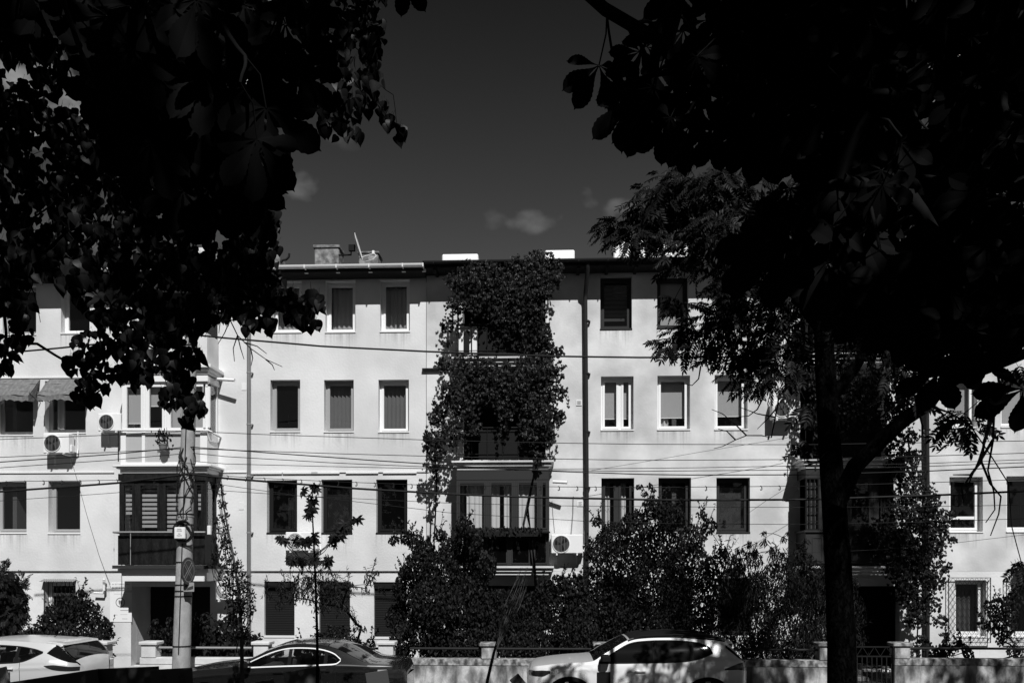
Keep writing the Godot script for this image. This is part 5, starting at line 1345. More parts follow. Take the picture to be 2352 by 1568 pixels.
	# seats, dashboard and steering wheel inside
	for i in 2:
		for s in [-1.0, 1.0]:
			var x: float = c.seats[i]
			var lean: float = c.get("face", -1.0)
			var sb := Transform3D(Basis(Vector3(0, 0, 1), 0.2 * lean), Vector3(x, 0.55, s * 0.36))
			var seat := MB.new().bb(Vector3(-0.07, 0, -0.23), Vector3(0.07, 0.6, 0.23), 0.06, sb).bb(Vector3(-0.05, 0.63, -0.13), Vector3(0.05, 0.82, 0.13), 0.045, sb)
			put(shift(seat, t), "seat", M.seat, o)
	put(shift(MB.new().bb(Vector3(minf(c.dash, c.dash + 0.3), 0.55, -c.half * 0.75), Vector3(maxf(c.dash, c.dash + 0.3), lin(c.belt, c.dash) - 0.02, c.half * 0.75), 0.05), t), "dashboard", M.seat, o)
	put(shift(MB.new().bb(Vector3(0.6, 0.3, -c.half * 0.8), Vector3(c.len - 0.6, 0.5, c.half * 0.8)), t), "cabin_floor", M.seat, o)
	for s in [1.0, -1.0]:
		var mx: Array = c.mirror
		var w := car_w(c, mx[0], mx[1])
		put(shift(MB.new().bb(Vector3(mx[0] - 0.09, mx[1], s * (w + 0.02) if s > 0 else -w - 0.24), Vector3(mx[0] + 0.09, mx[1] + 0.15, w + 0.24 if s > 0 else -w - 0.02), 0.05).bb(Vector3(mx[0] - 0.04, mx[1] - 0.02, s * w - 0.06), Vector3(mx[0] + 0.04, mx[1] + 0.04, s * w + 0.06)), t), "mirror", M[mx[2]], o)
	for e in c.lamps:
		var lo := func(x: float) -> float: return lin(e[1], x)
		var hi := func(x: float) -> float: return maxf(lin(e[2], x), lin(e[1], x))
		for q in [1.0, -1.0]: put(shift(car_strip(c, e[1][0][0], e[1][-1][0], lo, hi, e[4] if e.size() > 4 else 0.006, 0.02, 4, [q]), t), e[0], M[e[3]], o)
	return o
func cars() -> void:
	var z := 5.95
	# the white crossover, nose to the left
	var sx := (X(1212, z + 0.9) + X(1726, z + 0.9)) / 2
	var suv := {"len": 4.34, "half": 0.9, "paint": "paint_white", "glass": "car_glass_dark", "cladding": 1, "arch": 0.43, "wheels": [0.84, 3.5], "crown": 0.015, "face": -1.0,
		"top": [[0, 0.86], [0.06, 0.98], [0.35, 1.05], [0.8, 1.1], [1.28, 1.14], [1.5, 1.27], [1.95, 1.52], [2.2, 1.585], [2.8, 1.61], [3.4, 1.585], [3.85, 1.535], [3.92, 1.47], [4.16, 1.2], [4.3, 1.05], [4.34, 0.9]],
		"belt": [[0, 0.84], [0.06, 0.95], [0.4, 1.01], [1.2, 1.08], [2.0, 1.09], [3.0, 1.12], [3.6, 1.17], [4.1, 1.18], [4.34, 0.9]],
		"crease": [[0, 0.9], [1.2, 0.98], [2.6, 0.9], [3.3, 1.02], [4.34, 1.0]],
		"glass_lo": [[1.4, 1.105], [2.0, 1.11], [3.0, 1.14], [3.35, 1.2], [3.6, 1.3]], "glass_hi": [[1.4, 1.11], [1.6, 1.24], [1.95, 1.44], [2.2, 1.5], [2.8, 1.525], [3.3, 1.49], [3.55, 1.4], [3.6, 1.31]],
		"pillars": [2.48, 3.2], "sheets": [[0.0, 1.3], [1.98, 3.9], [4.15, 4.34]], "screens": [[1.3, 1.98, "windscreen"], [3.9, 4.15, "rear_window"]], "screen_frame": [[1.98, 3.86, "trim_black"]],
		"seams": [1.42, 2.46, 3.42], "handles": [[2.2, 0.95, "paint_white"], [3.2, 0.99, "paint_white"]], "mirror": [1.52, 1.13, "trim_black"], "seats": [2.2, 3.1], "dash": 1.45,
		"lamps": [["headlight", [[0.04, 0.84], [0.3, 0.83], [0.46, 0.9]], [[0.04, 0.93], [0.3, 0.95], [0.46, 0.95]], "lamp_lens"], ["tail_light", [[3.82, 0.98], [4.1, 0.98], [4.33, 0.92]], [[3.82, 1.0], [4.1, 1.1], [4.33, 1.14]], "lamp_lens"], ["rear_glass_corner", [[3.86, 1.4], [4.08, 1.22], [4.24, 1.115]], [[3.86, 1.46], [4.08, 1.275], [4.24, 1.12]], "car_glass_dark"], ["fender_panel", [[1.36, 0.62], [1.5, 0.62], [1.62, 0.72]], [[1.36, 0.93], [1.5, 0.94], [1.62, 0.94]], "trim_black"]]}
	var s := car(suv, "parked_car", "white crossover car parked before the stained garden wall, nose to the left", Vector3(sx, -0.08, z))
	var st := Transform3D(Basis(), Vector3(sx - 2.17, -0.08, z))
	for q in [1.0, -1.0]:
		put(shift(MB.new().tube([Vector3(2.1, 1.56, q * 0.62), Vector3(2.25, 1.605, q * 0.62), Vector3(2.9, 1.635, q * 0.62), Vector3(3.5, 1.61, q * 0.62), Vector3(3.75, 1.58, q * 0.62)], 0.022, 0.022, 6), st), "roof_rail", M.trim_black, s)
	put(shift(MB.new().prism([Vector2(3.78, 1.54), Vector2(4.02, 1.5), Vector2(4.02, 1.47), Vector2(3.84, 1.46)], Vector3(0, 0, -0.62), Vector3.RIGHT, Vector3.UP, 1.24), st), "spoiler", M.paint_white, s)
	put(shift(car_top(suv, 2.02, 3.8, 0.006, 0.03), st), "roof_panel", M.trim_black, s)
	# the black saloon, nose to the left
	var bx := X(946, z + 0.9) - 2.59
	var sal := {"len": 4.84, "half": 0.92, "paint": "paint_black", "arch": 0.37, "wheels": [0.9, 3.8], "crown": 0.05, "seal": "chrome", "face": -1.0,
		"top": [[0, 0.62], [0.1, 0.76], [0.6, 0.9], [1.45, 1.0], [1.62, 1.06], [2.1, 1.3], [2.45, 1.415], [2.8, 1.44], [3.2, 1.42], [3.55, 1.33], [3.9, 1.17], [4.1, 1.09], [4.4, 1.06], [4.7, 1.03], [4.8, 0.95], [4.84, 0.8]],
		"belt": [[0, 0.6], [0.1, 0.72], [0.6, 0.84], [1.45, 0.93], [2.4, 0.99], [3.5, 1.04], [4.2, 1.02], [4.7, 0.98], [4.84, 0.78]],
		"crease": [[0, 0.7], [1.5, 0.86], [3.5, 0.9], [4.84, 0.9]],
		"glass_lo": [[1.62, 0.98], [2.4, 1.015], [3.3, 1.05], [3.52, 1.07], [3.6, 1.13]], "glass_hi": [[1.62, 1.0], [1.9, 1.14], [2.2, 1.27], [2.5, 1.345], [2.8, 1.36], [3.15, 1.34], [3.45, 1.26], [3.6, 1.15]],
		"pillars": [2.58, 3.3], "sheets": [[0.0, 1.55], [2.35, 3.3], [4.05, 4.84]], "screens": [[1.55, 2.35, "windscreen"], [3.3, 4.05, "rear_window"]],
		"seams": [1.5, 2.58, 3.5], "handles": [[2.38, 0.9, "paint_black"], [3.3, 0.93, "paint_black"]], "mirror": [1.75, 0.98, "paint_black"], "seats": [2.45, 3.25], "dash": 1.7,
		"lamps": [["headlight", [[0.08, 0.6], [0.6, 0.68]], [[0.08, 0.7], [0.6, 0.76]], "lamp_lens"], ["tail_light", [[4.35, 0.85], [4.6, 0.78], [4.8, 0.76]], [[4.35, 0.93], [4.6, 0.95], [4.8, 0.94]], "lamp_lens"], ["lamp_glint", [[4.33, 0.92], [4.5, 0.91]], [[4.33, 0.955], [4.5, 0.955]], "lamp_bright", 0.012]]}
	car(sal, "parked_car", "black saloon car with bright window trim parked behind the saplings", Vector3(bx, -0.08, z))
	# the silver hatchback, nose to the left, cut by the frame
	var hx := X(252, z + 0.45) - 2.72
	var hat := {"len": 4.44, "half": 0.9, "paint": "paint_silver", "arch": 0.37, "wheels": [0.85, 3.5], "crown": 0.05, "face": -1.0,
		"top": [[0, 0.65], [0.1, 0.8], [0.6, 0.95], [1.2, 1.05], [1.6, 1.2], [2.0, 1.38], [2.4, 1.455], [2.8, 1.475], [3.2, 1.465], [3.6, 1.44], [3.95, 1.405], [4.06, 1.36], [4.25, 1.18], [4.36, 1.03], [4.42, 0.9], [4.44, 0.75]],
		"belt": [[0, 0.62], [0.1, 0.75], [0.6, 0.88], [1.4, 0.97], [2.4, 1.02], [3.3, 1.06], [3.9, 1.08], [4.25, 1.0], [4.44, 0.72]],
		"crease": [[0, 0.75], [1.5, 0.86], [3.0, 0.93], [4.44, 0.98]],
		"glass_lo": [[1.42, 1.0], [2.4, 1.03], [3.1, 1.055], [3.4, 1.085], [3.76, 1.25]], "glass_hi": [[1.42, 1.02], [1.8, 1.22], [2.15, 1.36], [2.5, 1.39], [2.9, 1.385], [3.3, 1.36], [3.6, 1.31], [3.76, 1.26]],
		"screen_frame": [[3.97, 4.38, "car_glass_dark"]], "pillars": [2.35, 3.25], "sheets": [[0.0, 1.2], [2.05, 4.06], [4.33, 4.44]], "screens": [[1.2, 2.05, "windscreen"], [4.06, 4.33, "rear_window", 0.008]],
		"seams": [1.4, 2.35, 3.34], "handles": [[2.15, 0.92, "paint_silver"], [3.12, 0.94, "chrome"]], "mirror": [1.5, 1.02, "paint_silver"], "seats": [2.2, 2.95], "dash": 1.5,
		"lamps": [["tail_light", [[3.82, 0.99], [4.0, 0.91], [4.38, 0.87]], [[3.82, 1.0], [4.0, 1.01], [4.38, 0.95]], "lamp_lens"], ["rear_glass_corner", [[3.84, 1.24], [4.1, 1.12], [4.36, 1.02]], [[3.84, 1.245], [3.97, 1.37], [4.06, 1.35], [4.25, 1.172], [4.36, 1.024]], "car_glass_dark"], ["headlight", [[0.08, 0.65], [0.6, 0.72]], [[0.08, 0.75], [0.6, 0.86]], "lamp_lens"]]}
	var h := car(hat, "parked_car", "silver hatchback car cut off at the left edge of the street", Vector3(hx, -0.08, z))
	var ht := Transform3D(Basis(), Vector3(hx - 2.22, -0.08, z))
	put(shift(MB.new().prism([Vector2(3.72, 1.46), Vector2(4.1, 1.42), Vector2(4.12, 1.385), Vector2(3.8, 1.4)], Vector3(0, 0, -0.6), Vector3.RIGHT, Vector3.UP, 1.2), ht), "spoiler", M.paint_silver, h)
	put(shift(MB.new().tube([Vector3(3.45, 1.47, 0), Vector3(3.56, 1.53, 0)], 0.012, 0.006, 5), ht), "antenna", M.trim_black, h)

# ---------- trees and plants ----------
func balls(l: Array, d0: float, d1: float) -> Array:
	# [px, py, r px] spots to [centre, radius] at some distance between d0 and d1
	var out := []
	for e in l:
		var d := rng.randf_range(d0, d1)
		out.append([PD(e[0], e[1], d), e[2] * d / FOC])
	return out
func centres(l: Array) -> Array: return l.map(func(e: Array) -> Vector3: return e[0])
func leaves(o: Node3D, meshes: Array, m: Material, list: Array, single: int, shades := Vector2(0.7, 1.3)) -> void:
	# the first ones as parts of their own, the rest as one mass
	single = mini(single, list.size())
	var kinds: Array[StandardMaterial3D] = []
	for i in 3:
		var k: StandardMaterial3D = m.duplicate(); k.vertex_color_use_as_albedo = false
		k.albedo_color = (m.albedo_color.srgb_to_linear() * lerpf(shades.x, shades.y, i / 2.0)).linear_to_srgb(); k.albedo_color.a = 1.0
		kinds.append(k)
	for i in single:
		var l := MeshInstance3D.new()
		l.name = "leaf"; l.mesh = meshes[i % meshes.size()]; l.material_override = kinds[i % 3]
		l.transform = list[i]; l.position -= o.position
		o.add_child(l, true)
	var rest := list.slice(single)
	var per := {}
	for i in rest.size():
		var k := i % meshes.size()
		if not per.has(k): per[k] = []
		per[k].append(rest[i])
	for k in per: many("foliage", meshes[k], m, per[k], o, shades)

func chestnut() -> void:
	var o := thing("horse_chestnut_tree", "horse chestnut tree framing the view with large black fan shaped leaves at both top corners", "tree", Vector3(-1.4, 1.2, 26.2))
	var tp := [Vector3(-1.4, 1.1, 26.2), Vector3(-1.35, 3.0, 26.1), Vector3(-1.3, 5.0, 25.9), Vector3(-1.1, 7.0, 25.6), Vector3(-0.9, 9.0, 25.4)]
	put(MB.new().tube(tp, 0.38, 0.2, 14), "trunk", M.bark, o)
	var close := []; var far := []
	for i in 4: close.append(chestnut_leaf_mesh(100 + i, true))
	for i in 3: far.append(chestnut_leaf_mesh(200 + i, false))
	# hub, radius in pixels, turn of the leaf (degrees, to the viewer's right), distance
	var hubs := []
	for e in [[90, 10, 125, 10], [60, -40, 130, -30], [200, -10, 140, 0], [330, 10, 150, -10], [450, 0, 150, 20], [560, 10, 150, 0], [655, 55, 150, 25], [690, -20, 110, 60], [300, 110, 150, -20], [420, 90, 150, 10],
		[525, 140, 140, -15], [600, 120, 150, 30], [611, 248, 165, 18], [500, 250, 150, -30], [400, 200, 160, 10], [300, 230, 140, -20], [345, 330, 140, -10], [440, 340, 150, 0], [535, 370, 150, 20], [555, 420, 125, 15],
		[480, 430, 140, -15], [590, 320, 140, 0], [420, 440, 110, -20], [250, 170, 120, -25], [690, 160, 110, 50], [380, 60, 130, 0], [250, 40, 140, 10], [510, 60, 140, -20], [570, 200, 130, 10], [470, 170, 140, 5], [340, 180, 140, 0], [430, 270, 140, 10], [360, 260, 130, -5], [510, 320, 130, 5],
		[935, -62, 92, 25]]:
		hubs.append([e[0], e[1], e[2], e[3], rng.randf_range(1.85, 2.5)])
	for e in [[1376, 150, 92, -25], [1486, 108, 80, 170], [1470, 118, 70, -60], [1449, 227, 108, -12], [1629, 44, 88, 0], [1716, 28, 92, 5], [1758, 178, 84, 0], [1634, 145, 95, -60], [1437, 187, 62, -30], [1953, 276, 85, 60],
		[2173, 40, 82, 20], [1540, 270, 95, -10], [1585, 290, 92, 0], [1640, 280, 95, 8], [1700, 300, 85, -5], [1765, 328, 90, 10], [1882, 319, 95, 0], [1500, 200, 80, -20], [1560, 190, 88, 10], [1820, 90, 90, 10],
		[1560, -20, 90, -20], [1650, -40, 80, 0], [1610, 215, 85, 0], [1690, 215, 85, 20], [1860, 200, 90, 0], [1720, 120, 80, 10], [1530, 240, 85, -30], [1412, 190, 80, 30], [1475, 262, 84, -15], [1505, 160, 80, 15], [1570, 70, 84, -10], [1600, 130, 84, 5], [1660, 100, 84, -15],
		[1800, 560, 150, -48], [1830, 500, 130, -30], [2110, 720, 120, -25], [2175, 740, 115, -10], [2240, 760, 115, 5], [2216, 806, 92, -18], [2160, 846, 100, -20], [2352, 893, 100, -52], [2300, 700, 120, 0], [1900, 600, 110, -20]]:
		hubs.append([e[0], e[1], e[2] * 1.12, e[3], rng.randf_range(2.5, 3.0)])
	for i in 190:
		var px := rng.randf_range(1640, 2440); var py := rng.randf_range(-90, 320)
		if px < 1700 and py > 230: continue
		if Vector2(px, py).distance_to(Vector2(2140, 90)) < 38 or Vector2(px, py).distance_to(Vector2(2140, 215)) < 55: continue
		hubs.append([px, py, rng.randf_range(75, 105), rng.randf_range(-35, 35), rng.randf_range(2.6, 4.2)])
	for i in 95:
		var px := rng.randf_range(1790, 2440); var py := rng.randf_range(300, 690)
		if py > 560 and px < 1900: continue
		if px < 1900 and rng.randf() < 0.5: continue
		if Vector2(px, py).distance_to(Vector2(2190, 560)) < 40: continue
		hubs.append([px, py, rng.randf_range(75, 115), rng.randf_range(-40, 30), rng.randf_range(2.6, 4.0)])
	for i in 40: hubs.append([rng.randf_range(1950, 2440), rng.randf_range(640, 730), rng.randf_range(75, 105), rng.randf_range(-35, 20), rng.randf_range(2.7, 3.6)])
	var list := []; var pts := []
	for h in hubs:
		var c := PD(h[0], h[1], h[4])
		var a := deg_to_rad(h[3])
		var down := Vector3(sin(a), -cos(a), 0) + rv() * 0.15
		var f := (EYE - c).normalized() + Vector3(0, rng.randf_range(-0.1, 0.35), 0) + rv() * 0.3
		list.append(pose(c, down, f, h[2] * h[4] / FOC))
		pts.append(c + Vector3(rng.randf_range(0.0, 0.12) if h[0] > 1200 else rng.randf_range(-0.1, 0.1), 0.09, rng.randf_range(-0.05, 0.2)))
	# crown overhead and behind the viewer
	var crown := []; var cc := []
	while cc.size() < 340:
		var q := Vector3(rng.randf_range(-8.5, 9.5) if cc.size() < 260 else rng.randf_range(1.0, 9.0), rng.randf_range(2.4, 10.5), rng.randf_range(18.0, 31.5))
		if q.z < 26.5 and q.y < 4.9: continue
		var dome := Vector3((q.x - 0.3) / 9.5, (q.y - 5.0) / 6.0, (q.z - 25.0) / 7.0).length()
		if dome > 1.0 or q.z < EYE.z and q.y < EYE.y + 0.74 * (EYE.z - q.z) + 1.3: continue
		cc.append(q)
	for q: Vector3 in cc:
		for i in 44: crown.append(hang(q, 1.15, 0.2, Vector3(0, 1.0, 0.4), 0.7))
	var arms := [tp[2], tp[3], tp[4]]
	for e in [[Vector3(-0.6, 5.4, 23.5)], [Vector3(-0.6, 5.0, 21.6)], [Vector3(1.8, 5.6, 23.4)], [Vector3(2.6, 5.3, 21.3)], [Vector3(3.4, 5.0, 20.3)]]: arms.append(e[0])
	put(MB.new().tube([tp[2], Vector3(-1.0, 5.5, 24.4), Vector3(-0.6, 5.4, 23.5), Vector3(-0.55, 5.1, 22.0), Vector3(-0.5, 4.7, 21.2)], 0.12, 0.03, 8), "branch", M.bark, o)
	put(MB.new().tube([tp[2], Vector3(0.4, 5.8, 24.6), Vector3(1.8, 5.6, 23.4), Vector3(2.6, 5.3, 21.3), Vector3(3.4, 5.0, 20.3)], 0.13, 0.03, 8), "branch", M.bark, o)
	var rb := []
	for q in [[1432, 196], [1500, 172], [1580, 158], [1690, 132], [1800, 70], [1930, -40], [2060, -190]]: rb.append(PD(q[0], q[1], 2.72))
	put(MB.new().tube(rb, 0.006, 0.022, 7), "branch", M.bark, o)
	arms.append_array(rb)
	limbs(o, arms, pts + cc, 0.0045, M.bark, 0.03)
	var st := MB.new()
	for i in list.size(): st.tube([pts[i], (pts[i] + list[i].origin) / 2 + Vector3(0.01, 0.02, 0), list[i].origin], 0.0028, 0.0022, 4, false)
	put(st, "leaf_stalks", M.twig, o).set_meta("kind", "stuff")
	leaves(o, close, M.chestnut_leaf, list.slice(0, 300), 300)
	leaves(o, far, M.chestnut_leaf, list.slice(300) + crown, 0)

func linden() -> void:
	var base := PD(-330, 1300, 6.2); base.y = 0.1
	var o := thing("linden_tree", "linden tree hanging heart shaped leaves over the upper left of the view", "tree", base)
	var tp := [base, base + Vector3(0.1, 2.5, 0), base + Vector3(0.3, 5.0, 0.2), base + Vector3(0.8, 7.5, 0.3), base + Vector3(1.2, 10.5, 0.3)]
	put(MB.new().tube(tp, 0.24, 0.1, 12), "trunk", M.bark, o)
	var outer := [[20, 640, 40], [30, 700, 40], [45, 760, 30], [20, 790, 32], [8, 840, 20], [640, 690, 45], [690, 690, 38], [722, 685, 26], [680, 722, 30], [712, 738, 18], [600, 720, 36], [570, 735, 20],
		[400, 760, 46], [330, 780, 50], [270, 770, 45], [200, 790, 34], [168, 840, 28], [230, 850, 44], [185, 885, 22], [300, 850, 36], [212, 908, 18], [400, 830, 45], [440, 800, 30], [425, 880, 40], [448, 925, 26], [430, 958, 16], [385, 900, 30], [350, 830, 45],
		[790, 20, 45], [840, 45, 42], [858, 95, 32], [800, 90, 42], [780, 150, 42], [850, 150, 28], [830, 210, 28], [770, 220, 42], [800, 270, 30], [865, 238, 24], [890, 272, 22], [912, 296, 15], [808, 300, 16], [862, 185, 22], [760, 285, 28], [720, 40, 45], [740, 120, 42]]
	var inner := [[120, 600, 50], [180, 640, 50], [90, 590, 35], [250, 620, 55], [330, 640, 55], [420, 620, 60], [500, 630, 60], [560, 600, 55], [600, 560, 40], [470, 690, 48], [540, 690, 48], [610, 610, 36], [610, 420, 36], [612, 500, 36], [300, 700, 55], [360, 720, 55], [250, 700, 42], [620, 650, 36], [570, 660, 45], [440, 720, 40], [30, 600, 40], [60, 560, 45]]
	for y in range(0, 640, 74):
		for x in range(-20, 640, 74):
			var q := Vector2(x + rng.randf_range(-22, 22), y + rng.randf_range(-22, 22))
			if q.distance_to(Vector2(28, 145)) < 62 or q.distance_to(Vector2(175, 85)) < 40 or q.distance_to(Vector2(545, 165)) < 45 or q.distance_to(Vector2(195, 545)) < 42 or q.distance_to(Vector2(170, 240)) < 35: continue
			inner.append([q.x, q.y, rng.randf_range(42, 56)])
	for y in range(-170, 0, 70):
		for x in range(-200, 900, 85): inner.append([x + rng.randf_range(-30, 30), y, 60])
	var bo := balls(outer, 4.9, 6.0); var bi := balls(inner, 5.0, 7.4)
	var list := []
	for b in bo:
		var n := int(pow(b[1] * FOC / 5.5, 2.0) * 0.0155) + 4
		for i in n: list.append(hang(b[0], b[1], 0.074, Vector3(0.1, 0.55, 0.6), 0.65))
	var first := list.duplicate()
	seed(11)
	first.shuffle()
	for b in bi:
		var n := int(pow(b[1] * FOC / 6.0, 2.0) * 0.021) + 4
		for i in n: first.append(hang(b[0], b[1], 0.084, Vector3(0.1, 0.55, 0.6), 0.7))
	var cc := []
	while cc.size() < 170:
		var q := base + Vector3(rng.randf_range(-3.5, 5.8), rng.randf_range(5.5, 11.6), rng.randf_range(-2.6, 4.2))
		if q.distance_to(base + Vector3(1.0, 7.0, 0.8)) > 5.2 or q.y < EYE.y + 0.72 * (EYE.z - q.z) + 0.9 or q.y > 1.1 * (q.z - 6.9) - 0.9 or q.x > -1.6 + 0.3 * (q.y - 6.0): continue
		cc.append(q)
	for q: Vector3 in cc:
		for i in 70: first.append(hang(q, 0.85, 0.15, Vector3(0.1, 1.0, 0.3), 0.7))
	limbs(o, [tp[2], tp[3], tp[4]], centres(bo) + centres(bi) + cc, 0.0022, M.bark, 0.022, 0.1)
	# bare hanging twig sprays
	var sp := MB.new()
	for l in [[[515, 690], [528, 735], [545, 770], [575, 800], [610, 825], [648, 842]], [[528, 735], [515, 765], [500, 790]], [[545, 770], [535, 800], [538, 830]], [[545, 770], [552, 800], [560, 825]], [[575, 800], [580, 822], [576, 840]], [[610, 825], [625, 838], [630, 850]], [[520, 715], [505, 740], [502, 765]], [[560, 786], [590, 795], [612, 812]], [[515, 690], [506, 730], [475, 760], [470, 775]], [[80, 620], [72, 660], [82, 690], [92, 740]], [[72, 660], [58, 690]]]:
		var p := []
		for e in l: p.append(PD(e[0], e[1], 5.4))
		sp.tube(p, 0.0045, 0.002, 4, false)
	put(sp, "bare_twigs", M.twig, o).set_meta("kind", "stuff")
	var ms := []
	for i in 5: ms.append(heart_leaf_mesh(300 + i))
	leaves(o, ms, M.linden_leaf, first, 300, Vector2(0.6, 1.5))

func ash() -> void:
	var D := 9.2
	var base := PD(1936, 1650, D); base.y = 0.1
	var o := thing("ash_tree", "tall dark tree with feathery leaves and forked trunk before the right facade", "tree", base)
	var tp := [base]
	for e in [[1934, 1480], [1926, 1300], [1916, 1150], [1905, 1000], [1896, 850], [1890, 700], [1900, 520], [1925, 330], [1940, 120], [1960, -120], [1990, -420]]: tp.append(PD(e[0], e[1], D))
	put(MB.new().tube(tp, 0.165, 0.04, 14), "trunk", M.bark, o)
	var lp := []
	for e in [[1922, 1160], [1965, 1070], [2015, 1020], [2075, 965], [2135, 925], [2160, 890], [2200, 868], [2262, 848], [2330, 822], [2460, 770]]: lp.append(PD(e[0], e[1], D - 0.5 - (e[0] - 1922) * 0.002))
	put(MB.new().tube(lp, 0.09, 0.045, 10), "branch", M.bark, o)
	var l2 := []
	for e in [[1900, 930], [1960, 850], [2010, 770], [2080, 680], [2160, 560], [2230, 420], [2300, 250]]: l2.append(PD(e[0], e[1], D + 0.3))
	put(MB.new().tube(l2, 0.07, 0.025, 9), "branch", M.bark, o)
	var l3 := []
	for e in [[1893, 770], [1830, 690], [1760, 600], [1690, 520], [1600, 450]]: l3.append(PD(e[0], e[1], D + 0.2))
	put(MB.new().tube(l3, 0.055, 0.016, 9), "branch", M.bark, o)
	var l4 := []
	for e in [[2148, 905], [2125, 880], [2112, 960], [2118, 1000]]: l4.append(PD(e[0], e[1], D - 0.8))
	# drooping bare stems on the right
	var dr := MB.new()
	for l in [[[2262, 848], [2290, 835], [2296, 880], [2284, 950], [2282, 1010], [2270, 1080], [2284, 1130], [2286, 1170], [2265, 1200]], [[2296, 880], [2275, 930], [2268, 1000], [2248, 1060], [2230, 1100], [2215, 1150]], [[2284, 950], [2262, 1010], [2255, 1060], [2275, 1110], [2300, 1140], [2295, 1180], [2276, 1230]], [[2282, 1010], [2240, 1080], [2210, 1120], [2215, 1160]], [[2255, 1060], [2230, 1090], [2190, 1090]], [[2135, 925], [2165, 950], [2172, 965]], [[2112, 880], [2110, 940], [2120, 980], [2118, 1010]]]:
		var p := []
		for e in l: p.append(PD(e[0], e[1], D - 1.2))
		dr.tube(p, 0.016, 0.005, 5, false)
	put(dr, "bare_stems", M.bark, o).set_meta("kind", "stuff")
	var tw := MB.new()
	for l in [[[1790, 905], [1786, 935], [1772, 1005], [1750, 1000], [1715, 1000], [1690, 1010], [1660, 1025], [1640, 1030]], [[1715, 1000], [1690, 975], [1660, 950], [1635, 940]], [[1786, 935], [1765, 960], [1740, 985]], [[1780, 958], [1740, 950], [1700, 935]], [[1760, 900], [1740, 940], [1720, 955], [1690, 958]], [[1610, 840], [1605, 870], [1590, 885], [1565, 880]], [[1850, 1070], [1880, 1060], [1905, 1030]], [[1690, 1010], [1670, 990], [1650, 985]], [[1572, 730], [1560, 760], [1545, 765]], [[1700, 870], [1770, 885], [1800, 900]]]:
		var p := []
		for e in l: p.append(PD(e[0], e[1], D - 0.5))
		tw.tube(p, 0.009, 0.003, 4, false)
	put(tw, "bare_twigs", M.twig, o).set_meta("kind", "stuff")
	var fine := [[1395, 520, 26], [1425, 515, 32], [1470, 500, 40], [1450, 545, 28], [1500, 460, 42], [1540, 425, 48], [1590, 395, 48], [1555, 490, 52], [1640, 470, 60], [1610, 540, 50], [1700, 430, 60], [1700, 520, 60], [1530, 545, 36], [1545, 600, 24], [1600, 610, 26], [1660, 600, 40], [1655, 640, 22], [1520, 505, 44], [1570, 445, 48], [1625, 415, 48], [1480, 535, 30], [1660, 440, 50], [1640, 520, 46], [1600, 565, 40],
		[1548, 690, 20], [1580, 710, 24], [1560, 770, 34], [1600, 770, 44], [1530, 790, 18], [1640, 745, 46], [1690, 720, 55], [1660, 800, 42], [1720, 790, 52], [1700, 840, 30], [1750, 830, 40], [1740, 660, 55], [1690, 660, 42], [1560, 700, 16], [1780, 760, 60], [1800, 850, 34], [1735, 885, 16], [1770, 880, 22]]
	var mass := [[1780, 480, 70], [1860, 440, 75], [1940, 470, 75], [1800, 560, 70], [1880, 560, 75], [1960, 560, 75], [1820, 660, 70], [1900, 650, 80], [1840, 770, 60], [1990, 650, 80], [1990, 750, 70], [2080, 650, 80], [2070, 740, 70], [2160, 640, 80], [2160, 740, 60], [2250, 640, 80], [2250, 740, 55], [2330, 640, 70], [2330, 720, 60], [2050, 830, 34], [2100, 800, 40], [1930, 840, 36], [2040, 480, 80], [2120, 450, 80], [2060, 390, 70], [2200, 400, 80], [2280, 500, 80], [2300, 330, 80], [1900, 370, 60], [2290, 190, 80], [2350, 80, 80], [2350, 200, 80],
		[2210, 955, 26], [2235, 985, 24], [2190, 985, 20], [2090, 905, 20], [2060, 900, 16], [2330, 850, 20], [2340, 1290, 18], [2352, 1310, 18], [1850, 920, 18], [1840, 1010, 14]]
	var bf := balls(fine, D - 0.8, D + 0.8); var bm := balls(mass, D - 1.4, D + 1.8)
	var list := []
	for b in bf:
		for i in int(pow(b[1] * FOC / D, 2.0) * 0.021) + 4:
			var q: Vector3 = rv() * b[1]
			list.append(pose(b[0] + q, Vector3(q.x * 1.2 / b[1] - 0.35, -0.45, q.z / b[1]) + rv() * 0.7, Vector3(-0.1, 0.7, 0.3) + rv() * 0.6, rng.randf_range(0.14, 0.23)))
	seed(12)
	list.shuffle()
	for b in bm:
		for i in int(pow(b[1] * FOC / D, 2.0) * 0.009) + 3: list.append(hang(b[0], b[1], 0.24, Vector3(0.1, 0.6, 0.5), 1.3))
	var cc := []
	while cc.size() < 70:
		var q := PD(1990, -260, D) + Vector3(rng.randf_range(-3.2, 4.8), rng.randf_range(-2.5, 2.4), rng.randf_range(-2.6, 4.4))
		var down := q.y - 1.1 * (q.z - 6.5)
		if down > -3.0 and q.x - 0.3 * (q.z - 6.5) < 4.2: continue
		if q.y < EYE.y + 0.7 * (EYE.z - q.z) + 1.1: continue
		cc.append(q)
	for q: Vector3 in cc:
		for i in 34: list.append(hang(q, 1.0, 0.36, Vector3(0.1, 1, 0.3), 0.8))
	limbs(o, tp.slice(5) + l2.slice(2) + l3.slice(1) + lp.slice(3), centres(bf) + centres(bm) + cc, 0.0045, M.bark, 0.03, 0.08)
	var ms := []
	for i in 4: ms.append(pinnate_leaf_mesh(400 + i))
	leaves(o, ms, M.ash_leaf, list, 300, Vector2(0.5, 1.6))

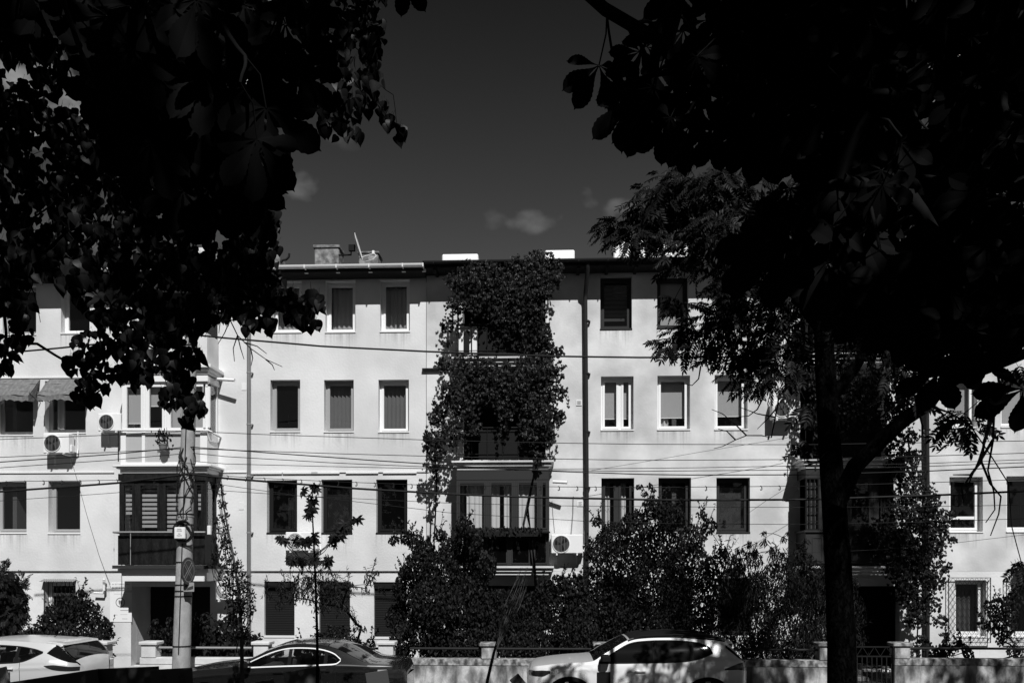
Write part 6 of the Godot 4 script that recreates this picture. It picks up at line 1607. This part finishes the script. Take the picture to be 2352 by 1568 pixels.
func shrub(called: String, label: String, cat: String, spots: Array, z0: float, z1: float, leaf: Mesh, size: float, dens: float, m: Material, shades := Vector2(0.5, 1.7), up := 0.5) -> Node3D:
	# several stems from the ground, a mass of small leaves
	var bl := []
	var lo := 1e9; var hx := 0.0
	for e in spots:
		var z := rng.randf_range(z0, z1); var c := P(e[0], e[1], z)
		bl.append([c, e[2] * (EYE.z - z) / FOC]); hx += c.x / spots.size()
	var o := thing(called, label, cat, Vector3(hx, 0.02, (z0 + z1) / 2))
	var list := []
	for i in bl.size():
		for k in int(pow(spots[i][2], 2.0) * dens * (3.9 if spots[i][2] > 24 else 2.8)) + 6:
			list.append(hang(bl[i][0], bl[i][1], size * 1.04, Vector3(0, up, 0.5), 0.95, rng.randf() < 0.45))
	var sprig := MB.new(); var any := false
	for i in bl.size():
		if spots[i][2] > 50 or spots[i][2] < 12: continue
		for k in 3:
			var d := (Vector3(rng.randf_range(-0.8, 0.8), 1.0, rng.randf_range(-0.3, 0.6))).normalized()
			var p0: Vector3 = bl[i][0] + d * bl[i][1] * 0.7
			var p1 := p0 + d * rng.randf_range(0.16, 0.42) + rv() * 0.05
			sprig.tube([p0, (p0 + p1) / 2 + rv() * 0.03, p1], 0.006, 0.003, 4, false); any = true
			for q in 9: list.append(pose(p0.lerp(p1, (q + 0.5) / 9.0), d * 0.5 + rv(), Vector3(0, 0.5, 0.5) + rv() * 0.7, size * rng.randf_range(0.6, 1.0)))
	if any: put(sprig, "shoots", M.twig, o).set_meta("kind", "stuff")
	var seeds := []
	for i in 4: seeds.append(Vector3(hx + (i - 1.5) * 0.16, 0.02, (z0 + z1) / 2 + rng.randf_range(-0.1, 0.1)))
	limbs(o, seeds, centres(bl), 0.008, M.bark, 0.016, 0.0)
	many("foliage", leaf, m, list, o, shades)
	return o
func garden() -> void:
	var s: Material = M.shrub_leaf
	var ov: Mesh = M.oval
	shrub("conifer_bush", "dark feathery conifer at the left edge above the silver hatchback", "bush", [[-20, 1350, 45], [8, 1345, 38], [18, 1400, 40], [5, 1440, 45], [42, 1410, 18], [46, 1365, 14], [-10, 1490, 45], [30, 1470, 26]], 2.6, 3.2, M.needle, 0.2, 0.045, s)
	shrub("shrub", "rounded dark shrub below the hooded grille window at left", "shrub", [[165, 1395, 34], [130, 1415, 32], [195, 1405, 34], [228, 1440, 28], [100, 1450, 30], [150, 1465, 46], [215, 1475, 36], [250, 1455, 12], [62, 1468, 26], [246, 1500, 16], [185, 1365, 14], [110, 1480, 40], [190, 1500, 40]], 2.6, 3.4, ov, 0.085, 0.13, s)
	shrub("shrub", "broad leaved shrub between the utility pole and the slender sapling", "shrub", [[465, 1455, 30], [510, 1460, 40], [560, 1480, 34], [490, 1500, 40], [545, 1505, 36], [585, 1490, 20], [440, 1440, 14], [430, 1480, 20], [530, 1425, 20]], 2.8, 3.5, ov, 0.12, 0.075, s)
	shrub("upright_plant", "thin upright leafy plant before the dark entrance, left one of two", "plant", [[356, 1425, 8], [352, 1450, 11], [354, 1480, 13], [346, 1440, 6]], 3.0, 3.2, ov, 0.085, 0.09, s)
	shrub("upright_plant", "thin upright leafy plant before the dark entrance, right one beside the pole", "plant", [[388, 1422, 7], [384, 1445, 10], [386, 1478, 13], [394, 1452, 7]], 3.0, 3.2, ov, 0.085, 0.09, s)
	shrub("small_tree", "airy little tree with drooping narrow leaves and crooked branches before closed shutters", "tree", [[655, 1350, 22], [690, 1338, 26], [730, 1335, 26], [675, 1372, 16], [762, 1362, 28], [800, 1348, 18], [850, 1325, 15], [865, 1312, 8], [735, 1385, 24], [818, 1432, 12], [785, 1395, 20], [840, 1352, 12], [710, 1362, 24], [770, 1335, 14], [830, 1440, 10], [640, 1385, 14], [612, 1362, 12], [875, 1350, 10]], 2.0, 2.9, M.narrow, 0.13, 0.055, s, Vector2(0.9, 2.6))
	shrub("shrub", "low bushy shrub at the foot of the airy little tree", "shrub", [[770, 1468, 34], [735, 1475, 26], [815, 1485, 26], [850, 1478, 14], [700, 1490, 20], [780, 1500, 34]], 2.6, 3.3, ov, 0.09, 0.1, s)
	shrub("shrub", "tall dark shrub with an arching tip left of the curtained balcony", "shrub", [[905, 1238, 12], [935, 1232, 18], [975, 1262, 26], [955, 1240, 20], [1010, 1225, 16], [1040, 1262, 34], [1065, 1210, 24], [1062, 1188, 10], [1085, 1240, 26], [960, 1300, 36], [1010, 1310, 46], [1080, 1310, 50], [940, 1350, 40], [1000, 1380, 60], [1075, 1380, 60], [925, 1420, 40], [990, 1440, 60], [1080, 1450, 60], [925, 1480, 34], [1010, 1490, 50], [1110, 1300, 30], [1100, 1500, 40], [930, 1310, 16], [1125, 1285, 14]], 2.2, 3.5, ov, 0.085, 0.14, s)
	shrub("shrub", "low spreading dark shrub under the curtained balcony, behind the leaning bare stem", "shrub", [[1150, 1400, 50], [1215, 1410, 55], [1280, 1390, 50], [1322, 1350, 36], [1160, 1460, 55], [1240, 1470, 55], [1325, 1450, 50], [1285, 1340, 24], [1200, 1500, 50], [1290, 1500, 50], [1330, 1400, 40], [1255, 1360, 30]], 2.4, 3.5, ov, 0.08, 0.15, s)
	shrub("shrub", "tallest dark shrub with small leaves, right of the dark downpipe and above the white car", "shrub", [[1500, 1165, 26], [1535, 1185, 34], [1460, 1205, 36], [1410, 1232, 36], [1372, 1262, 32], [1520, 1250, 55], [1590, 1235, 34], [1628, 1205, 20], [1612, 1180, 12], [1580, 1300, 55], [1440, 1290, 60], [1370, 1340, 46], [1510, 1350, 75], [1420, 1390, 70], [1590, 1390, 60], [1640, 1290, 22], [1370, 1440, 50], [1480, 1450, 70], [1580, 1460, 55], [1370, 1195, 14], [1640, 1330, 28], [1480, 1130, 8], [1468, 1116, 7], [1492, 1112, 6], [1500, 1122, 6], [1500, 1142, 8], [1560, 1150, 10], [1440, 1500, 50], [1540, 1500, 50], [1385, 1232, 16], [1660, 1262, 12]], 2.0, 3.5, ov, 0.075, 0.15, s)
	shrub("shrub", "soft feathery shrub with upright shoots between the tall shrub and the ash trunk", "shrub", [[1685, 1295, 26], [1730, 1280, 24], [1790, 1285, 24], [1848, 1290, 26], [1700, 1355, 60], [1785, 1355, 64], [1865, 1355, 56], [1720, 1440, 64], [1815, 1450, 66], [1885, 1430, 52], [1900, 1330, 40], [1650, 1410, 40], [1668, 1270, 12], [1700, 1262, 10], [1722, 1248, 8], [1757, 1240, 7], [1757, 1222, 5], [1800, 1235, 6], [1812, 1220, 4], [1842, 1250, 8], [1852, 1238, 6], [1775, 1262, 10], [1830, 1265, 8], [1950, 1400, 40], [1965, 1460, 24], [1750, 1500, 50], [1850, 1500, 50], [1640, 1480, 34], [1955, 1345, 20]], 2.2, 3.5, M.narrow, 0.12, 0.14, s)
	shrub("rose_bush", "loose thorny bush between the two grille windows at far right", "bush", [[2290, 1395, 26], [2305, 1435, 30], [2262, 1430, 14], [2330, 1375, 18], [2330, 1490, 14], [2320, 1405, 20], [2300, 1470, 10], [2285, 1520, 10], [2345, 1500, 16]], 2.8, 3.4, ov, 0.08, 0.1, s)
	shrub("low_plant", "small leafy plant behind the rail below the left grille window", "plant", [[2178, 1492, 16], [2205, 1480, 12], [2150, 1500, 14], [2225, 1498, 12], [2160, 1505, 12]], 3.0, 3.5, ov, 0.09, 0.12, s)
	# climbing vines on the balconies
	vine("climbing_vine", "dense climbing vine covering the two upper balconies in the middle", [[1040, 645, 18], [1075, 640, 34], [1128, 632, 34], [1180, 640, 36], [1225, 612, 26], [1255, 598, 22], [1285, 606, 12], [1272, 640, 24], [1240, 655, 36], [1040, 705, 18], [1028, 745, 17], [1062, 690, 30], [1110, 690, 42], [1168, 690, 42], [1225, 715, 34], [1242, 770, 28], [1210, 795, 22], [1150, 725, 26], [1025, 785, 12], [1255, 800, 24], [1285, 808, 14], [1215, 590, 12], [1160, 770, 16], [1130, 680, 40], [1100, 660, 34], [1200, 680, 36], [1190, 880, 40], [1110, 900, 34], [1160, 940, 26], [1230, 930, 34], [1095, 840, 26], [1220, 1000, 24], [1235, 585, 12], [1195, 740, 28], [1180, 600, 14], [1090, 615, 14],
		[1015, 838, 18], [1060, 845, 34], [1120, 855, 36], [1180, 855, 36], [1240, 845, 36], [1280, 850, 20], [1290, 905, 15], [1258, 895, 38], [1282, 955, 18], [1258, 955, 34], [1050, 895, 36], [1018, 925, 26], [1070, 940, 34], [1005, 960, 22], [1040, 995, 30], [998, 1008, 22], [982, 1005, 14], [1008, 1040, 18], [1135, 905, 34], [1198, 915, 40], [1250, 1005, 22], [1235, 1040, 14], [978, 1025, 9], [1090, 985, 20], [1215, 975, 24], [1000, 1072, 10], [1002, 1100, 8], [998, 1130, 5], [1002, 1160, 5], [1240, 1060, 10]], 0.86, 1.15,
		[[[998, 1040], [1003, 1100], [1000, 1180], [996, 1260], [1000, 1400], [1010, 1540]], [[1248, 1000], [1235, 1060], [1222, 1110], [1212, 1160], [1216, 1200], [1220, 1240], [1228, 1290], [1232, 1340], [1226, 1400], [1220, 1540]], [[1240, 1040], [1226, 1090], [1220, 1130], [1210, 1180], [1222, 1230], [1226, 1300], [1230, 1360], [1228, 1540]]])
	vine("climbing_vine", "shadowed climbing vine falling down the right-hand balconies and wall", [[1852, 850, 18], [1885, 868, 36], [1940, 878, 40], [2000, 880, 40], [2055, 880, 34], [2088, 925, 24], [1895, 935, 40], [1975, 950, 44], [2050, 960, 40], [2098, 1000, 18], [2085, 1055, 24], [2110, 1045, 14], [2055, 1090, 26], [2085, 1130, 32], [2128, 1140, 26], [2075, 1180, 40], [2138, 1195, 34], [2178, 1190, 18], [2025, 1215, 30], [2095, 1245, 42], [2155, 1255, 26], [2055, 1290, 30], [2125, 1315, 32], [2170, 1298, 14], [2088, 1365, 28], [2138, 1385, 22], [2160, 1425, 17], [2098, 1425, 20], [2170, 1460, 10], [2015, 1255, 26], [1985, 1230, 20], [2190, 1240, 10], [2120, 1468, 12], [2110, 1190, 36], [2075, 1245, 36], [2150, 1225, 30], [2110, 1280, 36], [2145, 1330, 26], [2075, 1335, 30], [2110, 1390, 26], [2065, 1060, 30], [2100, 1100, 26], [2140, 1160, 26], [1930, 920, 40], [2010, 925, 40], [2055, 1010, 26], [1900, 1000, 24], [2110, 1490, 10]], 0.8, 1.15,
		[[[2085, 1000], [2100, 1100], [2090, 1250], [2110, 1400], [2105, 1540]], [[2060, 1040], [2075, 1180], [2060, 1330], [2050, 1400], [2035, 1540]], [[2105, 1400], [2150, 1350], [2180, 1290]], [[1870, 900], [1875, 1010], [1885, 1060]]])
func vine(called: String, label: String, spots: Array, z0: float, z1: float, stems: Array) -> void:
	var o := thing(called, label, "vine", P(stems[0][-1][0], 1540, 0.9))
	var list := []
	for e in spots:
		var c := P(e[0], e[1], rng.randf_range(z0, z1)); var r: float = e[2] * 21.9 / FOC
		for i in int(e[2] * e[2] * 0.165) + 5:
			var q := rv() * r * (1.0 if rng.randf() < 0.85 else 1.35); q.z *= minf(1.0, 0.36 / r)
			list.append(pose(c + q, Vector3(0, -1, 0.3) + rv() * 0.6, Vector3(0, 0.55, 0.8) + rv() * 0.75, rng.randf_range(0.045, 0.085)))
	var strand := MB.new()
	for k in 30:
		var e: Array = spots[rng.randi() % spots.size()]
		var a := P(e[0] + rng.randf_range(-1, 1) * e[2], e[1] + e[2] * 0.6, rng.randf_range(z0, z1 + 0.1))
		var ln := rng.randf_range(0.2, 0.65)
		var b := a + Vector3(rng.randf_range(-0.25, 0.25), -ln, 0.02)
		strand.tube([a, (a + b) / 2 + rv() * 0.05, b], 0.005, 0.003, 4, false)
		for q in int(ln * 26): list.append(pose(a.lerp(b, rng.randf()) + rv() * 0.04, Vector3(0, -1, 0.3) + rv() * 0.7, Vector3(0, 0.55, 0.8) + rv() * 0.7, rng.randf_range(0.04, 0.075)))
	put(strand, "hanging_shoots", M.twig, o).set_meta("kind", "stuff")
	for s in stems:
		var p := []
		for i in s.size(): p.append(P(s[i][0], maxf(s[i][1], 0), 0.98 + 0.04 * sin(i * 2.0)))
		put(MB.new().tube(p, 0.024, 0.017, 7), "stem", M.bark, o)
	many("foliage", M.lobed, M.vine_leaf, list, o, Vector2(0.3, 2.3))
func park() -> void:
	# the trees of the park behind the viewer, which the panes opposite mirror
	var xs := [-27.0, -19.0, -10.5, -3.0, 5.5, 13.0, 21.0, 29.0]
	for i in xs.size():
		var base := Vector3(xs[i] + rng.randf_range(-1, 1), 1.2, 37.0 + rng.randf_range(-2.0, 4.0))
		var o := thing("park_tree", "tall leafy park tree behind the viewer", "tree", base, "park trees behind the viewer")
		put(MB.new().tube([base, base + Vector3(0.1, 4, 0), base + Vector3(0.3, 9, 0.2)], 0.3, 0.12, 10), "trunk", M.bark, o)
		var cc := []; var l := []
		for k in 26:
			var q := rv(); cc.append(base + Vector3(q.x * 4.6, 7.0 + q.y * 6.2, q.z * 3.5))
		for q: Vector3 in cc:
			for j in 26: l.append(hang(q, 1.7, 0.62, Vector3(0, 1, -0.2), 0.8))
		limbs(o, [base + Vector3(0.1, 4, 0), base + Vector3(0.3, 9, 0.2)], cc, 0.02, M.bark, 0.03)
		many("foliage", M.oval, M.linden_leaf, l, o)
func poplar() -> void:
	# the next street tree to the right, out of view: its long shadow lies on the right-hand bay
	var base := Vector3(13.2, 0.12, 13.6)
	var o := thing("poplar_tree", "tall columnar poplar further right along the pavement", "tree", base)
	put(MB.new().tube([base, base + Vector3(0.1, 8, 0), base + Vector3(0, 15, 0.1), base + Vector3(-0.1, 21.5, 0)], 0.26, 0.05, 12), "trunk", M.bark, o)
	var cc := []; var l := []
	for k in 60:
		var t := rng.randf(); var q := rv()
		cc.append(base + Vector3(q.x * 1.35 * sin(PI * (0.12 + 0.8 * t)), 5.0 + 17.0 * t, q.z * 1.4))
	for q: Vector3 in cc:
		for j in 130: l.append(hang(q, 0.75, 0.2, Vector3(0, 1, 0.5), 0.9))
	limbs(o, [base + Vector3(0.1, 8, 0), base + Vector3(0, 12, 0.1), base + Vector3(0, 15, 0.1), base + Vector3(-0.1, 20, 0)], cc, 0.01, M.bark, 0.02, 0.1)
	many("foliage", M.oval, M.linden_leaf, l, o)
func saplings() -> void:
	var z := 9.6
	var o := thing("sapling", "slender upright young tree with small leaves left of the dark saloon", "tree", P(556, 1300, z) * Vector3(1, 0, 1) + Vector3(0, 0.12, 0), "street saplings")
	var st := []
	for e in [[557, 1700], [556, 1568], [554, 1450], [548, 1360], [534, 1270], [516, 1180], [506, 1112]]: st.append(P(e[0], e[1], z))
	st[0].y = 0.1
	put(MB.new().tube(st, 0.042, 0.006, 8), "stem", M.bark_pale, o)
	var sp := [[506, 1118, 6], [507, 1135, 9], [508, 1160, 12], [510, 1190, 15], [512, 1215, 17], [515, 1245, 20], [520, 1270, 23], [524, 1300, 26], [530, 1330, 30], [540, 1360, 34], [550, 1390, 32], [552, 1425, 26], [556, 1455, 20], [490, 1240, 8], [490, 1280, 10], [560, 1330, 16], [575, 1370, 12], [580, 1400, 10], [565, 1350, 16], [545, 1300, 14], [495, 1200, 8], [485, 1300, 6]]
	var list := []; var up := MB.new()
	var g := RandomNumberGenerator.new(); g.seed = 8
	for e in sp:
		var c := P(e[0], e[1], z); var r: float = e[2] * 13.3 / FOC
		for i in int(e[2] * e[2] * 0.16) + 12:
			var q := rv() * r
			list.append(pose(c + q, Vector3(q.x * 2.0, 0.5, q.z * 2.0).normalized() * 0.6 + rv() * 0.9, Vector3(0, 0.4, 0.6) + rv() * 0.8, g.randf_range(0.034, 0.06)))
		for i in 3:
			var a := c + rv() * r * 0.8
			var b := Vector3(lerpf(a.x, st[4].x + (a.x - st[4].x) * 0.3, 0.6), a.y - g.randf_range(0.25, 0.5), lerpf(a.z, z, 0.7))
			up.tube([b, (a + b) / 2 + Vector3((a.x - b.x) * 0.2, 0, 0), a + Vector3(0, 0.1, 0)], 0.006, 0.003, 4, false)
	put(up, "twigs", M.twig, o).set_meta("kind", "stuff")
	leaves(o, [M.oval], M.sapling_leaf, list, 0)
	var o2 := thing("sapling", "thin young maple with a few tufts of pointed leaves before the dark saloon", "tree", P(728, 1300, z) * Vector3(1, 0, 1) + Vector3(0, 0.12, 0), "street saplings")
	st = []
	for e in [[729, 1700], [729, 1568], [728, 1450], [724, 1330], [720, 1240], [717, 1180], [716, 1112]]: st.append(P(e[0], e[1], z))
	st[0].y = 0.1
	put(MB.new().tube(st, 0.03, 0.007, 8), "stem", M.bark, o2)
	var tufts := [[722, 1122, 13], [716, 1145, 15], [712, 1165, 14], [695, 1128, 10], [706, 1180, 10], [798, 1205, 14], [780, 1222, 14], [818, 1192, 9], [765, 1240, 16], [772, 1225, 12], [652, 1240, 10], [680, 1243, 12], [704, 1240, 16], [722, 1235, 12], [750, 1288, 14], [755, 1282, 9], [668, 1285, 10], [692, 1288, 13], [720, 1288, 12], [640, 1235, 6]]
	list = []
	var tw := MB.new()
	for e in tufts:
		var c := P(e[0], e[1], z + rng.randf_range(-0.1, 0.1))
		var a := P(lerpf(720, e[0], 0.05), minf(e[1] + absf(e[0] - 720.0) * 0.75 + 10, 1400), z)
		tw.tube([a, a.lerp(c, 0.5) + Vector3(0, -0.04, 0), c], 0.007, 0.004, 4, false)
		for i in int(e[2] * 0.6): list.append(pose(c + rv() * e[2] * 13.3 / FOC * 0.8, Vector3(0, -0.9, 0) + rv() * 0.8, Vector3(0, 0.5, 0.6) + rv() * 0.8, rng.randf_range(0.09, 0.14)))
	put(tw, "twigs", M.twig, o2).set_meta("kind", "stuff")
	leaves(o2, [maple_leaf_mesh()], M.sapling_leaf, list, 300)
	# leaning bare stem with fine twigs
	var o3 := thing("bare_sapling", "leaning bare sapling with a broom of thin twigs before the stained garden wall", "tree", P(1112, 1300, z) * Vector3(1, 0, 1) + Vector3(0, 0.12, 0))
	st = []
	for e in [[1098, 1720], [1120, 1560], [1134, 1500], [1146, 1460]]: st.append(P(e[0], e[1], z))
	st[0].y = 0.1
	put(MB.new().tube(st, 0.03, 0.018, 8), "stem", M.bark, o3)
	var br := MB.new()
	for i in 13:
		var f := i / 12.0
		var p := []
		for k in 7:
			var t := k / 6.0
			p.append(P(lerpf(1140, 1190 + f * 26, pow(t, 1.1)) + sin(t * 7 + i) * 2.5 + (f - 0.5) * 16 * sin(t * PI), lerpf(1490, 1326 + 26 * sin(i * 2.1), t), z + sin(i * 1.7) * 0.25 * t))
		br.tube(p, 0.01, 0.003, 4, false)
	put(br, "twigs", M.bark_pale, o3).set_meta("kind", "stuff")

func cloud_cover() -> ImageTexture:
	# wisps low over the roofs and fair-weather clouds all round
	var w := 4096; var h := 2048
	var im := Image.create(w, h, false, Image.FORMAT_RGBA8)
	im.fill(Color(1, 1, 1, 0))
	var f := FastNoiseLite.new(); f.seed = 5; f.frequency = 0.012; f.fractal_octaves = 6
	var put_cloud := func(d: Vector3, ra: float, rb: float, dens: float) -> void:
		var az := atan2(d.x, -d.z); var el := asin(d.normalized().y)
		var cx := fposmod(az / TAU, 1.0) * w; var cy := (0.5 - el / PI) * h
		var rx := ra / TAU * w / maxf(0.3, cos(el)); var ry := rb / PI * h
		for y in range(int(cy - ry * 1.3), int(cy + ry * 1.3)):
			for x in range(int(cx - rx * 1.3), int(cx + rx * 1.3)):
				if y < 0 or y >= h / 2: continue
				var q := Vector2((x - cx) / rx, (y - cy) / ry).length()
				var n := f.get_noise_2d(x * 1.9, y * 3.6) * 1.3 + 0.5
				var a := clampf((n - q * q * 0.8) * dens, 0.0, 1.0)
				a *= smoothstep(1.3, 0.7, q)
				var xx := posmod(x, w)
				var o := im.get_pixel(xx, y)
				im.set_pixel(xx, y, Color(1, 1, 1, maxf(o.a, a)))
	for e in [[1215, 502, 84, 32, 0.07], [1352, 452, 34, 28, 0.055], [1418, 470, 44, 26, 0.075], [692, 430, 46, 34, 0.07], [800, 320, 48, 24, 0.05], [1140, 500, 36, 34, 0.03],
		[60, 175, 130, 60, 0.25], [200, 230, 120, 60, 0.3], [540, 190, 70, 55, 0.5], [470, 200, 60, 50, 0.5], [160, 570, 80, 50, 0.12], [30, 260, 60, 60, 0.3], [2160, 90, 90, 110, 0.3], [2230, 30, 90, 60, 0.4], [2330, 200, 80, 120, 0.4], [2130, 220, 80, 60, 0.2]]:
		put_cloud.call(dir(e[0], e[1]), e[2] / FOC, e[3] / FOC, e[4])
	var g := RandomNumberGenerator.new(); g.seed = 3
	for i in 34:
		var a := g.randf_range(0.75, TAU - 0.75)
		var el := g.randf_range(0.12, 0.7)
		put_cloud.call(Vector3(sin(a + TURN), tan(el), -cos(a + TURN)), g.randf_range(0.04, 0.12), g.randf_range(0.02, 0.05), g.randf_range(0.15, 0.55))
	return ImageTexture.create_from_image(im)

func _ready() -> void:
	rng.seed = 20240611
	# camera, sky, sun
	var cam := Camera3D.new()
	cam.name = "camera"
	cam.position = EYE
	cam.rotation.y = TURN
	cam.projection = Camera3D.PROJECTION_FRUSTUM
	cam.near = 0.1
	cam.far = 400.0
	cam.size = 2.0 * 0.1 * 784.0 / FOC
	cam.frustum_offset = Vector2(0, 0.1 * 516.0 / FOC)
	add_child(cam)
	var env := Environment.new()
	env.background_mode = Environment.BG_SKY
	var sm := ProceduralSkyMaterial.new()
	sm.sky_top_color = grey(0.0015)
	sm.sky_horizon_color = grey(0.34)
	sm.sky_curve = 0.15
	sm.ground_bottom_color = grey(0.03)
	sm.ground_horizon_color = grey(0.12)
	sm.sun_angle_max = 3.0
	sm.sky_cover = cloud_cover()
	env.sky = Sky.new()
	env.sky.sky_material = sm
	env.tonemap_mode = Environment.TONE_MAPPER_LINEAR
	env.tonemap_exposure = 1.0
	env.sdfgi_enabled = true; env.ssao_enabled = true; env.ssil_enabled = true
	var we := WorldEnvironment.new()
	we.name = "environment"; we.environment = env
	add_child(we)
	var sun := DirectionalLight3D.new()
	sun.name = "sun"
	sun.light_energy = 1.6
	sun.light_angular_distance = 0.5
	sun.shadow_enabled = true
	sun.basis = Basis.looking_at(-Vector3(0.3, 1.1, 1.0), Vector3.UP)
	add_child(sun)
	materials()
	M.oval = oval_leaf_mesh(0.3)
	M.narrow = oval_leaf_mesh(0.11, 0.5)
	M.needle = pinnate_leaf_mesh(77)
	M.lobed = vine_leaf_mesh()
	ground()
	build_left()
	build_right()
	ash()
	linden()
	chestnut()
	garden()
	saplings()
	park()
	poplar()
	cars()
	pole_and_cables()
	fixtures()
